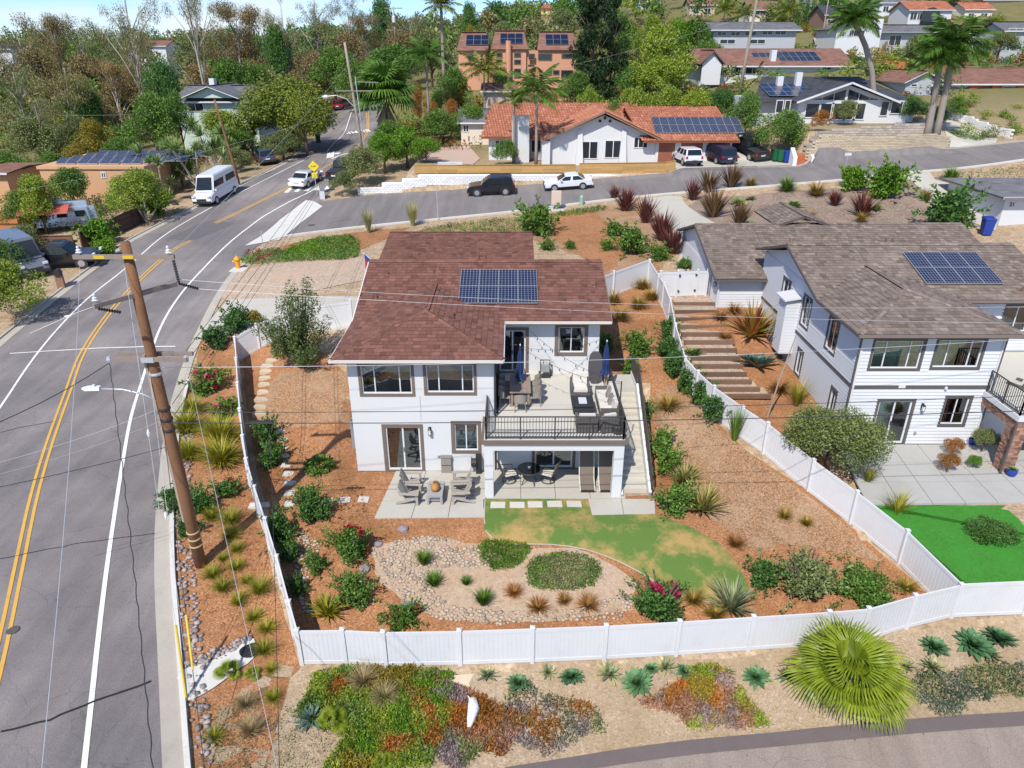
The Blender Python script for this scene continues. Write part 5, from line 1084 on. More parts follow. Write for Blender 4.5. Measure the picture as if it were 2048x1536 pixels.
# ---- verge between the kerb and the fence
shrubs('sh_dark',L_dark,[(-17.49,38.88,1.78),(-16.75,40.54,2.01),(-14.01,24.53,1.21),(-12.93,24.42,1.37),(-12.8,22.88,.99)],['dark green mounded shrub on the mulch verge opposite the fence corner','dark green shrub at the top of the verge beside the sidewalk','dark shrub hugging the kerb just left of the brown pole','dark shrub growing right behind the brown pole','dark shrub at the kerb below the pole, lowest of three'],group='dark shrubs on the verge')
shrubs('sh_yel',L_yel,[(-15.68,40.87,1.1)],['yellow-green small shrub beside the sidewalk near the fence corner'])
shrubs('sh_rose',L_mid,[(-16.47,34.75,2.28),(-14.46,31.79,1.57)],['sprawling rose bush with many pink-red blooms on the verge','smaller rose bush with pink-red blooms against the side fence'],'rose bush','rose bushes on the verge',flowers=L_pink,nf=9,n=700,h=.55,name='rose_bush')
shrubs('sh_lowred',L_dark,[(-12.23,25.55,1.42)],['low green shrub with a few red blooms on the verge right of the pole'],flowers=L_red,nf=3,h=.5,n=700)
tufts('t_lime',G_lime,[(-16.26,32.15,1.33),(-15.97,30.55,1.72),(-14.54,30.28,1.51),(-13.89,29.72,1.78),(-14.94,28.29,1.35),(-13.33,27.98,1.93)],['upright green-yellow grass clump below the rose bushes','large lime grass clump at the kerb beside the pole','lime grass clump behind the pole at the verge','lime grass clump next to the side fence below the roses','lime grass clump half hidden behind the pole','largest lime grass mound on the verge, between pole and fence'],n=300,wd=.014)
tufts('t_mix',G_lime,[(-11.39,23.6,1.05),(-12.27,23.88,.86),(-11.07,22.69,.91),(-10.59,21.97,.69),(-10.97,21.51,.49),(-10.3,21.07,.75),(-11.06,20.66,.78),(-10.48,20.08,.8),(-9.74,20.43,.55),(-9.11,20.01,.94),(-9.76,19.72,.47)],['lime grass clump in the shadow of the pole, upper right','lime grass clump close behind the lower pole shaft','bright grass clump below the pole shadow','pale grass clump right of the pole foot','tiny dry grass clump right below the pole foot','yellow grass clump below the pale one, right of the pole foot','yellow grass clump directly below the pole foot','grass clump below and right of the pole foot','small pale grass clump by the side fence below the pole','wide green-yellow grass clump next to the side fence','small straw grass clump between pole foot and fence'],n=200,wd=.012)
tufts('t_low',G_lime,[(-9.74,19.46,.64),(-9.02,18.92,.7),(-8.46,18.47,.72),(-8.28,17.63,.77),(-7.88,17.0,.52),(-8.83,14.56,.62),(-7.54,16.01,.63)],['grass clump uppermost of the diagonal row near the fence corner','second grass clump of the diagonal row towards the fence corner','third grass clump of the diagonal row by the fence corner','green grass clump covering the round lid','small straw clump below the green one by the lid','bright green grass clump beside the kerb near the bottom edge','thin dry grass clump on bare soil below the fence corner'],n=180,wd=.012)
tufts('t_dry',G_dry,[(-8.27,15.74,.72),(-7.9,14.88,.79),(-4.8,16.66,.97),(-4.05,16.19,.89)],['tall clump of half-dry grass below the concrete swale','straw-coloured grass clump beneath the tall half-dry one','straw-brown grass mound in the ground cover below the fence','thin dry grass tuft in the ground cover, right of the straw mound'],n=220,wd=.012)
# ---- inside the yard, left side
shrubs('sh_hedge',L_dark,[(-11.56,29.34,1.38),(-10.84,27.64,1.23),(-9.08,22.51,1.29),(-8.39,21.51,.95),(-7.75,19.98,.8)],['dark leafy shrub inside the side fence at the foot of the bank','dark leafy shrub inside the side fence beside the stepping stones','tall dark hedge shrub inside the side fence beside the big round shrub','dark hedge shrub inside the side fence, next one down','dark shrub in the fence shadow near the front corner'],group='hedge inside the side fence',hz=1.25)
def ring_bush(i):
 cl=[(math.cos(a)*.36,math.sin(a)*.36,.17,.16,.16,.17)for a in np.linspace(0,6.28,11)[:-1]];return leaf_cloud('foliage',cl,900,.11,.06,L_mid)
q=[(-8.61,27.02,1.29)][0];put('ring_shrub',ring_bush(0),q[0],q[1],q[2],'ring-shaped low green shrub with a bare centre in the mulch','shrub',None)
shrubs('sh_big',L_dark,[(-8.03,23.5,1.73)],['big round glossy dark shrub beside the row of stepping stones'],n=1500,leaf=.11,h=.9)
shrubs('sh_bou',L_mid,[(-6.12,21.65,1.91)],['round shrub with crimson flower clusters below the patio'],flowers=L_red,nf=7,n=1500,leaf=.09,h=.8)
shrubs('sh_mid',L_mid,[(-7.33,21.01,.9),(-5.7,19.65,1.43)],['small light-green shrub in front of the stony bed','upright green shrub left of the rock bed near the front fence'],n=900,h=.95)
shrubs('sh_lowred2',L_mid,[(-3.81,18.86,1.36)],['low green mat shrub with reddish leaves just inside the front fence'],h=.45,flowers=L_rust,nf=8)
tufts('t_vari',G_lime,[(-6.53,19.21,1.17)],['variegated yellow flax clump inside the front fence near the corner'],n=70,ln=(.4,.62),wd=.04,spread=(.1,.95),bend=.5,name='flax',cat='flax',group='flax clumps',fold=.2)
agaves('ag_b',A_blue,[(-3.7,19.31,.78)],['blue-grey spiky succulent behind the front fence'])
bould=mat('purple_rock',(.27,.22,.23),.9,.3,3,.6,14)
def boulder(x,y,w,label,m=None,name='boulder',flat_=.6):
 bm=bmesh.new();bmesh.ops.create_icosphere(bm,subdivisions=2,radius=.5);g=random.Random(hash(label)%999)
 for v in bm.verts:v.co*=g.uniform(.82,1.1);v.co.z*=flat_
 me=bpy.data.meshes.new(name);bm.to_mesh(me);bm.free();me.materials.append(m or bould);o=inst(name,me,None,(x,y,H(x,y)+w*.12),(0,0,g.uniform(0,6)),w);return tag(o,label,'boulder')
for(x,y,w),l in zip([(-4.28,22.75,.47),(-5.15,22.09,.39),(-5.52,21.03,.47)],['grey-purple boulder in the mulch below the patio slab','small purple boulder right of the crimson-flowered shrub','purple boulder between the rock bed and the upright green shrub']):boulder(x,y,w,l)
tufts('t_bed',G_green,[(-3.31,21.21,.83),(-2.85,20.32,.84),(-1.69,20.37,.55),(-1.04,19.57,.89)],['dark green rush clump in the middle of the rock bed','green rush clump in the sandy bed, below the first','small dark rush clump in the sandy bed','bright green grass clump in front of the rock bed'],n=200,ln=(.4,.62),spread=(.05,.6),bend=.7)
tufts('t_bed2',G_or,[(.07,19.99,.69),(.92,19.36,.78),(1.86,19.62,.57),(2.7,19.44,.82)],['rust-tinged small grass in the sandy bed','bright orange-red grass clump in the sandy bed','small brown grass clump in the sandy bed','brown fine grass clump at the end of the sandy bed'],n=180,ln=(.3,.55),spread=(.3,1.2),bend=.7)
shrubs('sh_bou2',L_dark,[(5.08,19.13,2.2)],['wide shrub with magenta flowers on top, inside the front fence'],flowers=L_pink,nf=5,n=1500,leaf=.09,h=.62)
tufts('t_gold',G_gold,[(6.45,19.54,.78),(7.12,18.99,.81),(5.88,19.92,.47),(14.59,20.5,.81),(11.1,23.84,.65),(11.9,23.54,.57)],['golden grass clump between the magenta shrub and the flax','golden grass clump in front of the blue-green flax by the fence','tiny golden grass at the corner of the dry lawn','brown-gold grass clump at the right corner of the yard','green-gold grass clump alone on the faded slope','pale gold grass clump alone on the faded slope, further down'],n=190)
tufts('t_flaxg',leafmat('flax_grey',(.16,.20,.10),(.26,.31,.18),(.38,.42,.27)),[(7.75,19.29,1.49)],['blue-green flax clump inside the front fence'],n=90,ln=(.4,.62),wd=.03,spread=(.1,1.0),bend=.5,name='flax',cat='flax',group='flax clumps',fold=.2)
shrubs('sh_dark',L_dark,[(9.17,20.37,1.36)],['dark rounded shrub at the right end of the dry lawn'],hz=1.1)
shrubs('sh_olive',L_olive,[(10.63,20.22,2.56)],['large olive-brown shrub mass near the right corner of the yard'],n=1700,leaf=.09,h=.62)
shrubs('sh_carpet',L_mid,[(12.7,20.18,2.74)],['low spreading bright green shrub by the right corner of the fence'],n=1700,leaf=.07,h=.32)
shrubs('sh_mid',L_mid,[(5.07,35.15,1.29),(6.62,34.88,1.6),(6.02,33.21,1.13),(6.54,30.98,1.24),(6.81,27.93,1.42),(6.85,26.7,1.5),(6.66,23.84,1.63)],['green shrub beside the house wall above the stair','green shrub in the mulch path behind the stair','small green shrub at the stair landing','green shrub beside the middle of the stair','green shrub right of the lower stair','wide green shrub next below, right of the stair','round yellow-green shrub at the corner of the lawn'],group='shrubs along the stair',n=1000,leaf=.1)
tufts('t_phg',leafmat('flax_gold',(.20,.19,.05),(.34,.31,.10),(.48,.44,.20)),[(7.75,23.97,1.75),(7.4,25.73,1.42)],['spiky yellow flax at the edge of the faded slope beside the lawn','spiky yellow flax behind the round shrub, higher on the slope'],n=80,ln=(.4,.6),wd=.035,spread=(.1,.95),bend=.35,name='flax',cat='flax',group='flax clumps',fold=.2)
tufts('t_gold',G_gold,[(6.36,42.12,1.18),(6.41,39.35,1.29),(8.44,44.15,1.23),(8.69,42.39,1.25),(7.69,41.13,1.28),(7.57,30.6,1.26)],['golden grass arching at the back corner of the roof','golden grass clump beside the house wall, upper slope','golden grass clump at the foot of the top fence panel','golden grass clump against the climbing fence','golden grass clump in the mulch path at the top','bright straw grass clump beside the hedge of the climbing fence'],n=220,spread=(.3,1.2),bend=1.0)
tufts('t_or',G_or,[(8.64,22.17,.74)],['orange-brown grass clump at the edge of the lawn'],n=180)
shrubs('sh_hedge',L_dark,[(8.73,36.98,1.29),(8.31,34.76,1.38),(8.29,33.14,1.44),(8.83,32.05,1.45),(9.26,30.98,1.52),(9.54,29.7,1.42)],['uppermost dark shrub of the hedge along the climbing fence','second dark shrub of the hedge along the climbing fence','third dark shrub of the hedge along the climbing fence','fourth dark shrub of the hedge along the climbing fence','fifth dark shrub of the hedge along the climbing fence','lowest dark shrub of the hedge along the climbing fence'],group='hedge along the climbing fence',hz=1.2)
tufts('t_reed',G_green,[(10.17,28.27,1.01)],['upright green reeds against the climbing fence'],n=120,ln=(.9,1.3),spread=(.02,.3),bend=.3,wd=.014)
def big_shrub():
 x,y=(-11.29,34.55);cl=[];mb=MB();g=random.Random(3)
 for k in range(34):
  a=g.uniform(0,6.28);r=g.uniform(.2,1.9);z=g.uniform(1.0,3.1)if r>1 else g.uniform(1.0,4.3);px,py=math.cos(a)*r,math.sin(a)*r*.8
  mb.tube([(0,0,-.1),(px*.35,py*.35,z*.4),(px*.8,py*.8,z*.85),(px,py,z+.5)],[.06,.04,.025,.008],5)
  for s in(.55,.75,.95,1.1):cl.append((px*s+g.uniform(-.1,.1),py*s+g.uniform(-.1,.1),z*s+.15,.26,.26,.42))
 for k in range(10):
  a=g.uniform(0,6.28);cl.append((math.cos(a)*.9,math.sin(a)*.8,g.uniform(.5,1.3),.55,.55,.45))
 o=empty('spreading_shrub',(x,y,H(x,y)),0,'tall spreading grey-green shrub with upright branches left of the house','shrub');mb.build('stem',bark,o)
 inst('foliage',leaf_cloud('foliage',cl,13000,.11,.065,leafmat('leaf_sage',(.07,.11,.03),(.125,.18,.055),(.21,.27,.095)),low_cut=.1),o)
big_shrub()
# ---- stones: rock bed, kerb strip, swale
rock_m=mat('river_rock',(.37,.30,.23),.85,.2,5,.2,20,objvar=.28)
rock_d=mat('dark_river_rock',(.30,.25,.23),.85,.25,5,.2,20,objvar=.4)
def rock_meshes(m,n=5):
 out=[]
 for i in range(n):
  bm=bmesh.new();bmesh.ops.create_icosphere(bm,subdivisions=1,radius=.5);g=random.Random(i)
  for v in bm.verts:v.co*=g.uniform(.8,1.12);v.co.z*=.62;v.co.x*=1.25
  me=bpy.data.meshes.new('stone');bm.to_mesh(me);bm.free();me.materials.append(m);me.polygons.foreach_set('use_smooth',[True]*len(me.polygons));out.append(me)
 return out
RK=rock_meshes(rock_m);RD=rock_meshes(rock_d)
def inside(x,y,poly):
 c=False;j=len(poly)-1
 for i in range(len(poly)):
  (xi,yi),(xj,yj)=poly[i][:2],poly[j][:2]
  if(yi>y)!=(yj>y)and x<(xj-xi)*(y-yi)/(yj-yi)+xi:c=not c
  j=i
 return c
def scatter(poly,n,seed=1,dmin=0.):
 g=random.Random(seed);xs=[p[0]for p in poly];ys=[p[1]for p in poly];out=[];tries=0
 while len(out)<n and tries<n*60:
  tries+=1;x,y=g.uniform(min(xs),max(xs)),g.uniform(min(ys),max(ys))
  if inside(x,y,poly)and(not dmin or all((x-a)**2+(y-b)**2>dmin*dmin for a,b in out[-400:])):out.append((x,y))
 return out
def rock_bed(name,polys,n,size,meshes,parts=300,seed=1,dmin=.1):
 mb_pts=[]
 for k,(p,q)in enumerate(polys):mb_pts+=scatter(p,int(n*q),seed+k,dmin)
 random.Random(seed).shuffle(mb_pts);mb_pts[:]=mb_pts
 base=None;g=random.Random(seed+9);rest=MB()
 for k,(x,y)in enumerate(mb_pts):
  s=g.uniform(*size);loc=(x,y,H(x,y)+s*.12+.03);r=(g.uniform(-.3,.3),g.uniform(-.3,.3),g.uniform(0,6.28))
  if k<parts:
   o=inst('stone' if base else name,g.choice(meshes),base,loc,r,s)
   if base is None:
    base=tag(empty(name),kind='structure');o.name='stone';o.parent=base
  else:
   me=g.choice(meshes);M_=Matrix.Translation(loc)@Matrix.Rotation(r[2],4,'Z')@Matrix.Scale(s,4);rest.add([M_@v.co for v in me.vertices],[tuple(p.vertices)for p in me.polygons])
 if rest.v:tag(rest.build('stones',meshes[0].materials[0],base,smooth=True),kind='stuff')
rock_bed('rock_bed',[([(-5.32,21.67),(-4.34,22.3),(-3.39,22.48),(-1.81,22.13),(-.45,21.47),(-1.2,21.0),(-2.33,21.21),(-3.02,20.57),(-3.41,20.78),(-4.12,20.47),(-4.72,20.8)],.42),([(-4.72,20.8),(-3.41,20.78),(-2.78,19.95),(-2.21,19.45),(-.07,19.27),(2.23,19.28),(4.08,19.9),(4.4,19.62),(3.79,18.98),(-.42,18.79),(-2.52,18.96),(-3.63,19.45)],.42),([(-8.62,23.03),(-7.43,22.17),(-7.47,21.05),(-7.68,19.98),(-6.81,19.29),(-7.31,19.18),(-7.91,20.18)],.16)],1700,(.07,.19),RK,dmin=.12)
rock_bed('kerb_stones',[(offs(RE,-.80)[3:22]+offs(RE,-1.35)[3:22][::-1],.75),([(-10.53,16.73),(-9.6,17.2),(-8.9,18.08),(-8.88,18.28),(-9.9,17.59),(-10.68,16.9)],.25)],330,(.10,.24),RD,parts=300,seed=4,dmin=.1)
rock_bed('planter_gravel',[([(18.28,26.44),(20.98,28.15),(21.55,27.4),(20.99,26.24),(18.6,25.92)],1.)],300,(.06,.12),RK,parts=200,seed=8,dmin=.06)
drape('concrete_swale',smooth([(-10.76,16.6),(-10.4,16.79),(-9.62,17.27),(-9.17,17.86),(-8.84,18.21),(-8.53,17.73),(-8.57,17.25),(-9.0,16.84),(-9.29,16.35),(-9.73,15.83),(-10.03,15.59),(-10.18,15.67)],1,True),.07,conc_w)
x,y=(-8.77,17.65);MB().lathe([(.36,0),(.36,.05),(.3,.06)],20,(x,y,H(x,y)+.06));tag(MB().lathe([(.33,0),(.33,.04),(.28,.05)],20,(x,y,H(x,y)+.06)).build('drain_lid',rubber),'round black drain lid in the concrete swale','lid')
tag(MB().hexa([(0,0,0),(.75,-.1,0),(.95,.55,0),(.2,.6,0),(.05,.05,.09),(.7,-.05,.09),(.9,.5,.09),(.22,.55,.09)]).build('flat_stone',flag,loc=HV(*(-2.1,16.7))),'flat pale slab of stone half covered by ground cover below the fence','stone')
def driftwood():
 x,y=(-1.33,15.3);mb=MB();mb.tube([(0,0,.05),(.05,.25,.12),(.12,.55,.22),(.08,.85,.2),(.0,1.05,.1)],[.06,.14,.2,.16,.03],7);mb.tube([(.1,.3,.15),(.25,.42,.3)],[.07,.02],6);mb.tube([(.1,.7,.25),(-.08,.9,.38)],[.06,.015],6)
 tag(mb.build('driftwood',mat('bleached_wood',(.66,.66,.66),.8,.12,4,.4),loc=HV(x,y,.12),smooth=True),'bleached white driftwood piece standing in the ground cover','driftwood')
driftwood()
# ---- ground covers nobody could count
L_pinky=leafmat('leaf_pinkish',(.28,.13,.08),(.38,.2,.13),(.46,.3,.2))
def mat_cover(name,poly,n,m,ln,wd,h,seed,label=None,spread=1.,kk=3):
 pts=np.array(scatter(poly,n,seed));z=np.array([H(a,b)for a,b in pts]);P=np.concatenate([pts,(z+.03)[:,None]],1)
 k=kk;P=np.repeat(P,k,0)+np.concatenate([RN.normal(size=(len(P)*k,2))*.06,RN.uniform(0,h,(len(P)*k,1))],1)
 ax=RN.normal(size=P.shape)*spread+np.array([0,0,.9]);V,F=leaf_arrays(P,ax,ln*RN.uniform(.6,1.3,len(P)),wd)
 mats=m if isinstance(m,list)else[m];mi=None
 if len(mats)>1:
  g=np.random.default_rng(seed);cs=g.uniform(pts.min(0),pts.max(0),(len(mats)*6,2));d=np.linalg.norm(P[:,None,:2]-cs[None],axis=2)+g.normal(size=(len(P),len(cs)))*.1;mi=d.argmin(1)%len(mats)
 return tag(inst(name,fast_mesh(name,V,F,mats,mi)),label,kind='stuff')
mat_cover('ivy_cover',[(-18.35,55.94),(-17.61,58.29),(-16.27,59.65),(-13.77,59.9),(-12.54,57.98),(-11.71,52.9),(-12.58,52.35),(-16.13,52.82),(-17.69,52.88)],3600,[L_mid,L_mid,L_lime],.12,.08,.22,3)
mat_cover('ivy_cover',[(-21.2,54.06),(-21.57,56.96),(-18.84,56.77),(-17.65,54.77),(-17.69,52.88),(-20.09,53.11)],700,[L_dark,L_rust,L_mid],.12,.08,.2,5)
mat_cover('creeping_cover',[(-1.32,21.87),(-1.05,22.24),(-.37,22.19),(.73,21.94),(.3,21.18),(-.07,20.98),(-.73,20.99),(-1.12,21.44)],1300,G_green,.12,.03,.08,7)
mat_cover('creeping_cover',smooth([(.48,20.85),(.87,21.49),(2.02,21.68),(3.12,21.33),(3.34,20.69),(2.83,20.13),(1.56,20.0),(.66,20.23)],1,True),2600,[L_mid,L_olive],.07,.04,.1,8)
mat_cover('ice_plant',wobble([(-6.31,17.03),(-5.35,17.17),(-2.7,17.11),(-2.04,17.0),(-1.94,15.6),(-2.44,14.18),(-5.56,13.68),(-5.09,14.92),(-6.65,15.76)],.15),4200,[L_light,L_lime,L_light,L_yel,L_light,L_mid,L_oran],.13,.045,.1,11,kk=5)
mat_cover('ice_plant',wobble([(-2.69,16.98),(-2.21,17.08),(-1.03,16.23),(-.22,15.82),(.57,15.72),(-.21,14.82),(-1.84,14.08),(-2.48,14.7),(-1.94,15.6)],.2),1700,[L_pinky,leafmat('leaf_mauve',(.20,.15,.16),(.32,.25,.27),(.42,.34,.36)),L_olive,L_oran],.13,.045,.1,12,kk=5)
mat_cover('ice_plant',wobble([(6.11,17.41),(6.8,17.52),(7.37,17.03),(7.73,16.46),(8.05,15.85),(7.16,15.46),(6.44,15.8),(5.72,15.41),(5.15,15.75),(4.27,16.18),(4.98,16.62)],.2),1700,[L_oran,L_pinky,L_yel,MATS['leaf_mauve'],L_light],.13,.045,.1,13,kk=5)
mat_cover('ice_plant',wobble([(-.38,16.25),(.59,16.64),(1.22,16.32),(2.49,16.05),(2.76,15.47),(1.47,14.9),(.24,14.85),(-.37,15.23)],.25),700,[MATS['leaf_mauve'],L_olive,L_grey,L_oran],.13,.045,.1,14,kk=5)
mat_cover('saltbush_cover',wobble([(12.57,16.84),(13.78,17.29),(14.61,17.25),(16.1,17.54),(17.56,17.75),(16.87,16.49),(15.57,16.5),(14.07,16.14),(13.37,16.03),(12.58,16.46)],.25),1500,[L_olive,L_grey,leafmat('leaf_teal',(.05,.09,.06),(.085,.135,.09),(.14,.19,.14))],.1,.04,.16,15)
mat_cover('dry_weeds',wobble([(-9.7,15.75),(-6.04,15.8),(-4.77,14.03),(-8.62,13.61)],.2),520,[L_olive,G_dry,L_grey,G_dry],.09,.03,.12,16)
mat_cover('bank_cover',wobble([(-8.29,60.39),(-6.35,62.54),(-1.08,64.18),(1.61,63.52),(1.08,58.58),(-2.65,58.29)],.15),900,[L_mid,L_dark,L_olive,L_lime],.13,.08,.2,17)
mat_cover('bank_cover',wobble([(2.99,64.69),(8.23,67.16),(8.81,66.09),(7.52,64.71),(4.32,64.19)],.1),400,[L_mid,L_lime,L_dark],.12,.07,.18,18)
mat_cover('verge_cover',wobble([(39.48,68.2),(47.73,68.99),(54.56,68.24),(49.22,60.31),(42.92,63.66),(40.86,62.99)],.3),900,[L_olive,L_yel,G_dry,L_rust],.16,.08,.25,19)
mat_cover('leaf_litter',[(6.93,32.01),(9.01,30.14),(12.15,25.07),(14.55,21.72),(10.5,22.46),(7.55,23.43),(7.12,28.75)],900,[G_dry,L_rust,bark],.06,.035,.015,21,spread=2.)
mat_cover('leaf_litter',[(-12.27,30.28),(-7.32,27.42),(-5.68,23.34),(-7.01,20.2),(-8.42,23.01),(-11.15,27.32)],900,[G_or,L_rust,G_dry],.07,.04,.015,22,spread=2.)
mat_cover('leaf_litter',[(-19.78,39.09),(-16.37,38.92),(-11.75,27.03),(-7.73,18.75),(-10.33,18.36),(-14.11,25.16)],900,[G_or,L_rust,G_dry],.07,.04,.015,23,spread=2.)
# ---- agaves on the front bank
agaves('ag_v',A_var,[(-.8,16.98,.79),(1.2,17.1,.59),(3.19,17.1,.93),(5.09,17.3,.8),(7.18,17.24,.5)],['striped agave below the fence, first from the flat stone slab','small striped agave between two green rosettes below the fence','large striped agave below the middle of the fence','yellow-striped agave right of the big green rosette','small striped agave among the orange ground cover'],group='striped agaves below the fence',n=44,wd=.11)
agaves('ag_g',A_green,[(.2,16.74,.78),(1.94,16.98,.86),(4.09,16.81,1.01),(4.62,17.27,.56),(5.7,17.18,.63),(8.08,17.09,.89)],['green agave rosette right of the first striped agave','round green agave rosette below the second fence post','biggest green agave rosette in the row below the fence','small grey-green agave tucked behind the biggest rosette','compact green agave against the fence','bluish green agave rosette left of the big fan palm'],group='green agaves below the fence',n=72,wd=.17)
agaves('ag_g',A_blue,[(15.87,18.25,1.24),(16.84,18.43,1.14),(14.47,18.12,.93)],['large dark green agave at the foot of the right fence corner','large blue-green agave rightmost below the fence','dark agave with dry leaves right of the fan palm'],group='large agaves at the right corner',n=72,wd=.17)
agaves('ag_v',A_var,[(16.3,17.92,.82),(14.09,17.46,.91),(13.18,17.41,.64)],['pale striped agave in front of the two large dark ones','pale spiky agave below the dark one, right of the palm','small pale agave close to the right side of the palm'],group='striped agaves right of the palm')
agaves('ag_d',A_blue,[(-6.24,15.46,1.09),(9.12,17.09,.83)],['dark spiky agave beside the small bright fan palm','grey agave half hidden behind the left side of the big palm'],n=40,wd=.09)
# ---- fan palms
def fan_frond(i,m,segs=44,rad=.9,pet=.62):
 """one frond along +x: stalk, then a pleated fan whose fingers split towards the tip"""
 V=[];F=[];g=random.Random(i);hub=Vector((pet,0,.0))
 V+=[(0,-.018,0),(0,.018,0),(pet,.012,.02),(pet,-.012,.02)];F.append((0,1,2,3))
 for k in range(segs):
  a=-2.25+4.5*(k+.5)/segs;da=4.5/segs*.5;r=rad*(.72+.28*math.cos(a*.55))*g.uniform(.93,1.05)
  def P(t,ang,lift):return(hub.x+math.cos(ang)*r*t,math.sin(ang)*r*t,.16*math.sin(min(1,t)*2.2)-.34*t*t*t+lift)
  b=len(V);V+=[tuple(hub),P(.62,a-da,0),P(.62,a,.03),P(.62,a+da,0),P(.82,a-da*.5,-.01),P(.82,a+da*.5,-.01),P(1.0,a,-.06)]
  F+=[(b,b+1,b+2,b),(b,b+2,b+3,b)]if False else[(b,b+1,b+2),(b,b+2,b+3),(b+1,b+4,b+2),(b+2,b+5,b+3),(b+2,b+4,b+5),(b+4,b+6,b+5)]
 me=bpy.data.meshes.new('frond');me.from_pydata(V,[],F);me.materials.append(m);me.update();return me
P_lime=leafmat('palm_lime',(.16,.22,.012),(.22,.29,.02),(.28,.35,.035),trans=.35,rough=.4)
P_green=leafmat('palm_green',(.05,.12,.015),(.08,.17,.02),(.12,.23,.035),trans=.3)
FF=[fan_frond(i,P_lime)for i in range(4)]
def fan_palm(x,y,w,label,n,me=FF,tr=.35,name='fan_palm',seed=1,dead=0):
 g=random.Random(seed);o=empty(name,(x,y,H(x,y)),0,label,'palm');o.scale=(w,w,w)
 MB().lathe([(.13,-.05),(.16,.1),(.12,tr*.7),(.05,tr+.05)],10).build('trunk',bark_palm,o)
 for k in range(n):
  az=k*2.39996+g.uniform(-.2,.2);t=(k+.5)/n;el=1.4-1.4*t+g.uniform(-.1,.1)
  f=inst('frond',g.choice(me),o,(0,0,tr),(g.uniform(-.25,.25),-el,az),.36*g.uniform(.9,1.08))
 return o
q=[(10.69,16.45,3.69)][0];fan_palm(q[0],q[1],q[2]*.98,'big bright lime fan palm beside the lower road',19,tr=.2,seed=5)
for(x,y,w),l,s in zip([(-9.14,16.73,1.0),(-5.57,15.35,1.15),(-3.84,14.21,.74),(-8.42,16.77,.65)],['young fan palm at the edge of the concrete swale','bright young fan palm in the ground cover below the fence','small young fan palm at the bottom edge of the bank','tiny fan palm seedling right of the one at the swale'],(2,3,4,6)):fan_palm(x,y,w*.9,l,6,tr=.12,seed=s)
# ---- upper bank and neighbour's bank
tufts('t_feather',leafmat('grass_pale',(.24,.25,.09),(.36,.36,.15),(.48,.47,.25)),[(-12.36,61.05,1.3),(-8.78,62.93,1.42)],['feathery pale grass at the kerb of the side street, nearer the corner','feathery pale grass at the kerb of the side street above the roof'],n=120,ln=(.7,1.2),spread=(.02,.35),bend=.5,wd=.02)
shrubs('sh_rb',L_mid,[(1.99,58.48,3.81),(8.23,56.87,1.94),(8.79,51.53,2.88),(7.15,52.9,1.29),(10.48,49.86,1.65),(11.9,47.8,1.25),(4.45,53.72,1.0),(2.76,53.67,1.38)],['wide green shrub with reddish tips on the bank above the house','clipped dark green mound on the bank below the flax row','widest bright green mound on the bank','small dark mound left of the widest one','light green shrub at the top corner of the white fence','dark shrub outside the white gate','tiny green tuft shrub in the fresh mulch of the bank','blue-green low shrub behind the rear roof'],group='shrubs on the bank above the house',n=900,leaf=.12,h=.7)
FLX=dict(n=90,ln=(.5,.8),wd=.035,spread=(.05,.75),bend=.2,name='flax',cat='flax',fold=.2,group='burgundy flax clumps')
tufts('t_burg',G_red,[(10.29,65.16,2.37),(11.37,60.75,2.14),(11.49,54.22,2.24),(11.73,50.97,2.12),(16.82,67.14,1.96),(9.78,69.12,1.25)],['burgundy flax first of the row along the curved driveway, nearest the street','burgundy flax second of the row along the curved driveway','burgundy flax third of the row along the curved driveway','burgundy flax last of the row along the curved driveway','burgundy flax across the driveway at the kerb','small burgundy cordyline at the kerb behind the flax row'],**FLX)
tufts('t_brz',G_brz,[(17.23,61.26,2.75),(18.64,58.25,2.05),(21.05,69.75,2.21),(18.69,69.22,2.39)],['bronze flax on the neighbour bank left of the agave','bronze flax behind the grey roof ridge','bronze flax at the kerb beside the cordyline','spiky burgundy cordyline at the kerb of the neighbour bank'],**FLX)
tufts('t_burg',G_red,[(28.13,62.71,1.48),(29.38,59.86,2.18)],['dark burgundy flax in the middle of the neighbour bank','wine-red flax nearer the grey roof on the neighbour bank'],**FLX)
agaves('ag_l',A_lime,[(20.31,64.54,1.71),(24.57,62.71,1.84),(21.78,65.65,1.09),(19.52,58.17,1.23),(31.19,61.36,1.46),(31.41,57.09,1.37)],['pale green agave on the neighbour bank near the bronze flax','bright agave in the middle of the neighbour bank','small agave behind the pale green one','small agave near the ridge of the grey roof','grey-green agave right of the wine-red flax','small agave below the green bush on the neighbour bank'],group='agaves on the neighbour bank')
tufts('t_gold',G_gold,[(22.82,60.77,1.62),(27.48,65.28,2.08),(24.71,59.44,1.5),(28.72,58.5,1.23),(22.86,69.76,1.44),(36.14,63.05,1.49)],['gold grass clump left of the bright agave','gold-green grass clump at the kerb above the bright agave','brown-gold grass clump behind the small grey gable','small gold grass clump below the wine-red flax','gold grass clump near the cordyline','gold grass clump near the pale driveway'],n=180)
tufts('t_green2',G_green,[(25.41,67.18,1.95),(40.28,67.04,1.75)],['round bright green grass fountain at the kerb above the neighbour bank','green grass fountain beside the pale driveway'],n=260,spread=(.1,1.1),bend=.8)
shrubs('sh_lime',L_lime,[(30.93,66.13,2.74),(33.06,63.96,3.81)],['bright green shrub at the kerb beside the street sign','large bright green shrub left of the pale driveway'],n=1000,leaf=.13)
shrubs('sh_dark',L_dark,[(34.35,55.73,4.34)],['large dark green bush beside the blue bin'],hz=1.0)
agaves('ag_b2',A_blue,[(13.21,34.84,2.47)],['big blue-green agave beside the timber steps'],n=44,wd=.11,spread=(.05,1.2))
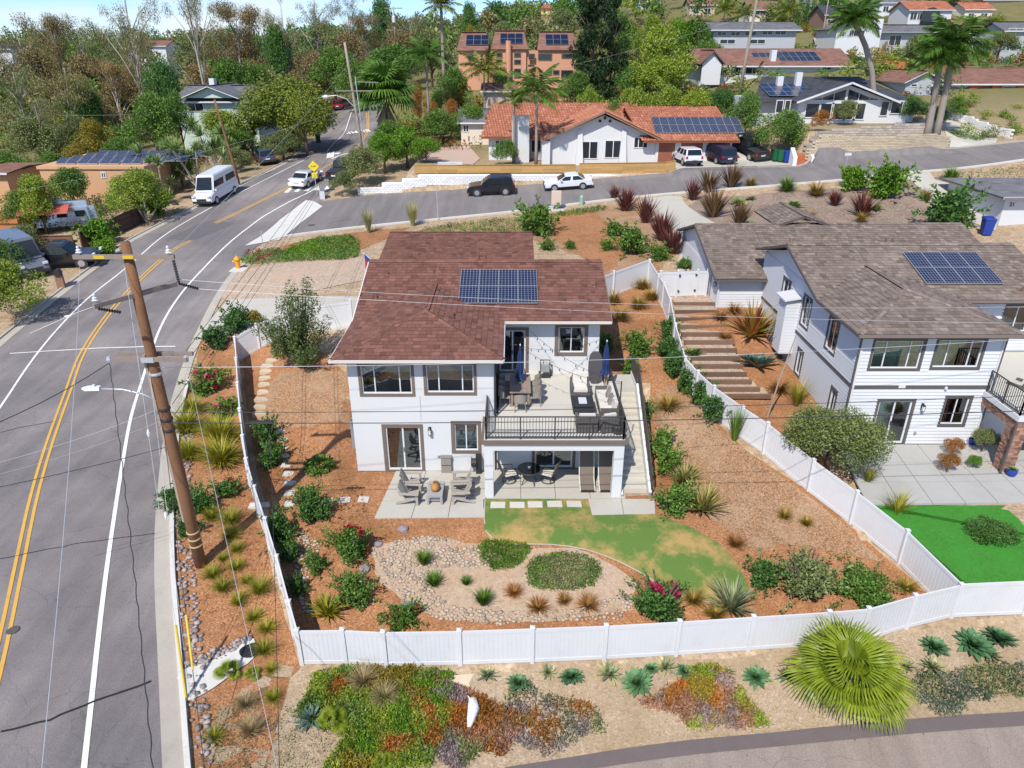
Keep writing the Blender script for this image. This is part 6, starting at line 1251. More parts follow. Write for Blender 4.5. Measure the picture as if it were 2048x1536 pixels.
tufts('t_cord',leafmat('cordyline_red',(.30,.03,.03),(.34,.24,.04),(.44,.40,.08)),[(13.62,37.65,2.39)],['red and yellow spiky cordyline beside the timber steps'],n=70,ln=(.45,.7),wd=.04,spread=(.05,1.2),bend=.3,name='cordyline',cat='cordyline',group=None,fold=.2)
agaves('ag_l',A_lime,[(9.86,35.63,1.31)],['pale green agave between the fence and the timber steps'])
tufts('t_or',G_or,[(12.14,39.07,.99),(13.23,40.04,1.01),(15.4,36.7,1.12),(13.66,32.76,1.18),(12.03,37.33,.85)],['orange grass clump at the top of the timber steps','orange grass clump below the garage wall','orange grass clump at the foot of the sided wall','orange-gold grass clump at the lower end of the steps','rust grass clump left of the cordyline'],n=180)
tufts('t_lime2',G_lime,[(14.18,31.57,1.15),(14.98,25.27,.76),(15.28,23.33,1.0)],['yellow-green grass behind the olive tree','wispy grass below the olive tree at the patio edge','wispy green grass behind the fence at the turf'],n=110,ln=(.6,1.0),spread=(.05,.6),bend=.7)
# ------------------------------------------------------------------ houses round about
pane_far=mat('far_glass',(.025,.03,.035),.08,.3,.6);pane_teal=mat('far_teal_glass',(.10,.16,.15),.1,.3,.6)
salmon=mat('salmon_stucco',(.60,.30,.18),.9,.06,1);cream2=mat('cream_stucco',(.70,.62,.50),.9,.05,1);mint=mat('mint_siding',(.52,.60,.53),.85,.05,1);grey_w=mat('grey_siding',(.42,.43,.45),.85,.05,1);tan_w=mat('tan_stucco',(.55,.42,.32),.9,.06,1);yellow_w=mat('yellow_stucco',(.68,.50,.26),.9,.06,1);orange_w=mat('apricot_stucco',(.58,.34,.18),.9,.06,1);brick_m=mat('red_brick',(.42,.13,.055),.9,.2,3,.3,20,objvar=.15);wood_br=mat('brown_boards',(.26,.15,.10),.85,.15,2);door_red=mat('rust_door',(.26,.085,.045),.6,.1,2)
tile_m=shingle_mat('terracotta_tile',[(.32,.12,.07),(.45,.185,.11),(.38,.145,.085),(.52,.24,.15)])
def fwin(parent,x0,x1,z0,z1,y,frame=None,pane=None,cols=1,rows=1,name='window',t=.09):
 fr=MB();x0,x1=min(x0,x1),max(x0,x1);z0,z1=min(z0,z1),max(z0,z1);yy=y-.06
 fr.box(x0,x1,yy,y,z0,z0+t);fr.box(x0,x1,yy,y,z1-t,z1);fr.box(x0,x0+t,yy+.002,y,z0+t,z1-t);fr.box(x1-t,x1,yy+.002,y,z0+t,z1-t)
 for i in range(1,cols):c=x0+(x1-x0)*i/cols;fr.box(c-t/2,c+t/2,yy+.004,y,z0+t,z1-t)
 for i in range(1,rows):c=z0+(z1-z0)*i/rows;fr.box(x0+t,x1-t,yy+.006,y,c-t/2,c+t/2)
 o=fr.build(name,frame or white_vinyl,parent);MB().box(x0+t*.8,x1-t*.8,y-.03,y-.01,z0+t*.8,z1-t*.8).build('pane',pane or pane_far,o);return o
def tile_face(tabs,poly,w=.32,e=.42):
 P=[Vector(p)for p in poly];n=Vector((0,0,0))
 for i in range(len(P)):n+=(P[i]-P[0]).cross(P[(i+1)%len(P)]-P[0])
 n.normalize();n=-n if n.z<0 else n
 h=Vector((n.y,-n.x,0)).normalized();up=n.cross(h);up=up if up.z>0 else-up
 q=[((p-P[0]).dot(h),(p-P[0]).dot(up))for p in P];v=min(b for a,b in q);v1=max(b for a,b in q)
 while v<v1-.05:
  vm=min(v+e*.5,v1-.01);xs=sorted(a+(vm-b)/(d-b)*(c-a)for(a,b),(c,d)in zip(q,q[1:]+q[:1])if(b<=vm)!=(d<=vm))
  for s in range(0,len(xs)-1,2):
   x=xs[s]
   while x<xs[s+1]-.05:
    o=P[0];r=w*.48;vs=[]
    for vv,lift in((v,.05),(min(v+e*1.1,v1),.0)):
     for k in range(4):t=math.pi*k/3;vs.append(o+h*(x+w/2-r*math.cos(t))+up*vv+n*(r*.55*math.sin(t)+lift+.01))
    tabs.add(vs,[(k,k+1,5+k,4+k)for k in range(3)]+[(3,2,1,0)]);x+=w
  v+=e
def hroof(parent,faces,m,kind='shingle',thick=.18,deck=None,exp_=.4,tabw=.7):
 if kind=='tile':
  dk=MB();tl=MB()
  for f in faces:
   P=[Vector(p)for p in f];n=(P[1]-P[0]).cross(P[2]-P[0]).normalized();n=n if n.z>0 else-n;dk.prism([p-n*thick for p in P],n*thick);tile_face(tl,f)
  r=dk.build('roof',deck or m,parent);tag(tl.build('roof_tiles',m,r),kind='stuff');return r
 return roof(parent,faces,m,deck or grey_trim,exp_=exp_,tabw=tabw)
def gable_faces(x0,x1,y0,y1,ze,zr,ridge):
 if ridge=='x':
  ym=(y0+y1)/2;return[[(x0,y0,ze),(x1,y0,ze),(x1,ym,zr),(x0,ym,zr)],[(x1,y1,ze),(x0,y1,ze),(x0,ym,zr),(x1,ym,zr)]]
 xm=(x0+x1)/2;return[[(x0,y1,ze),(x0,y0,ze),(xm,y0,zr),(xm,y1,zr)],[(x1,y0,ze),(x1,y1,ze),(xm,y1,zr),(xm,y0,zr)]]
def hip_faces(x0,x1,y0,y1,ze,zr):
 k=(y1-y0)/2;ym=(y0+y1)/2
 return[[(x0,y0,ze),(x1,y0,ze),(x1-k,ym,zr),(x0+k,ym,zr)],[(x1,y1,ze),(x0,y1,ze),(x0+k,ym,zr),(x1-k,ym,zr)],[(x0,y1,ze),(x0,y0,ze),(x0+k,ym,zr)],[(x1,y0,ze),(x1,y1,ze),(x1-k,ym,zr)]]
FOOT=[(-20,8,128,141),(-2,28,78,96),(28,50,84,102)]
def bhouse(label,y,d,x0,x1,zb,ze,zr,wallm,roofm,ridge='x',wins=(),over=.5,kind='shingle',hip=False,frame=None,pane=None,cols=2,name='house',trim=None,doors=(),cat='house'):
 h=empty(name,(0,0,0),0,label,cat);FOOT.append((x0,x1,y,y+d))
 MB().box(x0,x1,y,y+d,zb-1.5,ze).build('wall',wallm,h)
 if zr is None:
  MB().box(x0-.15,x1+.15,y-.15,y+d+.15,ze,ze+.3).build('parapet',wallm,h)
 else:
  hroof(h,hip_faces(x0-over,x1+over,y-over,y+d+over,ze,zr)if hip else gable_faces(x0-over,x1+over,y-over,y+d+over,ze,zr,ridge),roofm,kind)
  if not hip:
   if ridge=='y':MB().prism([(x0,y,ze),(x1,y,ze),((x0+x1)/2,y,zr-(zr-ze)*over/((x1-x0)/2+over)-.15)],(0,.2,0)).build('gable',wallm,h)
   else:
    for xx in(x0,x1-.2):MB().prism([(xx,y,ze),(xx,y+d,ze),(xx,y+d/2,zr-.35)],(.2,0,0)).build('gable',wallm,h)
  MB().bar((x0-over,y-over-.02,ze-.05),(x1+over,y-over-.02,ze-.05),.06,.18).build('fascia',trim or white_vinyl,h)if ridge=='x' else None
 w=list(wins)
 for a,b in zip(w[::2],w[1::2]):fwin(h,a[0],b[0],b[1],a[1],y,frame,pane,cols)
 dl=list(doors)
 for a,b in zip(dl[::2],dl[1::2]):fwin(h,a[0],b[0],b[1],a[1],y,frame or brown_trim,door_red,1,name='door')
 return h
Y1=80.5
t1=empty('tiled_house',(0,0,0),0,'white bungalow with orange clay-tile roof and wide front gable across the side street','house')
zE,zG=8.15,5.45
gl,gr,gp=(3.13,7.83),(16.38,8.24),(9.87,10.96)
L0=(-3.15,7.86)[0];LR=(24.51,8.65)[0]
MB().box(gl[0]+.9,gr[0]-.6,Y1+.6,Y1+9,zG-1,zE).build('wall',stucco,t1);MB().prism([(gl[0]+.9,Y1+.6,zE),(gr[0]-.6,Y1+.6,zE),(gp[0],Y1+.6,gp[1]-.45)],(0,.2,0)).build('gable',stucco,t1)
MB().box(L0+.5,gl[0]+1.5,Y1+4,Y1+13,zG-1,zE).build('wall',stucco,t1)
hroof(t1,[[(gl[0],Y1+12,zE-.1),(gl[0],Y1-.3,zE-.1),(gp[0],Y1-.3,gp[1]),(gp[0],Y1+12,gp[1])],[(gr[0],Y1-.3,zE-.1),(gr[0],Y1+12,zE-.1),(gp[0],Y1+12,gp[1]),(gp[0],Y1-.3,gp[1])],
  [(L0-.3,Y1+3.2,7.95),(gr[0]-.5,Y1+3.2,7.95),(gr[0]-1.5,Y1+10.5,11.05),(L0+.9,Y1+10.5,11.05)],[(gr[0]-1.5,Y1+10.5,11.05),(gr[0]-.5,Y1+15,9),(L0-.3,Y1+15,9),(L0+.9,Y1+10.5,11.05)]],tile_m,'tile')
for a,b in(((gl[0],Y1-.34,zE-.2),(gp[0],Y1-.34,gp[1]-.08)),((gr[0],Y1-.34,zE-.2),(gp[0],Y1-.34,gp[1]-.08))):MB().bar(a,b,.08,.22).build('barge_board',wood_br,t1)
for q in[(7.44,8.14),(9.35,6.58),(10.02,8.24),(11.96,6.69)]:pass
wq=[(7.56,7.86),(9.4,5.98),(10.11,7.97),(11.97,6.08),(13.24,8.28),(14.8,7.13)]
for a,b,c in((0,1,2),(2,3,2),(4,5,3)):fwin(t1,wq[a][0],wq[b][0],wq[b][1]if a<4 else wq[b][1],wq[a][1],Y1+.6,white_vinyl,None,c,name='french_door' if a<4 else 'window')
for q in[(9.46,9.91),(9.98,10.21),(10.54,9.91)]:MB().lathe([(.16,0),(.16,.05)],10,(0,0,0),'y').xf(Matrix.Rotation(math.pi,4,'Z')).build('gable_vent',pane_far,t1,loc=(q[0],Y1+.6,q[1]))
for u in[(7.41,7.45),(12.15,7.45)]:MB().hexa([(u[0]-.5,Y1,zG-.5),(u[0]+.4,Y1,zG-.5),(u[0]+.4,Y1+.6,zG-.5),(u[0]-.5,Y1+.6,zG-.5),(u[0]-.25,Y1+.4,10.1 if False else 9.0),(u[0]+.2,Y1+.4,9.0),(u[0]+.2,Y1+.6,9.0),(u[0]-.25,Y1+.6,9.0)]).build('buttress',stucco,t1)
MB().box(gl[0]+.1,gl[0]+1.0,Y1-.1,Y1+.8,zG-.5,zE-.2).build('porch_pillar',stucco,t1)
wl_=[(-1.93,7.59),(-.91,5.96),(2.15,7.64),(3.31,6.23)]
for i in(0,2):fwin(t1,wl_[i][0],wl_[i+1][0],wl_[i+1][1],wl_[i][1],Y1+4,cols=2,parent=None)if False else fwin(t1,wl_[i][0],wl_[i+1][0],wl_[i+1][1],wl_[i][1],Y1+4,None,None,2)
ch=[(.0,10.26),(1.91,6.04)];MB().box(ch[0][0],ch[1][0],82.6,84.2,zG-1,ch[0][1]).build('chimney',stucco,t1)
MB().box(gr[0]-.7,LR-.6,Y1+.4,Y1+9,zG-1,zE-.1).build('wall',stucco,t1)
hroof(t1,[[(gr[0]-2.2,Y1-.5,7.95),(LR,Y1-.5,7.95),(LR-1.0,Y1+7,10.9),(gr[0]-3.5,Y1+7,10.9)],[(LR-1.0,Y1+7,10.9),(LR,Y1+12,8.9),(gr[0]-3,Y1+12,8.9),(gr[0]-3.5,Y1+7,10.9)]],tile_m,'tile')
for a,b in zip(*[iter([(15.87,8.19),(17.84,6.85),(18.3,8.25),(20.85,6.79),(21.27,8.25),(23.77,6.95)])]*2):
 g=fwin(t1,a[0],b[0],zG,a[1],Y1+.4,stucco,door_red,1,name='garage_door')
 for k in range(1,4):MB().box(a[0]+.1,b[0]-.1,Y1+.36,Y1+.385,zG+k*.55-.015,zG+k*.55+.015).build('door_groove',wood_br,g)
upv=Vector((0,7.5,2.95)).normalized();solar_array(t1,((15.57,8.7)[0],Y1+.9,8.62),(1,0,0),upv,Vector((0,-2.95,7.5)),11,2,.86,1.75,cell=cells)
bhouse('low grey-roofed wing behind the orange-tiled house',96,7,*[(-6.53,7.4)[0],(-2.5,7.4)[0]],6.0,(-5.35,8.43)[1],(-5.32,9.8)[1],cream2,sh_mid,wins=[(-6.25,8.13),(-5.51,7.28)])
Y2=130
s2=empty('apartment_block',(0,0,0),0,'salmon three-part apartment block with brown roofs and rooftop solar panels','building')
for(u0,u1,vr,ve),pn in zip(((913,978,72,101),(982,1056,70,98),(1074,1157,74,100)),(((928,74,5,2),),((1003,74,5,2),),((1083,76,4,2),))):
 (x0,ze),(x1,_)=aty_=[(-9.2,16.63),(-3.81,16.63)]if u0==913 else[(-3.48,16.86),(2.65,16.86)]if u0==982 else[(4.14,16.71),(11.02,16.71)]
 MB().box(x0+.3,x1-.3,Y2,Y2+9,8,ze).build('wall',salmon,s2);zt=ze+2.7
 roof(s2,[[(x0,Y2-.4,ze),(x1,Y2-.4,ze),(x1-.6,Y2+5,zt),(x0+.6,Y2+5,zt)],[(x1-.6,Y2+5,zt),(x1,Y2+10,ze),(x0,Y2+10,ze),(x0+.6,Y2+5,zt)]],sh_brown,wood_br,exp_=.5,tabw=.8)
 solar_array(s2,(x0+1.5,Y2+.9,ze+.75),(1,0,0),(0,5.4,2.7),(0,-2.7,5.4),3,2,1.25,1.7,cell=cells_plain)
xa,xb=(-3.74,15.96)[0],(4.24,15.96)[0];MB().box(xa-.8,xb+.8,Y2+.5,Y2+8,8,(-1.99,16.63)[1]).build('wall',salmon,s2)
for a,b in zip(*[iter([(-7.39,16.18),(-5.75,15.2),(-4.48,16.26),(-3.49,15.65),(-2.65,16.33),(-1.58,15.58),(-2.66,15.28),(-1.59,14.52),(-2.68,13.91),(-1.6,12.44),(.33,16.33),(1.5,15.58),(.33,15.28),(1.5,14.52),(.33,13.91),(1.51,12.44),(2.74,16.18),(3.83,15.2),(4.32,16.18),(6.67,15.12),(8.22,16.18),(10.57,15.43),(2.67,14.52),(3.76,14.13),(5.7,13.68),(6.72,12.91),(6.87,13.68),(7.98,12.91),(8.21,13.68),(10.26,12.44)])]*2):fwin(s2,a[0],b[0],b[1],a[1],Y2-.02,salmon if a[0]>99 else brown_trim,None,1)
cx_=(-.58,16.71);MB().tube([(cx_[0],Y2-.5,9),(cx_[0],Y2-.5,cx_[1]+1.4)],.45,10).build('chimney',salmon,s2)
Y3=88
g3=empty('glass_gable_house',(0,0,0),0,'white house with dark slate roof and glazed front gable above the block terraces','house')
pk,el,er=(38.75,13.5),(32.77,11.42),(47.62,11.59);zb3=9.0;ze3=el[1]
xr=2*pk[0]-el[0]
MB().box(el[0]+.6,er[0]-.6,Y3+.6,Y3+12,zb3-1,ze3).build('wall',white_vinyl,g3);MB().prism([(el[0]+.6,Y3+.6,ze3),(xr-.6,Y3+.6,ze3),(pk[0],Y3+.6,pk[1]-.3)],(0,.2,0)).build('gable',white_vinyl,g3)
lx=(28.51,12.42)[0]
roof(g3,[[(el[0],Y3+12,ze3),(el[0],Y3-.3,ze3),(pk[0],Y3-.3,pk[1]),(pk[0],Y3+12,pk[1])],[(xr,Y3-.3,ze3),(xr,Y3+12,ze3),(pk[0],Y3+12,pk[1]),(pk[0],Y3-.3,pk[1])],
   [(lx,Y3+2,ze3-.1),(pk[0],Y3+2,ze3-.1),(pk[0],Y3+11,pk[1]+.1),(lx+3.5,Y3+11,pk[1]+.1)],[(pk[0]-1,Y3+2,ze3),(er[0],Y3+2,ze3),(er[0]-3,Y3+11,pk[1]+.1),(pk[0]-1,Y3+11,pk[1]+.1)]],sh_dark,grey_trim,exp_=.4,tabw=.7)
MB().box(lx+.5,el[0]+1,Y3+3,Y3+12,zb3-1,ze3).build('wall',white_vinyl,g3)
for a,b in(((el[0],Y3-.34,ze3-.1),(pk[0],Y3-.34,pk[1]-.08)),((xr,Y3-.34,ze3-.1),(pk[0],Y3-.34,pk[1]-.08)),((xr,Y3+1.95,ze3-.1),(er[0],Y3+1.95,ze3-.1))):MB().bar(a,b,.08,.2).build('barge_board',white_vinyl,g3)
for a,b in zip(*[iter([(34.18,11.28),(35.88,9.58),(35.86,11.28),(37.51,9.36),(37.2,11.28),(38.92,9.36),(38.77,11.28),(40.21,9.36),(39.87,11.28),(41.27,9.36)])]*2):fwin(g3,a[0],b[0],b[1],a[1],Y3+.58,None,None,1,t=.12)
for pts in("1647,200 1663,180",):pass
wb=zb3+.2
for k,(f0,f1)in enumerate(((.30,.48),(.50,.72),(.745,.97))):
 for s in(-1,1):
  a=pk[0]+s*(xr-pk[0]-.6)*(1-f1);b=pk[0]+s*(xr-pk[0]-.6)*(1-f0);zt=lambda x:pk[1]-.75-abs(x-pk[0])*(pk[1]-ze3)/(xr-pk[0])
  q=MB();p4_=[(a,Y3+.55,ze3+.15),(b,Y3+.55,ze3+.15),(b,Y3+.55,max(ze3+.2,zt(b))),(a,Y3+.55,max(ze3+.25,zt(a)))];q.prism(p4_,(0,.04,0));q.build('gable_pane',pane_far,g3)
for a,b in zip(*[iter([(30.7,11.57),(31.58,10.14),(31.7,11.57),(32.41,10.14),(42.92,11.46),(43.88,9.8),(44.1,11.46),(45.49,10.03)])]*2):fwin(g3,a[0],b[0],b[1],a[1],Y3+.55 if a[0]>30 else Y3+2.95,None,None,1)
for p in[(35.35,14.01),(33.09,13.56)]:MB().box(p[0]-.35,p[0]+.35,95,95.7,p[1]-2,p[1]+.3).build('chimney',white_vinyl,g3)
sk=(39.89,13.76);MB().box(sk[0]-1,sk[0]+1,94,95.4,pk[1]-.9,pk[1]-.5).build('skylight',galv,g3)
solar_array(g3,(lx+2.2,Y3+3.2,ze3+.35),(1,0,0),(0,9,pk[1]-ze3),(0,ze3-pk[1],9),5,3,1.1,1.7,cell=cells_plain)
Y4=102;xa,ze4=(56.69,12.7);xb=(74.57,12.7)[0]
b4=bhouse('brick-fronted house with long brown-red roof on the right beyond the driveway',Y4,12,xa,xb,9.9,ze4,(60.89,14.49)[1],brick_m,sh_brown,wins=[(58.08,12.45),(60.91,10.85),(65.04,12.45),(67.85,10.85)],pane=pane_teal,doors=[(62.47,12.39),(64.52,10.35)])
gx0,gx1=(50.68,12.7)[0],(55.18,12.7)[0];MB().box(gx0,gx1,99,110,9,(50.61,13.0)[1]).build('wall',grey_w,b4);zg_=(50.61,13.0)[1]
roof(b4,gable_faces(gx0-.5,gx1+.5,98.5,110,zg_,(52.59,14.35)[1],'y'),sh_brown,white_vinyl,exp_=.4,tabw=.7);MB().prism([(gx0,99,zg_),(gx1,99,zg_),((gx0+gx1)/2,99,(52.59,14.35)[1]-.4)],(0,.2,0)).build('gable',grey_w,b4)
for a,b in zip(*[iter([(51.28,12.88),(52.15,12.47),(53.91,12.64),(55.75,10.0)])]*2):fwin(b4,a[0],b[0],b[1],a[1],99,None,None,1)
for u in(1790,1880):pass
for q in((55.23,14.93),(61.67,15.06)):MB().box(q[0]-1.3,q[0]+1.3,112,113,q[1]-3,q[1]+.3).build('chimney',brick_m,b4)
for q in[(61.06,12.45),(62.11,10.35),(64.05,12.45),(65.19,10.35),(67.46,12.57),(68.54,10.35)][::2]:MB().box(q[0]-.5,q[0]+.5,Y4-.25,Y4,9.5,ze4-.1).build('brick_pier',brick_m,b4)
Y5=118;xa,ze5=(28.67,14.54);xb=(51.07,14.81)[0]
h5=bhouse('white house with broad brown-red roof, skylights and solar panels on the hill',Y5,12,xa,xb,12.4,ze5,(37.58,16.94)[1],white_vinyl,sh_brown,wins=[(31.12,14.4),(32.95,13.15),(33.08,14.47),(34.78,13.15),(35.48,14.68),(37.64,13.42),(47.09,14.61),(48.5,13.98),(28.9,14.54),(30.17,13.42)],over=.8)
gx0,gx1=(27.87,14.72)[0],(31.75,14.72)[0];roof(h5,gable_faces(gx0,gx1,115.5,126,(27.86,14.85)[1],(29.58,16.67)[1],'y'),sh_brown,brown_trim,exp_=.4,tabw=.7);MB().prism([(gx0+.5,116,12),(gx1-.5,116,12),(gx1-.5,116,(27.86,14.85)[1]),((gx0+gx1)/2,116,(29.6,16.47)[1]),(gx0+.5,116,(27.86,14.85)[1])],(0,.2,0)).build('gable',white_vinyl,h5)
sl5=(37.58,16.94)[1]-ze5;solar_array(h5,((40.91,15.07)[0],Y5+1,ze5+sl5*.24),(1,0,0),(0,6.8,sl5),(0,-sl5,6.8),6,2,1.05,1.9,cell=cells_plain);solar_array(h5,((37.19,15.49)[0],Y5+2.4,ze5+sl5*.45),(1,0,0),(0,6.8,sl5),(0,-sl5,6.8),4,1,1.05,1.9,cell=cells_plain)
MB().box((39.5,15.35)[0],(40.26,15.35)[0],119,120,ze5,(39.51,16.73)[1]).build('chimney',white_vinyl,h5)
bhouse('long grey balcony house below the palms on the hill',150,9,(38.17,17.95)[0],(53.88,17.95)[0],17,(37.92,20.08)[1],(46.01,21.55)[1],grey_w,sh_mid,wins=[(38.89,19.83),(40.6,19.07),(41.45,19.83),(43.26,19.07),(44.09,19.92),(46.29,19.07),(47.37,20.08),(49.4,19.24),(49.74,20.08),(51.96,19.24),(39.53,18.55),(42.49,17.7),(45.23,18.55),(48.21,17.7)],over=.8)
h7=bhouse('white two-storey gabled house with grey roof on the hill',150,10,(61.52,16.84)[0],(69.17,16.84)[0],16.5,(60.86,20.25)[1],(63.61,21.6)[1],white_vinyl,sh_mid,'y',wins=[(64.68,20.08),(66.8,18.98),(63.92,20.08),(64.71,18.98),(62.06,19.92),(63.02,18.9)])
MB().box((69.27,19.27)[0],(83.2,19.27)[0],152,160,15,(74.43,19.78)[1]).build('wall',grey_w,h7);roof(h7,gable_faces((68.8,20.13)[0],(83.46,20.13)[0],151,161,(74.43,19.78)[1],(76.1,21.09)[1],'x'),sh_mid,white_vinyl,exp_=.5,tabw=.9)
for a,b in zip(*[iter([(72.63,19.27),(75.0,17.36),(76.96,19.27),(79.57,18.4),(80.47,19.44),(82.42,18.57)])]*2):fwin(h7,a[0],b[0],b[1],a[1],152,None,None,2)
MB().box((68.54,21.8)[0],(70.25,21.8)[0],150.6,151.6,15,(68.7,21.97)[1]).build('chimney',white_vinyl,h7)
bhouse('brown boarded house with stacked slate roofs high on the hill',190,10,(74.54,21.98)[0],(86.12,21.98)[0],22,(74.14,24.1)[1],(81.99,26.44)[1],wood_br,sh_dark,wins=[(79.21,23.68),(80.85,22.62),(75.13,23.25),(76.88,22.19)])
bhouse('cream house with tan roof at the top of the hill',215,10,(63.96,25.27)[0],(72.69,25.27)[0],24,(65.16,26.22)[1],(69.09,28.61)[1],cream2,sh_brown,wins=[(65.16,26.22),(68.03,25.03),(69.19,26.22),(71.35,25.27)])
h9=bhouse('white house with orange tile roof and arched porch high on the hill',190,10,(94.33,22.62)[0],(104.47,22.62)[0],23,(94.32,25.15)[1],(100.51,27.24)[1],stucco,tile_m,wins=[(94.66,24.73),(96.25,23.04),(96.37,24.52),(97.45,23.04)],kind='tile')
ax_,az_=(99.35,24.08);mb=MB();mb.prism([(ax_+2.2*math.cos(t),189.5,az_-.6+2.2*math.sin(t))for t in np.linspace(0,math.pi,12)]+[(ax_-2.2,189.5,az_-2.5),(ax_+2.2,189.5,az_-2.5)],(0,.3,0));mb.build('arch_opening',pane_far,h9)
bhouse('pale house at the right edge of the hill with teal windows',150,9,(93.39,16.32)[0],(103.92,16.32)[0],16,(92.34,19.92)[1],(99.17,21.55)[1],grey_w,sh_mid,wins=[(93.89,20.42),(96.7,19.58),(93.56,17.7),(95.06,16.49),(95.33,17.52),(97.31,16.66)],pane=pane_teal)
bhouse('white house roof edge in the top right corner',230,10,(134.69,27.88)[0],(154.01,27.88)[0],28,(137.11,29.39)[1],(145.43,31.0)[1],tan_w,sh_mid)
h13=bhouse('yellow villa with a square tower on the far ridge',255,12,(4.17,22.96)[0],(13.48,22.96)[0],22,(4.15,26.53)[1],None,yellow_w,tile_m,wins=[(4.47,25.39),(6.41,23.68),(6.71,25.39),(8.18,23.68),(8.47,25.39),(9.46,23.68)],cols=3)
tx0,tx1=(9.3,28.02)[0],(13.3,28.02)[0];tz=(10.57,28.45)[1];MB().box(tx0,tx1,257,262,22,tz).build('tower',yellow_w,h13);hroof(h13,[[(tx0-.6,256.4,tz),(tx1+.6,256.4,tz),((tx0+tx1)/2,259.5,tz+1.4)],[(tx1+.6,256.4,tz),(tx1+.6,262.6,tz),((tx0+tx1)/2,259.5,tz+1.4)],[(tx0-.6,262.6,tz),(tx0-.6,256.4,tz),((tx0+tx1)/2,259.5,tz+1.4)]],tile_m,'tile')
fwin(h13,(10.1,27.74)[0],(10.6,26.89)[0],(10.12,26.89)[1],(10.1,28.02)[1],257);
MB().box((13.26,25.2)[0],(16.34,25.2)[0],258,266,20,(13.25,25.78)[1]).build('wing',yellow_w,h13)
bhouse('long cream wall-like house behind the white tents',250,8,(17.6,23.55)[0],(22.32,23.55)[0],20,(18.19,24.67)[1],None,cream2,tile_m)
for k,(u,l)in enumerate(((((13.03,22.1)),'white peaked tent left of the dark conifer, in front of the yellow villa'),(((15.17,22.12)),'second white peaked tent beside the dark conifer'))):
 b_=u[1]-.5;mb=MB();mb.hexa([(-2.6,-2,2.2),(2.6,-2,2.2),(2.6,2,2.2),(-2.6,2,2.2),(-.1,-.1,3.8),(.1,-.1,3.8),(.1,.1,3.8),(-.1,.1,3.8)]);o=empty('party_tent',(u[0],235+k,b_),0,l,'tent');mb.build('canopy',white_vinyl,o)
 for sx in(-1,1):
  for sy in(-1,1):MB().bar((2.5*sx,1.9*sy,-2.5),(2.5*sx,1.9*sy,2.3),.1).build('leg',alu,o)
Y10=104
h10=bhouse('mint-green two-storey house with grey gabled roof among the trees',Y10,12,(-45.86,5.41)[0],(-35.12,5.41)[0],4.3,(-42.55,10.41)[1],(-42.05,12.18)[1],mint,sh_mid,'x',wins=[(-44.43,10.22),(-42.18,9.07),(-44.47,7.52),(-43.01,6.47)],over=.6)
gx0,gx1=(-44.67,10.66)[0],(-36.71,10.66)[0];zz_=(-44.62,10.91)[1];roof(h10,gable_faces(gx0,gx1,102.5,113,zz_,(-40.1,12.41)[1],'y'),sh_mid,white_vinyl,exp_=.4,tabw=.7);MB().prism([(gx0+.6,103.2,zz_),(gx1-.6,103.2,zz_),((gx0+gx1)/2,103.2,(-40.14,12.22)[1])],(0,.2,0)).build('gable',mint,h10)
MB().box((-41.68,13.03)[0],(-41.0,13.03)[0],106,107,10,(-41.44,13.22)[1]).build('chimney',white_vinyl,h10)
Y11=74;xa,ze11=(-47.7,5.97);xb=(-37.18,6.36)[0]
h11=bhouse('low apricot flat-roofed house with rows of solar panels on its roof',Y11,9,xa,xb,1.6,ze11,None,orange_w,orange_w,wins=[(-44.83,5.58),(-43.42,4.79),(-41.57,5.68),(-41.06,5.09)])
for r in range(4):
 for c in range(11-(r==0)):
  p=MB();w_=1.0;x=xa+1.1+c*1.06+(c//2)*.12+r*.35;y=Y11+1.0+r*1.9;z=ze11+.35;p.hexa([(x,y,z),(x+w_,y,z),(x+w_,y+1.3,z+.42),(x,y+1.3,z+.42),(x,y,z+.04),(x+w_,y,z+.04),(x+w_,y+1.3,z+.46),(x,y+1.3,z+.46)]);o=p.build('solar_panel',alu,h11)
  MB().hexa([(x+.03,y+.03,z+.05),(x+w_-.03,y+.03,z+.05),(x+w_-.03,y+1.27,z+.46),(x+.03,y+1.27,z+.46),(x+.03,y+.03,z+.055),(x+w_-.03,y+.03,z+.055),(x+w_-.03,y+1.27,z+.465),(x+.03,y+1.27,z+.465)]).build('cell_sheet',cells,o)
bhouse('white house with red roof showing between the eucalyptus trees',210,10,(-103.01,14.34)[0],(-92.66,14.34)[0],11,(-102.28,17.49)[1],(-99.11,18.99)[1],white_vinyl,sh_brown,wins=[(-98.22,16.53),(-96.13,15.07),(-95.38,16.04),(-94.3,14.83),(-101.11,16.77),(-100.26,15.8)])
bhouse('grey house at the left edge behind the trees',190,8,(-128.03,15.25)[0],(-121.47,15.25)[0],10,(-123.91,16.79)[1],(-126.11,18.12)[1],white_vinyl,sh_dark)
bhouse('low house with orange roof slope glimpsed beyond the road trees',165,8,(-48.82,11.81)[0],(-45.73,11.81)[0],9,(-48.24,12.98)[1],(-48.34,14.84)[1],grey_w,tile_m,'y',kind='tile')
bhouse('dark red shed roof at the left edge beside the flat-roofed house',72,6,(-52.91,5.6)[0],(-49.86,5.6)[0],1.5,(-50.34,5.94)[1],(-52.88,6.18)[1],orange_w,sh_brown)
bhouse('brown shingled low house behind the palms of the orange-tiled house',112,8,(-4.1,10.65)[0],(.44,10.65)[0],7.5,(-3.21,11.33)[1],(-1.81,12.24)[1],tan_w,sh_brown)
bhouse('small timber shed painted orange beside the silver trailer',62,3.5,(-45.98,1.79)[0],(-43.17,1.79)[0],1.6,(-44.67,3.2)[1],None,mat('orange_boards',(.42,.17,.05),.8,.2,3),orange_w,name='shed',cat='shed')
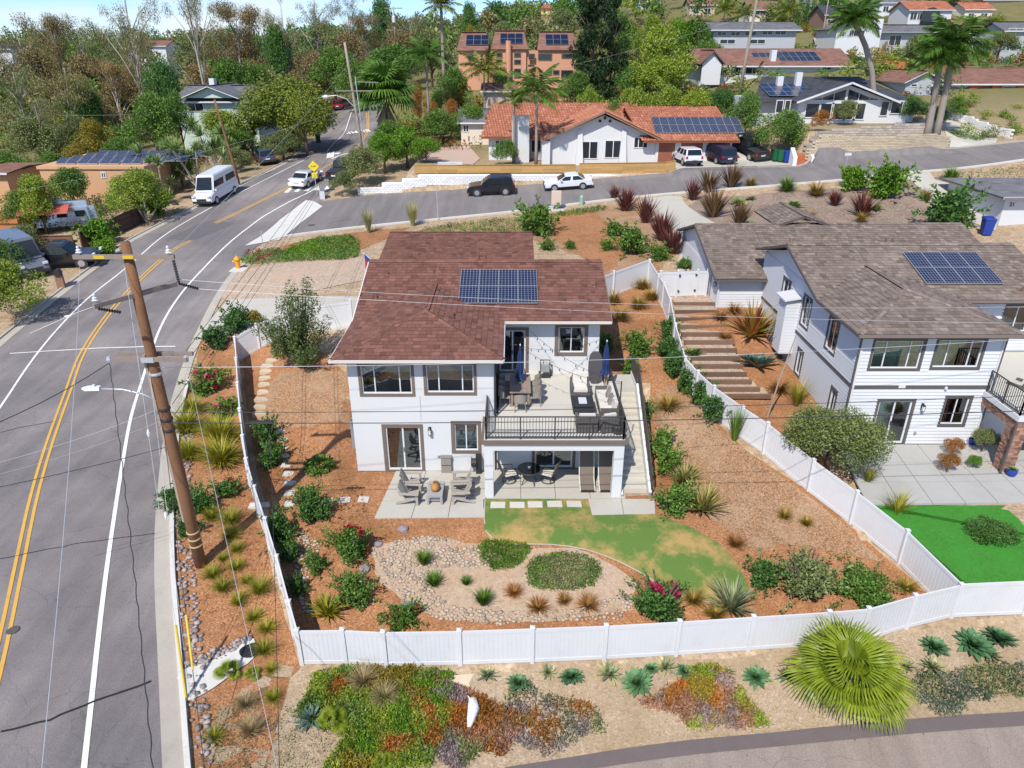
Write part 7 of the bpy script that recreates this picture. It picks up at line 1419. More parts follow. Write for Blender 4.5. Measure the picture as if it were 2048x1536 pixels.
for k,(q,d,w1,r1,l)in enumerate(((((81.44,27.34),(88.03,27.34)),235,cream2,sh_mid,'cream house behind the cypress row'),(((103.05,27.64),(110.06,27.64)),225,white_vinyl,sh_mid,'white house above the single leaning palm'),(((53.23,27.82),(60.7,27.82)),240,tan_w,sh_brown,'tan house above the yellow-green trees'),(((99.57,20.06),(108.0,20.06)),178,white_vinyl,sh_brown,'white house right of the palm crowns'),(((121.67,25.51),(129.06,25.51)),215,cream2,tile_m,'cream house near the top right corner'),(((41.42,29.3),(47.89,29.3)),260,white_vinyl,sh_mid,'far white house above the conifer'))):
 bhouse(l,d,9,q[0][0],q[1][0],q[0][1]-3.5,q[0][1]+.8,q[0][1]+2.8,w1,r1,wins=[(q[0][0]+1,q[0][1]),(q[0][0]+2.6,q[0][1]-1.5),(q[1][0]-3,q[0][1]),(q[1][0]-1.2,q[0][1]-1.5)])
h15=bhouse('white garage corner with house numbers at the right edge beside the blue bin',57,8,(39.04,3.83)[0],(47.33,3.83)[0],5.0,(38.28,6.44)[1],(45.89,6.44)[1],sid,sh_mid,over=.6,name='garage',cat='garage')
nm=text_mesh('21',.42,'house_number',black_metal,.01);nx=(39.66,5.78);o=inst('house_number',nm,h15,(nx[0],56.97,nx[1]),(math.pi/2,0,0))
# ------------------------------------------------------------------ trees; crowns are unit meshes (width 1, height 1) shared between trees
def crown_broad(m,n,leaf,droop=0.,k=24,z0=.28,seed=0,squash=1.,gaps=.5):
 g=np.random.default_rng(seed);cl=[]
 for i in range(k):
  d=unit(g.normal(size=3));d[2]=abs(d[2])*1.1-.25;r=g.uniform(.25,.40)if i>3 else .1;q=g.uniform(.10,.19)
  cl.append((d[0]*r,d[1]*r,z0+(1-z0)*.46+d[2]*(1-z0)*.42,q,q,q*squash*(1-z0)*1.15))
 return leaf_cloud('crown',cl,n,leaf,leaf*.55,m,droop=droop,inner=gaps)
def crown_gum(m,n,leaf,seed=0,k=15,z0=.35,spread=.42,sparse=False):
 g=np.random.default_rng(seed);cl=[];mb=MB();tx=g.uniform(-.08,.08)
 trunk=[(0,0,-.03),(tx*.3,.02,.2),(tx*.7,0,.45),(tx,.01,.7),(tx*1.3,0,.92)];mb.tube(trunk,[.02,.017,.013,.009,.003],7)
 for i in range(k):
  a=g.uniform(0,6.28);z=g.uniform(z0,.97);r=spread*g.uniform(.35,1)*(1.15-.5*abs(z-.62));p=(tx+math.cos(a)*r,math.sin(a)*r,z)
  b=max(.15,z-g.uniform(.18,.35));mb.tube([(tx*b,0,b),(p[0]*.45,p[1]*.45,b+(z-b)*.6),(p[0]*.9,p[1]*.9,z)],[.008,.005,.002],5)
  q=g.uniform(.06,.11)if sparse else g.uniform(.09,.17);cl.append((p[0],p[1],z,q,q,q*.55))
  if not sparse or i%2:cl.append((p[0]*.7,p[1]*.7,z-.05,q*.8,q*.8,q*.5))
 return leaf_cloud('crown',cl,n,leaf,leaf*.28,m,droop=.7,out=.4,inner=.2),mb.mesh('trunk',bark_pale,True)
def crown_conifer(m,n,leaf,seed=0):
 g=np.random.default_rng(seed);cl=[]
 for i in range(46):
  z=g.uniform(.08,.97);r=.42*(1.05-z)**.6*g.uniform(.5,1);a=g.uniform(0,6.28);cl.append((math.cos(a)*r,math.sin(a)*r,z,.11,.11,.05))
 return leaf_cloud('crown',cl,n,leaf,leaf*.35,m,droop=.2)
def trunk_mesh(seed=0,top=.6,r=.03):
 g=random.Random(seed);mb=MB();mb.tube([(0,0,-.04),(.01,0,top*.5),(0,.01,top)],[r,r*.8,r*.4],7)
 for i in range(7):
  a=g.uniform(0,6.28);z=g.uniform(.2,.5)*top/.6;mb.tube([(0,0,z),(math.cos(a)*.15,math.sin(a)*.15,z+.16),(math.cos(a)*.28,math.sin(a)*.28,z+.26)],[r*.5,r*.3,r*.1],5)
 return mb.mesh('trunk',bark,True)
TR=[trunk_mesh(i)for i in range(2)]
def tree(name,x,y,zt,w,label,crown,trunk,group=None,cat='tree',sink=0.):
 b=H(x,y)-sink;o=empty(name,(x,y,b),random.uniform(0,6.28),label,cat,group);o.scale=(w,w,max(zt-b,.6))
 if trunk is not None:inst('trunk',trunk,o)
 inst('crown',crown,o);return o
BR={k:[crown_broad(m,n,lf,dr,kk,z0,s,1.,gp)for s in(1,2)]for k,m,n,lf,dr,kk,z0,gp in(
 ('dark',L_dark,9000,.033,0,26,.12,.5),('mid',L_mid,9000,.033,0,26,.12,.5),('light',L_light,9000,.033,.1,24,.12,.5),('pepper',leafmat('leaf_pepper',(.11,.155,.02),(.19,.245,.033),(.28,.33,.06)),17000,.027,1.0,34,.08,.4),('olive',L_olive,9000,.033,.1,26,.15,.45),
 ('brown',L_eucb,7500,.032,.4,24,.2,.3),('yel',L_yel,6500,.034,0,20,.1,.5),('lime',L_lime,7500,.036,0,22,.1,.5),('rust',L_oran,5500,.034,0,20,.1,.5))}
GUM=[crown_gum(m,11000,.026,s,kk,z0,.42)for m,s,kk,z0 in((L_euc,3,20,.3),(L_eucb,4,20,.3),(L_euc,5,24,.22),(L_olive,6,22,.25))]
GUMS=[crown_gum(L_euc,4200,.02,s,18,.5,.40,True)for s in(8,9)]
CON=[crown_conifer(leafmat('needle_dark',(.012,.035,.012),(.024,.058,.018),(.045,.085,.03)),11000,.04,1)]
def grove(key,spec,labels,name,group):
 for i,(q,l)in enumerate(zip(spec,labels)):
  c=BR[key][i%2];tree(name,*q[:4],l,c,TR[i%2],group)
def gums(idx,spec,labels,group='eucalyptus trees',src=None):
 for i,(q,l)in enumerate(zip(spec,labels)):c,t=(src or GUM)[idx[i%len(idx)]];tree('eucalyptus',*q[:4],l,c,t,group)
gums([0,1,2,3],[(-93.06,150.0,21.6,11.29),(-82.45,142.0,22.46,11.54),(-82.24,150.0,21.6,11.29),(-74.42,145.0,21.77,11.81),(-80.84,170.0,20.3,11.79),(-53.0,150.0,24.75,13.04),(-50.26,160.0,24.04,9.97),(-39.68,165.0,22.61,15.5),(-21.44,165.0,25.17,9.23),(-32.15,175.0,23.73,9.84),(-44.28,160.0,20.29,10.09),(-76.12,118.0,14.68,9.86),(-65.59,112.0,15.45,10.05),(-63.24,122.0,15.31,9.38),(-62.97,100.0,11.45,7.19)],
  ['eucalyptus at the left edge of the skyline','broad eucalyptus, second from the left on the skyline','eucalyptus left of the tallest bare trunks','brown-tinged eucalyptus just left of the white hill house','smaller eucalyptus behind the white house with red roof','big eucalyptus above the mint-green house','eucalyptus right of the big one above the mint-green house','wide brownish eucalyptus above the far end of the road','brown eucalyptus behind the tall date palm','grey eucalyptus behind the transformer pole','eucalyptus above the orange roof slope','low eucalyptus at the left edge above the flat-roofed house','leaning pale-trunked eucalyptus on the brown slope','pale-trunked eucalyptus beside the dark round tree','scrubby eucalyptus low on the left slope'])
gums([0,1],[(-57.14,118.0,26.85,10.82),(-46.18,116.0,26.99,9.92),(-40.97,165.0,29.02,12.17),(-35.5,172.0,27.67,9.56),(-43.06,150.0,25.9,6.5)],['tallest sparse eucalyptus with bare pale trunk, left one','tallest sparse eucalyptus with bare pale trunk, right one','airy tall eucalyptus above the road on the skyline','airy eucalyptus right of the one above the road','thin airy eucalyptus between the big eucalyptus and the road'],'sparse tall eucalyptus',GUMS)
grove('dark',[(-49.24,108.0,15.63,6.92),(-45.05,150.0,21.77,7.52),(-29.99,185.0,27.98,9.61),(-62.47,112.0,12.27,5.09),(-1.82,118.0,14.68,4.55),(25.18,92.0,12.9,4.19),(-9.9,190.0,27.24,7.07)],['dense dark round tree left of the mint-green house','dark tree behind the pepper tree','tall dense tree on the skyline above the transformer pole','dark green bush on the brown slope','dark tree beside the salmon block','dark shrub tree behind the garage wing','dark tall tree behind the salmon block'],'leafy_tree','dark trees')
grove('mid',[(-44.95,94.0,12.36,7.35),(-43.29,98.0,12.45,4.46),(-46.56,128.0,15.82,9.0),(-41.94,125.0,15.41,7.2),(-31.21,135.0,17.63,9.43),(-19.3,130.0,17.9,12.37),(-26.43,128.0,16.71,6.53),(-45.63,86.0,7.97,4.6),(-8.92,112.0,14.79,6.48),(12.13,90.0,11.74,4.12),(26.67,86.0,12.75,5.04),(33.95,150.0,21.77,10.35),(22.23,165.0,24.08,9.26),(-42.55,70.0,6.94,4.28),(-43.89,64.0,5.67,4.86),(-38.11,72.0,5.7,3.45)],
  ['bushy green tree in front of the mint-green house','green tree against the left wall of the mint-green house','round green tree behind the mint-green roof','round green tree right of the mint-green chimney','green tree where the road disappears','broad green tree below the transformer pole','green tree beside the bend pole top','light green bush behind the flat-roofed house','green tree left of the salmon block','green shrub tree left of the hedge behind the tiled roof','dark green shrub tree left of the slate roof','green tree below the balcony house','green tree right of the dark conifer top','green tree in front of the flat-roofed house','leafy tree at the left edge before the flat-roofed house','green tree at the right end of the flat-roofed house'],'leafy_tree','green trees')
grove('pepper',[(-29.22,98.0,14.15,14.86),(-25.93,94.0,12.58,8.56)],['large light green weeping tree at the bend of the road','lower weeping mass of foliage beside the road lawn'],'weeping_tree','weeping pepper trees')
grove('light',[(22.28,116.0,20.43,10.19),(20.76,108.0,16.26,8.97),(9.02,92.0,13.01,3.71),(14.98,92.0,13.28,5.37),(18.17,90.0,13.2,5.26),(21.17,89.0,13.03,5.21),(28.08,160.0,23.42,6.99)],['tall yellow-green round tree right of the conifer','lower yellow-green tree below the tall round one','round yellow-green shrub tree right of the salmon block','yellow-green hedge tree behind the red tiles, first from the left','yellow-green hedge tree behind the red tiles, second','yellow-green hedge tree behind the red tiles, third','bright tree top on the hill right of the conifer'],'leafy_tree','yellow-green trees')
grove('olive',[(61.57,118.0,18.89,8.2),(65.03,116.0,17.07,6.64),(11.96,200.0,26.13,11.21),(20.38,210.0,27.16,7.84),(-1.54,175.0,22.56,8.78),(-6.65,165.0,20.86,7.27),(-62.41,98.0,9.16,7.77),(-60.65,104.0,9.01,5.49),(-77.13,190.0,20.91,10.78),(87.02,140.0,19.88,7.06),(-15.49,150.0,20.51,9.44),(71.49,215.0,28.58,12.0),(-28.46,92.0,7.8,5.52),(-35.69,96.0,6.0,3.87)],
  ['olive-green spreading tree behind the leaning palms','olive-green tree right of the brick chimneys','far olive tree below the yellow villa','far olive tree behind the conifer','far olive tree above the salmon block','far olive tree left above the salmon block','grey-green scrub tree on the left slope','grey-green scrub tree behind the gold bush','far tree behind the bare eucalyptus trunks','olive-green shrub below the pale house at the right edge','olive tree behind the date palm trunk','far tree beside the cream house','shrubby tree mass beside the parked blue SUV','shrubby tree below the mint-green wall'],'leafy_tree','olive-green trees')
grove('brown',[(-64.83,128.0,12.97,9.92),(-55.97,140.0,15.06,8.07),(-36.04,140.0,16.68,9.81),(-55.18,158.0,20.25,8.96),(-85.42,138.0,17.48,10.52),(-72.58,132.0,17.08,9.24),(-33.69,160.0,20.29,11.09),(-21.12,150.0,20.93,8.49),(-42.73,108.0,10.35,2.83)],['brown-leaved tree on the dry slope','rust-brown tree behind the mint-green house','brown bare-looking tree above the road','brown-leaved tree below the big eucalyptus','brown-leaved tree at the left edge','brown-leaved tree left of the bare trunk','grey-brown thicket tree above the road end','brown tree behind the transformer pole','small brown tree by the mint-green gable'],'dry_tree','brown-leaved trees')
grove('yel',[(-52.6,94.0,9.25,4.97),(-8.92,180.0,22.72,4.51),(-50.37,86.0,7.42,5.19),(4.94,100.0,12.36,3.25)],['golden-yellow round bush on the left slope','yellow tree left above the salmon block','yellow-orange bush row behind the flat-roofed house','small yellow bush behind the tiled roof'],'leafy_tree','yellow trees')
grove('lime',[(-11.94,84.0,9.24,5.58),(-9.53,82.0,8.39,3.84),(-42.33,80.0,6.8,3.78),(31.94,150.0,23.02,5.62),(-14.16,82.0,8.8,4.92)],['bright lime bush on the terrace behind the tree at the corner','bright green hedge on the terrace left of the tiled house','bright green shrub beside the solar roof','lime tree top on the hill','dark-stemmed green tree on the terrace corner'],'leafy_tree','lime-green trees')
grove('rust',[(-13.22,108.0,12.96,2.8),(-7.87,112.0,14.14,3.61),(-8.11,100.0,11.15,2.62),(-25.64,130.0,11.75,3.37),(-10.42,100.0,10.85,1.97)],['orange-flowering shrub left of the queen palm trunk','orange-flowering shrub beside the salmon block','orange-flowering shrub behind the terrace','orange shrub above the road end','small orange-flowering shrub by the palm trunk'],'flowering_shrub','orange-flowering shrubs')
tree('conifer',*[(12.58,122.0,26.21,10.48)][0],'tall dark conifer right of the salmon block',CON[0],trunk_mesh(9,.8,.02));tree('conifer',*[(16.57,130.0,24.71,7.24)][0],'second dark conifer behind the tall one',CON[0],trunk_mesh(9,.8,.02))
CY=crown_broad(L_dark,1500,.07,0,20,.02,7)
for i,q in enumerate([(73.73,205.0,28.94,2.28),(75.38,205.0,28.94,2.28),(77.07,205.0,28.72,2.29),(78.72,205.0,28.72,2.29)]):tree('cypress',*q[:4],f'{ORD[i]} column of the dark cypress row on the hill from its left end',CY,None,'cypress row')
OL=crown_broad(leafmat('leaf_fine_olive',(.14,.18,.05),(.24,.28,.09),(.35,.38,.15)),24000,.024,.0,34,.05,11,1.,.35)
q=[(13.72,26.39,4.37)][0];tree('olive_tree',q[0],q[1],H(q[0],q[1])+3.5,q[2]*1.02,'rounded olive-green tree behind the white fence at the sided house',OL,TR[0])
for q,l,k in zip([(-15.81,77.63,5.08),(-17.18,74.3,3.19),(-14.35,88.79,5.1),(29.27,81.49,6.06),(-32.73,44.06,4.94),(-37.87,51.26,4.11),(-.77,80.7,3.29),(15.38,85.36,3.47),(4.52,87.88,2.97),(12.49,85.36,2.31),(-38.81,55.95,3.62),(38.3,86.55,3.45),(46.72,88.46,3.52),(51.07,87.99,3.26),(-31.98,86.09,3.53),(32.86,80.02,2.67),(47.87,85.04,2.83)],['big rounded bush with rust tips at the corner of the side street','pale grey-green bush at the foot of the corner sign','dense dark bush on the terrace corner beside the pole','large green bush beside the trash bins','large leafy yellow-green shrub at the left edge by the road','dark leafy shrub at the left edge behind the mailbox','green shrub before the left wall of the tiled house','light green shrub before the garage of the tiled house','low shrub before the porch of the tiled house','dark shrub before the french doors','shrub beside the parked pickup','pink-green bush below the glazed gable','round dark bush right of the glazed gable','clipped bush before the brick house','shrub behind the white van','reddish bush left below the glazed gable','bush beside the curved driveway'],
 ['olive','olive','mid','mid','light','dark','mid','mid','mid','dark','olive','olive','dark','mid','olive','rust','mid']):
 tree('round_bush',q[0],q[1],H(q[0],q[1])+q[2]*.82,q[2],l,BR[k][0],None,'round bushes','bush',.15)
# ---- feather palms
def feather_frond(i,m,L=1.0,droop=.9,nl=26,ll=.34):
 g=random.Random(i);V=[];F=[];pts=[];a=0.;p=Vector((0,0,0))
 for k in range(13):
  t=k/12;pts.append(p.copy());an=.25-droop*t*1.5;p=p+Vector((math.cos(an),0,math.sin(an)))*L/12
 mb=MB();mb.tube(pts,[.014*(1-k/14)for k in range(13)],4)
 for k in range(nl):
  t=.12+.88*k/nl;x=t*12;j=min(int(x),11);q=pts[j].lerp(pts[j+1],x-j);d=(pts[j+1]-pts[j]).normalized();l=ll*math.sin(math.pi*(.15+.8*t))*g.uniform(.85,1.1)
  for s in(-1,1):
   ax=(d*.55+Vector((0,s,0))*.9+Vector((0,0,-.45+g.uniform(-.15,.25)))).normalized();w=Vector((0,0,1)).cross(ax).normalized()*.016;e=q+ax*l;m2=q+ax*l*.5+Vector((0,0,.02));mb.add([q,m2+w,e-Vector((0,0,l*.15)),m2-w],[(0,1,2,3)])
 return mb.mesh('frond',m)
PF=[feather_frond(i,P_green,1,.85)for i in range(3)];PFY=[feather_frond(i+5,leafmat('palm_yellow',(.12,.16,.016),(.18,.21,.025),(.26,.27,.05),trans=.3),1,.75)for i in range(2)]
def palm(x,y,zt,w,label,fr,n=18,lean=(0,0),r=.16,name='feather_palm',skirt=False,fan=False,seed=0):
 g=random.Random(seed);b=H(x,y);o=empty(name,(x,y,b),0,label,'palm','palms');h=zt-b
 MB().tube([(lean[0]*t*t,lean[1]*t,h*t)for t in(0,.25,.5,.75,1)],[r*1.35,r,r*.95,r*.9,r*.8],9).build('trunk',bark_palm,o,smooth=True)
 if skirt:
  mb=MB()
  for k in range(46):
   a=g.uniform(0,6.28);z=h-g.uniform(.0,.5)*w;mb.hexa([(math.cos(a+q)*rr+lean[0],math.sin(a+q)*rr+lean[1],zz)for rr,zz,qs in((.25*w,z-g.uniform(.25,.5)*w,(-.1,.1,.14,-.14)),(r,z,(-.1,.1,.14,-.14)))for q in qs])
  mb.build('dead_skirt',mat('dead_frond',(.34,.25,.16),.95,.3,4),o)
 for k in range(n):
  t=(k+.5)/n;f=inst('frond',g.choice(fr),o,(lean[0],lean[1],h),(g.uniform(-.3,.3),-(1.25-1.55*t),k*2.39996+g.uniform(-.2,.2)),w*.55*g.uniform(.85,1.1))
 return o
FG=[fan_frond(i+7,P_green,30)for i in range(2)]
for i,(q,l,kw)in enumerate(zip([(-11.44,104.0,16.04,6.32),(-12.37,140.0,23.62,6.97),(-4.04,112.0,14.14,7.22),(2.61,80.0,12.95,6.26),(.21,82.0,11.95,3.76),(42.51,160.0,23.86,5.99),(33.19,150.0,20.08,5.67),(55.31,160.0,23.69,5.99),(55.45,165.0,22.25,5.17),(46.04,158.0,22.9,5.93),(-4.71,210.0,26.01,6.55)],
   ['queen palm on the terrace with grey trunk','tall date palm on the skyline with yellow crown','feather palm in front of the salmon block','drooping feather palm before the tiled roof','smaller feather palm beside the white chimney','palm behind the balcony house, middle one','slim palm left of the balcony house','yellow-green palm right of the balcony house','lower palm beside the yellow-green one','palm before the left end of the balcony house','slender palm on the far ridge'],
   (dict(fr=PF),dict(fr=PFY,r=.3,n=22),dict(fr=PFY),dict(fr=PF,n=20),dict(fr=PFY,n=12),dict(fr=PFY),dict(fr=PF),dict(fr=PFY),dict(fr=PFY),dict(fr=PFY),dict(fr=PF)))):palm(*q[:4],l,seed=i,**kw)
palm(*[(-16.14,98.0,11.45,6.09)][0][:4],'fan palm with a shaggy skirt of dead fronds beside the road',[m for m in FG],22,skirt=True,name='fan_palm',r=.3,seed=3)
YU=[blades('leaves',60,(.35,.5),.06,A_lime,(.05,1.5),.3,3,.03)for _ in range(2)]
def yucca(x,y,s,label,heads,g=random.Random(8)):
 o=empty('tree_yucca',(x,y,H(x,y)),0,label,'yucca','tree yuccas');
 for k in range(heads):
  a=g.uniform(0,6.28);r=g.uniform(.1,.9)*s*.5;hh=g.uniform(.35,1.)*s*.75;MB().tube([(0,0,-.1),(math.cos(a)*r*.5,math.sin(a)*r*.5,hh*.5),(math.cos(a)*r,math.sin(a)*r,hh)],[.09,.07,.06],6).build('stem',bark_pale,o);inst('rosette',YU[k%2],o,(math.cos(a)*r,math.sin(a)*r,hh),(g.uniform(-.3,.3),g.uniform(-.3,.3),a),s*.42)
for q,l in zip([(-34.34,85.98,7.64),(-33.9,78.78,6.52),(-34.39,98.09,7.29),(-35.03,72.52,5.55),(-37.23,80.08,6.63),(-33.89,66.1,3.25),(-30.62,97.78,6.6),(-35.1,93.32,6.97),(-28.12,98.42,5.97)],['multi-headed yucca beside the pole behind the van','multi-headed yucca left behind the van','yucca below the mint-green house near the road','yucca cluster by the end of the plank fence','yucca cluster behind the plank fence end','yellowish yucca at the corner of the dark plank fence','yucca beside the green bin','yucca above the parked blue SUV','yucca under the weeping tree']):yucca(q[0],q[1],q[2],l,7)
shrubs('sh_lime',L_lime,[(-34.98,59.54,2.97),(-32.7,56.26,2.02),(-33.8,68.56,2.88)],['lime-green shrub at the corner of the plank fence','low lime shrub before the plank fence corner','lime shrub at the road end of the dark fence'],group='roadside lime shrubs')
mat_cover('hedge_screen',wobble([(-42.59,63.66),(-40.02,64.81),(-38.4,66.15),(-38.88,70.94),(-42.95,74.77),(-44.26,69.71),(-45.02,66.9)],.2),900,[L_olive,L_grey,L_mid],.2,.12,1.6,41)
mat_cover('undergrowth',wobble([(-51.3,71.33),(-54.42,81.34),(-51.17,82.6),(-38.84,77.42),(-34.82,74.44),(-36.34,72.0),(-38.29,69.76),(-40.65,68.59),(-43.63,63.87)],.4),1200,[L_olive,L_mid,G_dry,L_rust],.25,.14,.9,42)
mat_cover('undergrowth',wobble([(-38.84,77.42),(-38.27,93.19),(-30.88,90.13),(-29.15,104.94),(-31.4,116.6),(-36.67,118.55),(-41.82,106.55),(-45.06,95.5)],.4),1600,[L_olive,L_mid,L_dark,L_rust],.3,.16,.8,43)
mat_cover('undergrowth',wobble([(-13.76,91.13),(-4.03,93.38),(-1.74,109.07),(-9.78,119.85),(-17.66,119.87),(-18.87,116.41)],.4),1500,[L_mid,L_dark,L_lime,L_rust],.3,.16,1.2,44)
drape('road_lawn',[(-30.09,117.69),(-26.79,100.63),(-29.0,101.72),(-35.45,114.33),(-37.56,134.09),(-35.3,141.57)],.03,verge_m)
drape('terrace_paving',[(-10.17,83.75),(-9.89,95.36),(-5.41,95.77),(-3.7,85.36),(-4.33,80.7)],.05,mat('pink_paving',(.50,.36,.28),.9,.1,2,world=True))
grove('light',[(-34.24,66.0,7.3,5.84),(-38.22,98.0,10.49,5.79),(-42.13,64.0,7.17,4.37)],['feathery light green tree between the flat-roofed house and the plank fence','yellow-green tree before the mint-green wall','light green tree left of the flat-roofed house'],'leafy_tree','yellow-green trees')
grove('mid',[(-57.12,84.0,6.57,6.79),(-55.1,88.0,6.07,4.74),(-37.25,82.0,6.81,6.08),(-34.6,94.0,8.31,5.0),(9.58,118.0,13.98,6.08),(17.7,112.0,14.79,6.48),(-9.09,96.0,10.21,5.68),(-5.4,98.0,10.67,5.14),(-.85,92.0,10.49,3.63),(55.29,128.0,15.97,7.36),(47.33,124.0,15.43,7.15),(52.96,112.0,14.79,5.04),(42.8,130.0,16.33,4.98),(35.09,140.0,18.69,6.2)],['green tree at the left edge before the slope','green tree left behind the flat-roofed house','green tree behind the van','green tree right of the mint-green windows','green tree between salmon block and conifer','green tree under the conifer','leafy tree behind the terrace hedge','leafy tree left of the tiled roof','leafy tree behind the left tiles','green tree above the slate roof','green tree above the slate roof, left one','green tree beside the first brick chimney','green tree behind the long brown roof','green tree left of the balcony house'],'leafy_tree','green trees')
# ---- far wood that reads as one mass
def far_wood(name,n,seed,box,mats,avoid=(),nl=420,lf=.08,size=(6,12),tall=1.):
 g=np.random.default_rng(seed);Vs=[];Fs=[];MI=[];off=0;cnt=0
 base=[crown_broad(L_mid,nl,lf,0,11,.03,s,1.,.6)for s in range(4)];arr=[]
 for me in base:
  v=np.empty(len(me.vertices)*3,np.float32);me.vertices.foreach_get('co',v);arr.append(v.reshape(-1,3))
 while cnt<n:
  x=g.uniform(box[0],box[1]);y=box[2]+(box[3]-box[2])*g.uniform(0,1)**1.6;cnt+=1
  if any(a[0]<x<a[1]and a[2]<y<a[3]for a in avoid):continue
  w=g.uniform(*size);h=w*g.uniform(.6,1.15)*tall;v=arr[g.integers(4)]*np.array([w,w,h])+np.array([x,y,H(x,y)-.5]);k=len(v)//4
  Vs.append(v);Fs.append(np.arange(len(v)).reshape(-1,4)+off);MI.append(np.full(k,g.integers(len(mats))));off+=len(v)
 tag(inst(name,fast_mesh(name,np.concatenate(Vs),np.concatenate(Fs),mats,np.concatenate(MI))),kind='stuff')
HS=[(a-1,b+1,c-5,d+2)for a,b,c,d in FOOT]+[(-34,-8,60,175),(-12,30,72,98),(28,50,70,100)]
far_wood('hillside_wood',430,3,(-190,10,125,330),[L_olive,L_euc,L_dark,L_mid,L_eucb],HS+[(-70,-34,95,125)])
far_wood('hillside_wood',300,4,(-10,260,225,420),[L_mid,L_dark,L_olive,L_light,L_mid],HS)
far_wood('ridge_wood',420,5,(-420,420,330,640),[L_dark,L_mid,L_olive],(),200,.12)
far_wood('slope_shrubs',90,9,(46,78,80,100),[L_mid,L_olive,L_rust,L_light],[(a,b,c-2,d)for a,b,c,d in FOOT],300,.09,(1.,2.6),.8)
far_wood('hillside_shrubs',1100,7,(-8,130,98,235),[L_mid,L_light,L_olive,L_dark,L_yel,L_rust,L_lime],HS,220,.1,(2.,5.),.8)
far_wood('valley_scrub',150,6,(-150,-44,62,130),[L_olive,L_mid,L_dark,L_light,L_eucb],HS+[(-58,-36,66,90)],800,.055,(4,8))
for q,u,l,i,w_ in((((44.67,78.8)),(44.26,17.18),'right one of the two tall leaning palms with drooping green crown',4,7.2),((43.69,78.75),(43.22,15.93),'left one of the two tall leaning palms',5,5.6),((44.16,92.83),(39.86,19.95),'single tall leaning palm in front of the slate-roofed house',6,6.4)):
 palm(q[0],q[1],u[1],w_,l,PF,34,(u[0]-q[0],0),.34,seed=i)
# ------------------------------------------------------------------ vehicles
tyre_m=mat('tyre',(.02,.02,.02),.8,.1,8);rim_m=mat('alloy',(.5,.5,.52),.35,.05,4,metal=.6);carglass=mat('car_glass',(.015,.02,.025),.05,0);red_l=mat('tail_lamp',(.35,.02,.02),.25,0);white_l=mat('head_lamp',(.75,.75,.75),.15,0);plate_m=mat('number_plate',(.7,.7,.68),.5,.1);plast=mat('black_plastic',(.03,.03,.032),.6,.1,5)
def paint(n,c):
 m=mat(n,c,.3,.03,1)
 m.node_tree.nodes['Principled BSDF'].inputs['Coat Weight'].default_value=.6;m.node_tree.nodes['Principled BSDF'].inputs['Coat Roughness'].default_value=.05;return m
KIND={
 'suv':(4.75,1.9,[(-2.37,.45),(-2.37,1.0),(-2.25,1.12),(.95,1.10),(2.1,.98),(2.35,.78),(2.37,.42)],(-2.3,-2.05,.15,1.05,1.08,1.76),1.42,.38),
 'sedan':(4.85,1.85,[(-2.4,.38),(-2.42,.85),(-2.3,1.0),(-1.5,1.02),(1.0,.96),(2.1,.80),(2.4,.62),(2.42,.34)],(-1.75,-.95,.2,1.15,.97,1.43),1.42,.34),
 'minivan':(5.1,1.98,[(-2.5,.40),(-2.52,.95),(-2.45,1.1),(1.2,1.05),(2.2,.9),(2.5,.66),(2.52,.36)],(-2.48,-2.25,.5,1.6,1.05,1.74),1.5,.35),
 'pickup':(5.6,1.98,[(-2.8,.55),(-2.8,1.08),(1.2,1.12),(2.55,1.05),(2.78,.85),(2.8,.5)],(-.85,-.7,.6,1.3,1.1,1.83),1.75,.4),
 'van':(6.0,2.0,[(-3.0,.42),(-3.0,1.3),(2.0,1.25),(2.75,1.05),(2.98,.75),(3.0,.38)],(-2.98,-2.92,1.35,2.2,1.25,2.68),1.9,.36)}
def bev(mb,name,m,parent,w=.07,seg=2):
 me=mb.mesh(name,m);bm=bmesh.new();bm.from_mesh(me);bmesh.ops.recalc_face_normals(bm,faces=bm.faces[:]);bmesh.ops.bevel(bm,geom=bm.edges[:],offset=w,segments=seg,affect='EDGES',clamp_overlap=True);bm.to_mesh(me);bm.free();me.polygons.foreach_set('use_smooth',[True]*len(me.polygons));me.set_sharp_from_angle(angle=.5);return inst(name,me,parent)
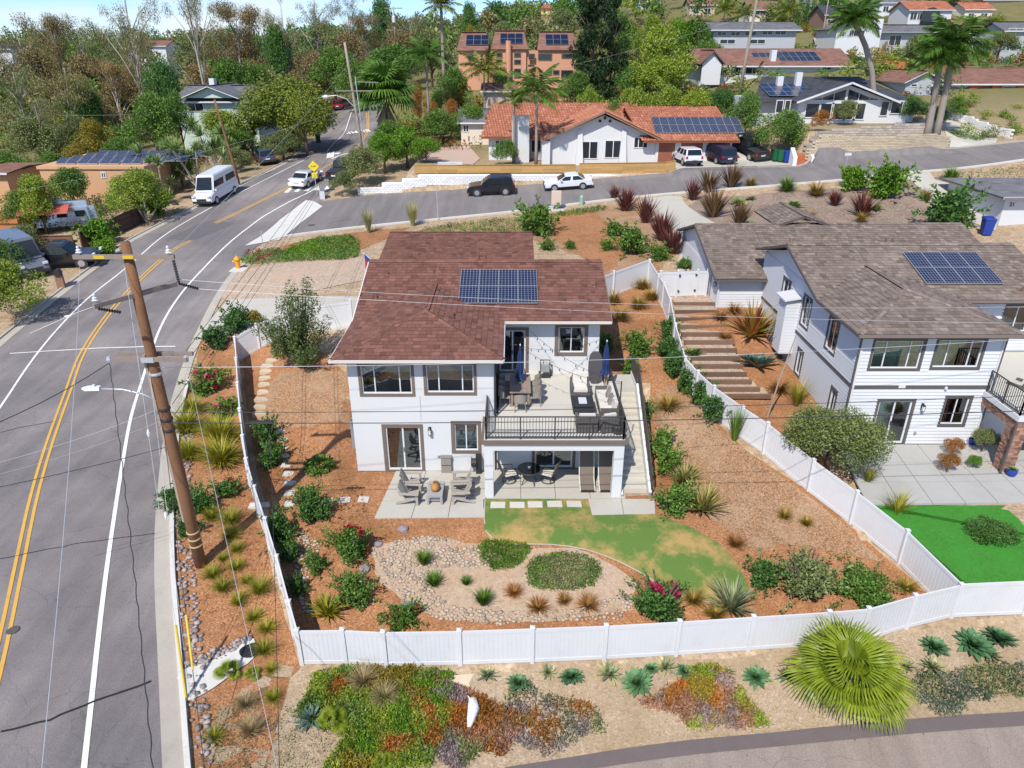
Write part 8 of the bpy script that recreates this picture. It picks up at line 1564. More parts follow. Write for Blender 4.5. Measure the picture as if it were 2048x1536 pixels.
def car(kind,p,d,m,label,name='parked_car',cat='car',roofm=None):
 L,Wd,out,gh,wx,wr=KIND[kind];d=Vector((d[0],d[1],0)).normalized();s=Vector((-d.y,d.x,0));c=Vector((p[0],p[1],0))
 zf,zb,zl,zr_=[H(*(c+q)[:2])for q in(d*wx,-d*wx,s*.8,-s*.8)];dv=(d+Vector((0,0,(zf-zb)/(2*wx)))).normalized();sv=(s+Vector((0,0,(zl-zr_)/1.6))).normalized();nv=dv.cross(sv).normalized();sv=nv.cross(dv)
 o=empty(name,(0,0,0),0,label,cat);o.matrix_world=Matrix.Translation((p[0],p[1],(zf+zb)/2+.05))@Matrix((dv,sv,nv)).transposed().to_4x4();h=Wd/2
 bev(MB().prism([(x,-h,z)for x,z in out],(0,Wd,0)),'body',m,o);a,b,e,f,zb_,zt=gh;t=.16 if kind!='van' else .1
 bev(MB().hexa([(a,-h+.04,zb_-.05),(f,-h+.04,zb_-.05),(f,h-.04,zb_-.05),(a,h-.04,zb_-.05),(b,-h+t,zt),(e,-h+t,zt),(e,h-t,zt),(b,h-t,zt)]),'cabin',m,o,.09)
 def W(q,nm='window'):MB().poly(q).build(nm,carglass,o)
 lz_=lambda k:zb_+(zt-zb_)*k
 for sy in(-1,1):
  def P(x0,x1,k):x=(1-k)*x0+k*x1;return(x,sy*(h-.04-(t-.04)*k+.012),lz_(k))
  n=3 if kind in('suv','minivan')else 2
  if kind=='van':n=2
  for i in range(n):
   A=lambda fr,k:P(a+(f-a)*fr,b+(e-b)*fr,k);f0,f1=(i+.1)/n,(i+.9)/n;k0,k1=(.08,.86)if kind!='van' else(.2,.62)
   q=[A(f0,k0),A(f1,k0),A(f1,k1),A(f0,k1)];W(q if sy<0 else q[::-1])
  for x in(-wx,wx):
   wh=empty('wheel',(x,sy*(h-.11),wr));wh.parent=o;MB().lathe([(wr*.72,-.11),(wr,-.08),(wr,.08),(wr*.72,.11)],16,(0,0,0),'y').build('tyre',tyre_m,wh,smooth=False);MB().lathe([(wr*.66,-.118),(wr*.66,.118)],12,(0,0,0),'y').build('rim',rim_m,wh)
   MB().lathe([(wr*1.16,-.012),(wr*1.16,.012)],16,(x,sy*(h-.005),wr),'y').build('wheel_arch',plast,o)
  MB().box(f-.55,f-.35,sy*h if sy>0 else-h-.16,h+.16 if sy>0 else-h,zb_+.02,zb_+.17).build('mirror',m,o)
  zz=out[-3][1];MB().box(L/2-.14,L/2+.012,sy*(h-.22)-.17,sy*(h-.22)+.17,zz-.12,zz+.04).build('headlight',white_l,o);MB().box(-L/2-.012,-L/2+.1,sy*(h-.14)-.1,sy*(h-.14)+.1,.78,1.05 if kind!='sedan' else .92).build('tail_light',red_l,o)
 k0,k1=.12,.88;x0,x1=f+(e-f)*k0+.012,f+(e-f)*k1+.012;W([(x0,-h+.16,lz_(k0)),(x0,h-.16,lz_(k0)),(x1,h-.24,lz_(k1)),(x1,-h+.24,lz_(k1))],'windscreen')
 x0,x1=a+(b-a)*k0-.012,a+(b-a)*k1-.012;W([(x0,h-.18,lz_(k0)),(x0,-h+.18,lz_(k0)),(x1,-h+.26,lz_(k1)),(x1,h-.26,lz_(k1))],'rear_window')
 MB().box(-L/2-.05,-L/2+.1,-h+.05,h-.05,.38,.62).build('rear_bumper',plast if kind in('suv','pickup')else m,o);MB().box(L/2-.1,L/2+.05,-h+.06,h-.06,.34,.56).build('front_bumper',plast,o);MB().box(-L/2-.06,-L/2-.04,-.26,.26,.68,.82).build('number_plate',plate_m,o);MB().box(L/2-.06,L/2+.02,-.5,.5,.6,.78).build('grille',plast,o)
 if kind=='pickup':MB().box(-L/2+.1,a-.1,-h+.12,h-.12,1.06,1.1).build('bed_liner',plast,o)
 if kind in('suv','pickup')and roofm:
  for y in(-.6,.6):MB().bar((b+.2,y,zt+.06),(e-.1,y,zt+.06),.05).build('roof_rail',plast,o)
 return o
bk,wt=paint('black_paint',(.012,.013,.018)),paint('white_paint',(.74,.75,.76));nb,gy,rd,sb=paint('navy_paint',(.018,.02,.05)),paint('grey_paint',(.14,.15,.17)),paint('red_paint',(.30,.01,.025)),paint('steel_blue',(.05,.075,.12))
st_=((-6.42,75.01)[0]-(8.04,75.14)[0],(-6.42,75.01)[1]-(8.04,75.14)[1]);rdv=((-21.23,83.12)[0]-(-22.51,77.08)[0],(-21.23,83.12)[1]-(-22.51,77.08)[1])
car('suv',((-2.07,73.0)[0],(-2.07,73.0)[1]+.0),st_,bk,'black SUV parked along the white block wall',roofm=1);car('sedan',(5.69,73.69),st_,wt,'white sedan parked along the white block wall')
car('suv',(18.68,78.98),(-.12,1),wt,'white compact SUV in the driveway of the tiled house');car('minivan',(22.28,80.46),(-.3,1),nb,'dark blue minivan in the driveway between the white SUV and the pickup');car('pickup',(26.3,82.78),(-.35,1),bk,'black pickup truck nearest the trash bins')
vd=((-30.89,71.08)[0]-(-29.94,78.51)[0],(-30.89,71.08)[1]-(-29.94,78.51)[1]);car('van',(-29.92,73.37),vd,wt,'white high-roof camper van parked on the far side of the road','camper_van','van')
car('sedan',(-22.06,78.27),rdv,wt,'white sedan driving up the road past the yellow sign');car('pickup',(-18.6,81.39),rdv,bk,'black pickup parked at the kerb behind the corner bush')
car('suv',(-30.49,91.25),(-.5,1),sb,'blue SUV in the driveway under the yuccas');car('suv',(-30.41,136.63),(.15,1),rd,'dark red SUV parked at the top of the road')
car('pickup',(-35.13,54.28),(1,.15),bk,'black off-road pickup on the sandy pull-out beside the road',roofm=1);car('van',(-37.62,53.46),(.75,-.7),gy,'grey van half hidden by the shrub at the left edge');car('sedan',(65.76,165.38),(-1,.2),wt,'white car on the hill beside the gabled house');car('suv',(21.96,141.94),(1,.1),nb,'dark vehicle under the conifer behind the hedge')
def trailer():
 a,b=(-43.63,63.87),(-39.06,65.45);o=empty('travel_trailer',((a[0]+b[0])/2,(a[1]+b[1])/2+1,H(*a)),math.atan2(b[1]-a[1],b[0]-a[0]),'rounded silver travel trailer behind the plank fence','trailer')
 bev(MB().hexa([(-3,-1.1,.5),(3,-1.1,.5),(3,1.1,.5),(-3,1.1,.5),(-2.7,-.85,2.7),(2.7,-.85,2.7),(2.7,.85,2.7),(-2.7,.85,2.7)]),'shell',mat('polished_aluminium',(.62,.64,.66),.25,.06,2,metal=.8),o,.5,4)
 for x in(-1.6,.2,1.7):MB().box(x-.4,x+.4,-1.1,-1.03,1.4,1.95).build('window',carglass,o)
 MB().box(-.5,.3,-.35,.35,2.66,2.95).build('roof_unit',white_vinyl,o);MB().hexa([(-3,-2.6,2.0),(1,-2.6,2.0),(1,-1,2.5),(-3,-1,2.5),(-3,-2.6,2.04),(1,-2.6,2.04),(1,-1,2.54),(-3,-1,2.54)]).build('awning',mat('red_awning',(.45,.10,.07),.8,.1),o)
trailer()
# ------------------------------------------------------------------ street furniture
def bin_(p,m,label,s=1.):
 o=empty('trash_bin',HV(*p),random.uniform(-.3,.3),label,'bin','wheeled bins');o.scale=(s,)*3
 MB().hexa([(-.24,-.26,.08),(.24,-.26,.08),(.24,.26,.08),(-.24,.26,.08),(-.3,-.34,1.0),(.3,-.34,1.0),(.3,.34,1.0),(-.3,.34,1.0)]).build('body',m,o);MB().hexa([(-.32,-.37,1.0),(.32,-.37,1.0),(.32,.38,1.0),(-.32,.38,1.0),(-.3,-.35,1.06),(.3,-.35,1.06),(.28,.36,1.12),(-.28,.36,1.12)]).build('lid',m,o);MB().bar((-.3,.42,1.0),(.3,.42,1.0),.035).build('handle',plast,o)
 for x in(-.26,.26):MB().lathe([(.12,-.04),(.12,.04)],10,(x,.3,.12),'x').build('wheel',tyre_m,o)
bl_,gn_=mat('blue_plastic',(.015,.05,.30),.45,.05),mat('green_plastic',(.012,.12,.05),.45,.05)
for p,m,l in(((28.69,80.71),gn_,'green wheeled bin left of the blue one beside the driveway'),((29.26,80.44),gn_,'second green wheeled bin touching the blue one'),((29.68,79.62),bl_,'blue wheeled bin beside the brick steps'),((-26.82,103.26),gn_,'green bin at the roadside under the weeping tree'),((36.85,54.97),bl_,'large blue bin beside the white garage corner')):bin_(p,m,l,1.25 if l[0]=='l' else 1.15)
def sign_post(p,h,label,name='sign_post'):
 o=empty(name,HV(*p),0,label,'sign');MB().bar((0,0,-.1),(0,0,h),.05).build('post',galv,o);return o
yl=mat('sign_yellow',(.75,.55,.02),.5,.03);o=sign_post((-20.04,74.23),3.1,'yellow diamond speed-hump warning sign at the street corner','warning_sign')
MB().prism([(0,-.06,2.35),(.56,-.06,2.91),(0,-.06,3.47),(-.56,-.06,2.91)],(0,.02,0)).build('diamond_plate',yl,o);MB().box(-.26,.26,-.06,-.04,1.75,2.3).build('speed_plate',yl,o)
for s,tx,z in((.2,'BUMP',2.9),(.2,'15',2.08),(.11,'MPH',1.86)):inst('lettering',text_mesh(tx,s,'lettering',black_metal),o,(0,-.066,z),(math.pi/2,0,0))
o=sign_post((-20.43,57.54),1.5,'short grey post at the corner of the concrete apron','marker_post');o=sign_post((-6.71,64.52),3.0,'thin grey post at the kerb above the house','marker_post');o=sign_post((30.57,67.29),3.0,'thin street-name post at the kerb of the neighbour bank','marker_post');MB().box(-.3,.3,-.03,-.02,2.7,2.95).build('name_plate',white_vinyl,o)
def cab():
 x,y=(4.09,66.54);o=empty('utility_cabinet',HV(x,y),0,'beige utility cabinet raised on a short post at the kerb','cabinet');c=mat('beige_metal',(.60,.50,.42),.6,.05);MB().box(-.7,.7,-.35,.35,-.05,.1).build('pad',conc_w,o);MB().box(-.06,.06,-.06,.06,.1,.5).build('post',galv,o);bev(MB().box(-.45,.45,-.25,.25,.5,1.75),'body',c,o,.03)
 x,y=(6.56,67.8);tag(MB().lathe([(.2,-.1),(.2,.75),(.12,.9)],12,HV(x,y)).build('cable_pedestal',mat('sage_plastic',(.28,.42,.30),.6,.05)),'small sage-green cable pedestal at the kerb','pedestal')
 x,y=(-20.71,52.33);o=empty('fire_hydrant',HV(x,y),0,'yellow-orange fire hydrant at the edge of the gravel bed','hydrant');q=mat('hydrant_orange',(.70,.32,.02),.5,.08);MB().lathe([(.2,0),(.2,.06),(.13,.08),(.13,.5),(.18,.52),(.18,.58),(.13,.66),(.03,.74),(.03,.8)],12).build('barrel',q,o)
 for a in(-1,1):MB().lathe([(.06,0),(.06,.2),(.075,.2),(.075,.26)],8,(0,0,.42),'x').xf(Matrix.Rotation(0 if a>0 else math.pi,4,'Z')).build('outlet',q,o)
 o.scale=(1.35,)*3;tag(MB().box(-.6,.5,-.6,.5,0,.08).build('hydrant_pad',conc_w,loc=HV(x+.2,y-.3)),kind='structure')
 for p,l,m in(((-32.71,49.64),'dark mailbox on a stone-faced pedestal across the road',stone_m),((-19.24,73.2),'grey mailbox on a white post below the yellow sign',white_vinyl)):
  o=empty('mailbox',HV(*p),.3,l,'mailbox');MB().box(-.24,.24,-.2,.2,-.05,1.0).build('pedestal',m,o);mb=MB();mb.prism([(-.22 if False else .2*math.cos(t),-.32,1.2+.2*math.sin(t))for t in np.linspace(0,math.pi,8)]+[(-.2,-.32,1.0),(.2,-.32,1.0)],(0,.64,0));mb.build('box',plast if m is stone_m else metal_grey,o)
 a,b=(-10.48,53.73),(0,0);o=empty('flag',(-8.2,45.5,H(-8.2,45.5)),0,'stars-and-stripes flag on a slanted staff at the rear corner of the house','flag');MB().tube([(0,0,2.2),(-1.6,.3,3.6)],.02,6).build('staff',white_vinyl,o);o.location.z-=1.3
 fm=[mat('flag_red',(.42,.03,.04),.8,.05),mat('flag_white',(.75,.74,.72),.8,.05),mat('flag_blue',(.03,.05,.2),.8,.05)]
 for i in range(7):
  t0,t1=i/7,(i+1)/7;P=lambda t,k:(-1.5+t*1.1+k*.12*math.sin(3*t),.28-.2*t,3.5-t*.95-k*1.05-.12*math.sin(5*t));MB().quad(P(t0,0),P(t1,0),P(t1,1),P(t0,1)).build('stripe',fm[i%2]if i>2 else fm[i%2],o)
 MB().quad((-1.51,.26,3.52),(-1.05,.19,3.1),(-1.0,.18,2.65),(-1.46,.25,3.05)).build('canton',fm[2],o)
cab()
for k,p in enumerate((((-10.3,107.3)),(-9.25,105.03))):
 o=empty('closed_parasol',HV(*p),0,['closed white parasol on the terrace, left one','closed white parasol on the terrace, right one'][k],'parasol');MB().tube([(0,0,0),(0,0,3)],.04,6).build('pole',alu,o);MB().lathe([(.32,1.2),(.28,1.8),(.1,2.9),(.02,3.05)],8).build('canopy',white_vinyl,o)
b=(-6.47,82.2);o=empty('garden_bench',(b[0],76.5,5.4),0,'white bench on the terrace above the golden board fence','bench');[MB().box(-1.3,1.3,y,y+.12,.42,.46).build('slat',white_vinyl,o)for y in(0,.15,.3)];[MB().box(-1.3,1.3,.45,.48,z,z+.1).build('slat',white_vinyl,o)for z in(.6,.75)];[MB().box(x,x+.08,0,.48,0,.42).build('leg',white_vinyl,o)for x in(-1.2,1.1)]
o=empty('brick_steps',HV(*(30.47,77.0)),-.15,'short flight of brick steps beside the trash bins','steps')
for k in range(5):MB().box(-.7,.7,k*.33,k*.33+.36,-.2,.18+k*.2).build('step',brick_m,o)
for x in(-1.1,.72):MB().hexa([(x,-.2,-.2),(x+.38,-.2,-.2),(x+.38,1.9,-.2),(x,1.9,-.2),(x,-.2,.8),(x+.38,-.2,.8),(x+.38,1.9,1.5),(x,1.9,1.5)]).build('side_wall',blockm,o)
# ------------------------------------------------------------------ outdoor furniture, coordinates on the patio and balcony
teak=mat('grey_teak',(.36,.32,.27),.8,.15,5,.2);wick=mat('dark_wicker',(.11,.10,.095),.8,.25,25,.4,60);wickt=mat('taupe_wicker',(.27,.235,.20),.8,.2,25,.4,60);cush=mat('cream_cushion',(.62,.58,.51),.9,.06,3);navy=mat('navy_canvas',(.012,.03,.11),.85,.15,4);sling=mat('brown_sling',(.16,.125,.095),.8,.1,20);table_w=mat('weathered_table',(.28,.21,.165),.8,.25,3,.3);greyc=mat('fire_table_grey',(.33,.32,.31),.85,.1,4)
def adirondack(x,y,rz,label):
 o=empty('adirondack_chair',(x,y,0),rz,label,'chair','adirondack chairs')
 for k in range(5):y0=-.29+k*.118;MB().hexa([(.28,y0,.36),(-.22,y0,.24),(-.22,y0+.105,.24),(.28,y0+.105,.36),(.28,y0,.385),(-.22,y0,.265),(-.22,y0+.105,.265),(.28,y0+.105,.385)]).build('seat_slat',teak,o);h=.98-abs(k-2)*.05;MB().hexa([(-.2,y0,.24),(-.175,y0,.24),(-.175,y0+.105,.24),(-.2,y0+.105,.24),(-.5,y0*1.08,h),(-.475,y0*1.08,h),(-.475,y0*1.08+.112,h),(-.5,y0*1.08+.112,h)]).build('back_slat',teak,o)
 for s in(-1,1):MB().box(-.42,.38,s*.36-.075,s*.36+.075,.56,.585).build('arm',teak,o);MB().box(.24,.34,s*.31-.02,s*.31+.02,0,.56).build('leg',teak,o);MB().hexa([(.3,s*.3-.02,.3),(.3,s*.3+.02,.3),(-.6,s*.3+.02,0),(-.6,s*.3-.02,0),(.3,s*.3-.02,.4),(.3,s*.3+.02,.4),(-.6,s*.3+.02,.1),(-.6,s*.3-.02,.1)]).build('leg',teak,o)
for p,rz,l in(((-4.22,25.46),0,'far left wooden adirondack chair at the fire table'),((-4.15,24.57),-.1,'near left wooden adirondack chair at the fire table'),((-2.2,25.53),math.pi,'far right wooden adirondack chair at the fire table'),((-2.16,24.64),math.pi+.1,'near right wooden adirondack chair at the fire table')):adirondack(*p,rz,l)
o=empty('fire_table',(*(-3.18,24.64),0),0,'low grey rectangular fire table between the adirondack chairs','table');MB().box(-.33,.33,-.35,.75,.36,.44).build('tabletop',greyc,o);[MB().box(x,x+.1,y,y+.1,0,.36).build('leg',greyc,o)for x in(-.33,.23)for y in(-.35,.65)];MB().box(-.22,.22,-.2,.6,.1,.36).build('burner_box',greyc,o)
x,y=(-3.18,24.64);gm=mat('rust_gourd',(.42,.19,.05),.6,.15,4);o=empty('gourd_lantern',(x,y+.1,.44),0,'orange-brown pear-shaped lantern lying on the fire table','lantern');MB().lathe([(.02,-.28),(.15,-.2),(.19,-.05),(.13,.1),(.11,.2),(.13,.28),(.06,.36),(.02,.38)],12,(0,0,.16),'y').build('body',gm,o,smooth=True);MB().lathe([(.05,.0),(.05,.012)],10,(0,.05,.305)).build('opening',plast,o)
x,y=(-2.9,26.72);o=empty('patio_cabinet',(x,y,0),0,'tan pedestal cabinet against the wall of the patio','cabinet');MB().box(-.22,.22,0,.4,0,.78).build('body',wickt,o);MB().box(-.25,.25,-.03,.43,.78,.83).build('top',wickt,o);MB().box(-.2,.2,-.012,0,.38,.4).build('door_gap',plast,o)
x,y=(-1.37,26.64);o=empty('hose_reel',(x-.1,y,0),0,'black garden hose reel beside the patio pillar','hose reel');MB().box(-.12,.12,0,.3,0,.9).build('stand',black_metal,o);MB().lathe([(.28,-.12),(.2,-.1),(.2,.1),(.28,.12)],14,(-.2,.15,.5),'x').build('reel',plast,o)
def swivel(x,y,rz,label):
 o=empty('patio_chair',(x,y,0),rz,label,'chair','sling swivel chairs');MB().box(-.27,.27,-.27,.27,.42,.47).build('seat',cush,o);MB().hexa([(-.27,-.3,.45),(.27,-.3,.45),(.27,-.26,.45),(-.27,-.26,.45),(-.26,-.52,1.12),(.26,-.52,1.12),(.26,-.49,1.12),(-.26,-.49,1.12)]).build('backrest',sling,o);MB().tube([(.3*math.cos(t),.3*math.sin(t),.06)for t in np.linspace(0,6.28,14)],.02,5).build('base_ring',dark_bronze,o)
 for a in range(4):t=a*1.57+.78;MB().tube([(0,0,.36),(.18*math.cos(t),.18*math.sin(t),.2),(.3*math.cos(t),.3*math.sin(t),.05)],.016,5).build('leg',dark_bronze,o)
 for s in(-1,1):MB().tube([(s*.3,-.36,.72),(s*.32,.0,.66),(s*.3,.26,.62),(s*.28,.26,.44)],.018,5).build('arm',dark_bronze,o)
swivel(*(-.13,26.08),-1.2,'sling patio chair left of the round glass table');swivel(*(1.56,26.08),1.1,'sling patio chair right of the round glass table')
x,y=(.74,25.96);o=empty('glass_table',(x,y,0),0,'round glass-topped patio table under the balcony','table');MB().lathe([(.5,.70),(.5,.712)],24).build('tabletop',glass_dark,o);MB().tube([(.5*math.cos(t),.5*math.sin(t),.70)for t in np.linspace(0,6.283,25)],.022,6).build('rim',dark_bronze,o)
for a in range(4):t=a*1.57+.6;MB().tube([(.4*math.cos(t),.4*math.sin(t),0),(.2*math.cos(t),.2*math.sin(t),.4),(.42*math.cos(t),.42*math.sin(t),.69)],.02,6).build('leg',dark_bronze,o)
o2=empty('potted_plant',(x,y+.1,.71),0,'small white pot with a plant on the round glass table','plant pot');MB().lathe([(.05,0),(.08,.1)],10).build('pot',white_vinyl,o2);inst('leaves',YU[0],o2,(0,0,.1),(0,0,0),.3)
for x,l in(((3.45,25.38)[0],'left one of two folded brown sun loungers leaning under the balcony'),((4.17,25.38)[0]+.1,'right one of two folded brown sun loungers leaning under the balcony')):
 o=empty('sun_lounger',(x-.25,25.3,0),0,l,'lounger','folded loungers')
 for s in(-.31,.31):MB().tube([(s,-.15,.1),(s,.5,.34),(s,1.15,1.75)],.025,6).build('frame',white_vinyl if False else cush,o)
 MB().hexa([(-.28,-.1,.12),(.28,-.1,.12),(.28,.5,.33),(-.28,.5,.33),(-.28,-.1,.14),(.28,-.1,.14),(.28,.48,.36),(-.28,.48,.36)]).build('seat',sling,o);MB().hexa([(-.28,.5,.34),(.28,.5,.34),(.28,1.13,1.7),(-.28,1.13,1.7),(-.28,.47,.36),(.28,.47,.36),(.28,1.1,1.72),(-.28,1.1,1.72)]).build('backrest',sling,o);MB().box(-.31,.31,-.14,-.1,.05,.12).build('foot_bar',rubber,o)
Z2=2.75
def wchair(x,y,rz,label):
 o=empty('dining_chair',(x,y,Z2),rz,label,'chair','wicker dining chairs');MB().box(-.25,.25,-.23,.25,.40,.45).build('seat',wickt,o)
 mb=MB();V=[(.29*math.cos(t),-.02-.27*math.sin(t),z+(.16*math.sin(t)if z>.7 else 0))for z in(.45,.72)for t in np.linspace(-.1,3.24,9)];mb.add(V,[(i,i+1,10+i,9+i)for i in range(8)]);W_=[(p[0]*.9,p[1]*.9-.0,p[2])for p in V];mb.add(W_,[(9+i,10+i,i+1,i)for i in range(8)]);mb.build('backrest',wickt,o)
 for a,b in((-.21,-.19),(.21,-.19),(-.21,.21),(.21,.21)):MB().tube([(a,b,.42),(a*1.15,b*1.15,0)],.02,5).build('leg',wickt,o)
tx,ty=(.36,28.64);o=empty('dining_table',(tx,ty,Z2),0,'long weathered wood dining table on the balcony','table')
for k in range(5):MB().box(-.46+k*.186,-.46+k*.186+.18,-.95,.95,.70,.745).build('plank',table_w,o)
for a in(-.36,.36):
 for b in(-.8,.8):MB().box(a-.05,a+.05,b-.05,b+.05,0,.7).build('leg',table_w,o)
for k in range(3):wchair(tx-.68,ty-.62+k*.62,-1.57,f'{["nearest", "middle", "farthest"][k]} wicker chair on the left side of the balcony table');wchair(tx+.68,ty-.62+k*.62,1.57,f'{["nearest", "middle", "farthest"][k]} wicker chair on the right side of the balcony table')
wchair(tx,ty-1.2,0,'wicker chair at the near end of the balcony table');wchair(tx,ty+1.25,math.pi,'wicker chair at the far end of the balcony table')
o=empty('potted_plant',(tx,ty,Z2+.745),0,'small green centrepiece plant on the balcony table','plant pot');MB().lathe([(.07,0),(.1,.1)],10).build('pot',insul,o);inst('leaves',SHARE['ag_g'][0],o,(0,0,.08),(0,0,0),.35)
def parasol(x,y,z,label,h=2.45):
 o=empty('closed_parasol',(x,y,z),0,label,'parasol');MB().tube([(0,0,0),(0,0,h)],.022,6).build('pole',alu,o);mb=MB();n=16
 for r,zz in((.26,h-1.55),(.15,h-1.35),(.17,h-1.0),(.11,h-.4),(.02,h)):mb.v+=[(r*(1 if k%2 else .72)*math.cos(6.283*k/n),r*(1 if k%2 else .72)*math.sin(6.283*k/n),zz)for k in range(n)]
 mb.f+=[(i*n+k,i*n+(k+1)%n,(i+1)*n+(k+1)%n,(i+1)*n+k)for i in range(4)for k in range(n)];mb.m+=[0]*64;mb.build('canopy',navy,o);MB().lathe([(.03,0),(.03,.05),(.01,.08)],8,(0,0,h)).build('finial',white_vinyl,o);MB().lathe([(.25,0),(.25,.05),(.05,.08)],12).build('base',black_metal,o)
parasol(tx,ty+.25,Z2,'closed navy parasol standing through the balcony dining table');parasol(*(4.23,29.36),Z2,'closed navy parasol beside the outdoor sofa')
x,y=(1.59,31.01);o=empty('hand_cart',(x,y,Z2),0,'black folding hand cart standing against the balcony wall','cart');[MB().tube([(s,-.15,0),(s,.0,.3),(s,.1,.8)],.025,6).build('frame',black_metal,o)for s in(-.22,.22)];MB().tube([(-.22,.1,.8),(.22,.1,.8)],.025,6).build('frame',black_metal,o);MB().box(-.2,.2,-.1,.1,.25,.6).build('motor',metal_grey,o);MB().box(-.24,.24,-.25,.1,.02,.08).build('base',black_metal,o);[MB().lathe([(.12,-.03),(.12,.03)],10,(s,.05,.12),'x').build('wheel',tyre_m,o)for s in(-.28,.28)]
x,y=(3.89,30.12);mb=MB();mb.prism([(.33*math.copysign(abs(math.cos(t))**.7,math.cos(t)),0,.78+.78*math.copysign(abs(math.sin(t))**.85,math.sin(t)))for t in np.linspace(0,6.283,25)[:-1]],(0,.08,0));mb.xf(Matrix.Rotation(-.18,4,'X'));tag(mb.build('foam_board',mat('charcoal_board',(.07,.065,.07),.7,.1),loc=(x,y,Z2)),'charcoal oval paddle board leaning on the balcony wall','board')
def lounge(x,y,rz,w,label,name='lounge_chair',cat='armchair',pil=0):
 o=empty(name,(x,y,Z2),rz,label,cat);MB().box(-w/2,w/2,-.38,.38,.05,.32).build('base',wick,o);MB().box(-w/2+.1,w/2-.1,-.28,.36,.32,.44).build('seat_cushion',cush,o);MB().box(-w/2,w/2,-.42,-.3,.3,.74).build('backrest',wick,o);MB().hexa([(-w/2+.1,-.3,.44),(w/2-.1,-.3,.44),(w/2-.1,-.12,.44),(-w/2+.1,-.12,.44),(-w/2+.1,-.34,.85),(w/2-.1,-.34,.85),(w/2-.1,-.2,.85),(-w/2+.1,-.2,.85)]).build('back_cushion',cush,o)
 for s in(-1,1):MB().box(s*(w/2-.05)-.06,s*(w/2-.05)+.06,-.4,.38,.3,.58).build('arm',wick,o)
 for k in range(pil):MB().hexa([(-.2+k*.7-.3,-.1,.45),(.2+k*.7-.3,-.1,.45),(.2+k*.7-.3,.0,.45),(-.2+k*.7-.3,.0,.45),(-.2+k*.7-.3,-.22,.85),(.2+k*.7-.3,-.22,.85),(.2+k*.7-.3,-.14,.85),(-.2+k*.7-.3,-.14,.85)]).build('pillow',wickt,o)
lounge(*(3.07,28.95),math.pi,.85,'wicker armchair with cream cushions behind the balcony fire table');lounge(*(3.06,25.76),0,.85,'wicker armchair seen from behind at the balcony railing');lounge(*(4.11,27.56),math.pi/2,2.3,'wicker sofa with cream cushions and pillows beside the side railing','sofa','sofa',2);lounge(*(3.91,25.76),.3,.7,'wicker corner seat at the end of the balcony sofa')
x,y=(3.04,27.37);o=empty('fire_table',(x,y,Z2),0,'dark rectangular fire table on the balcony with a white tray','table');bev(MB().box(-.42,.42,-.45,.45,.1,.45),'body',plast,o,.02);MB().box(-.48,.48,-.52,.52,.45,.5).build('tabletop',plast,o);MB().box(-.17,.17,-.28,.28,.5,.53).build('tray',insul,o)
x,y=(4.35,25.51);o=empty('light_pole',(x,y,Z2),0,'black pole in a weighted base holding the string lights','pole');MB().lathe([(.26,0),(.26,.3),(.2,.36)],14).build('base',plast,o);MB().tube([(0,0,.3),(0,0,2.3)],.025,6).build('shaft',black_metal,o)
bulb=MB().lathe([(.01,.0),(.014,-.05),(.03,-.09),(.012,-.13)],7).mesh('bulb',plast)
def string_light(a,b,label,n=11):
 a,b=Vector(a),Vector(b);o=empty('string_light',a,0,label,'string lights');P=[(b-a)*(i/24)-Vector((0,0,.35*4*(i/24)*(1-i/24)))for i in range(25)];MB().tube(P,.008,4).build('cord',wire_k,o)
 for k in range(1,n):inst('bulb',bulb,o,P[int(k*24/n)])
string_light((.9,31.35,4.9),(x,y,Z2+2.25),'string of black bulb lights from the sliding door to the light pole');string_light((4.3,31.3,4.6),(tx,ty+.25,Z2+2.4),'string of bulb lights from the table parasol to the wall corner');string_light((tx,ty+.25,Z2+2.4),(x,y,Z2+2.2),'string of bulb lights from the table parasol to the light pole')
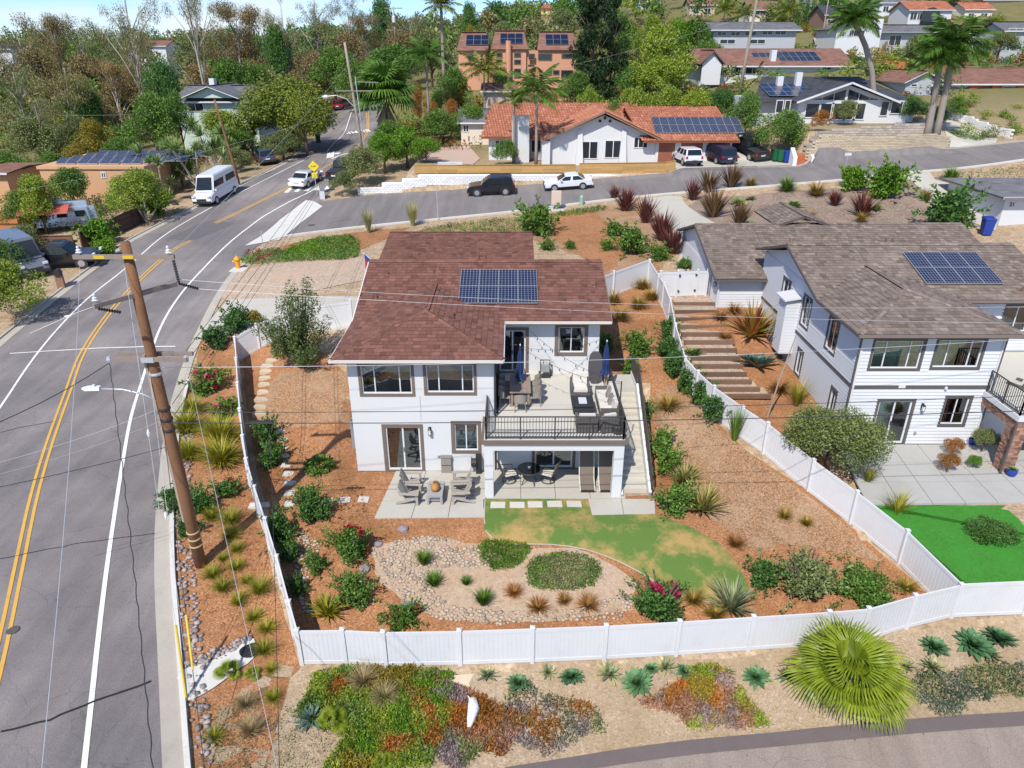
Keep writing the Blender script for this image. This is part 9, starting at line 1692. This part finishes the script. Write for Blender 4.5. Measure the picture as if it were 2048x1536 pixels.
lounge(*(23.02,29.06),.5,.9,'round wicker seat on the neighbour balcony at the right edge')
x,y=(16.73,23.12);mb=MB().lathe([(.01,-.14),(.05,-.11),(.085,0),(.05,.11),(.01,.14)],10,(0,0,0),'x');tag(mb.build('football',mat('football_brown',(.30,.10,.045),.6,.1),loc=(x,y,.3),rot=(0,0,.3),smooth=True),'brown football lying on the bright turf','ball')
for p,s,l in(((21.18,28.4),.8,'blue glazed pot with succulents in the gravel planter'),((21.26,25.7),.8,'blue glazed pot at the foot of the stone pillar')):
 o=empty('plant_pot',(*p,.52),0,l,'plant pot');MB().lathe([(.14,0),(.2,.12),(.22,.3),(.19,.32)],14).build('pot',bl_,o);inst('leaves',SHARE['ag_l'][0],o,(0,0,.28),(0,0,0),.5)
for q,k,l in zip([(19.71,27.4,1.03),(18.71,26.04,1.08),(21.22,27.71,1.36),(20.02,26.32,.74)],('rust','rust','olive','lime'),('reddish shrub at the back of the gravel planter','reddish shrub at the front of the gravel planter','small grey-green tree in the gravel planter','yellow-green succulent in the gravel planter')):tree('planter_shrub',q[0],q[1],.5+q[2]*.9,q[2],l,BR[k][1],TR[1],'planter shrubs','shrub')
q=[(17.82,20.77,2.22)][0];tree('leafy_bush',q[0]+.3,q[1]+1.2,.9,q[2],'dark leafy bush on the turf behind the fence corner',BR['dark'][1],None,None,'bush')
o=empty('agave_stalk',HV(*(15.78,40.53)),0,'slender dry agave flower stalk rising in front of the garage wall','flower stalk');MB().tube([(0,0,0),(.1,0,2.5),(.35,0,5.0)],[.06,.045,.02],7).build('stalk',pole_g,o);[MB().tube([(.06*z,0,z),(.06*z+.35*math.cos(a),.35*math.sin(a),z+.25)],[.012,.006],4).build('branch',pole_g,o)for z,a in((3,0),(3.3,2),(3.6,4),(3.9,1),(4.2,3),(4.5,5))]
o=empty('agave_stalk',HV(*(12.44,30.56)),0,'leaning dry stalk beside the lower timber steps','flower stalk');MB().tube([(0,0,0),(.3,.1,2.0),(.75,.2,4.2)],[.05,.04,.02],7).build('stalk',pole_g,o)
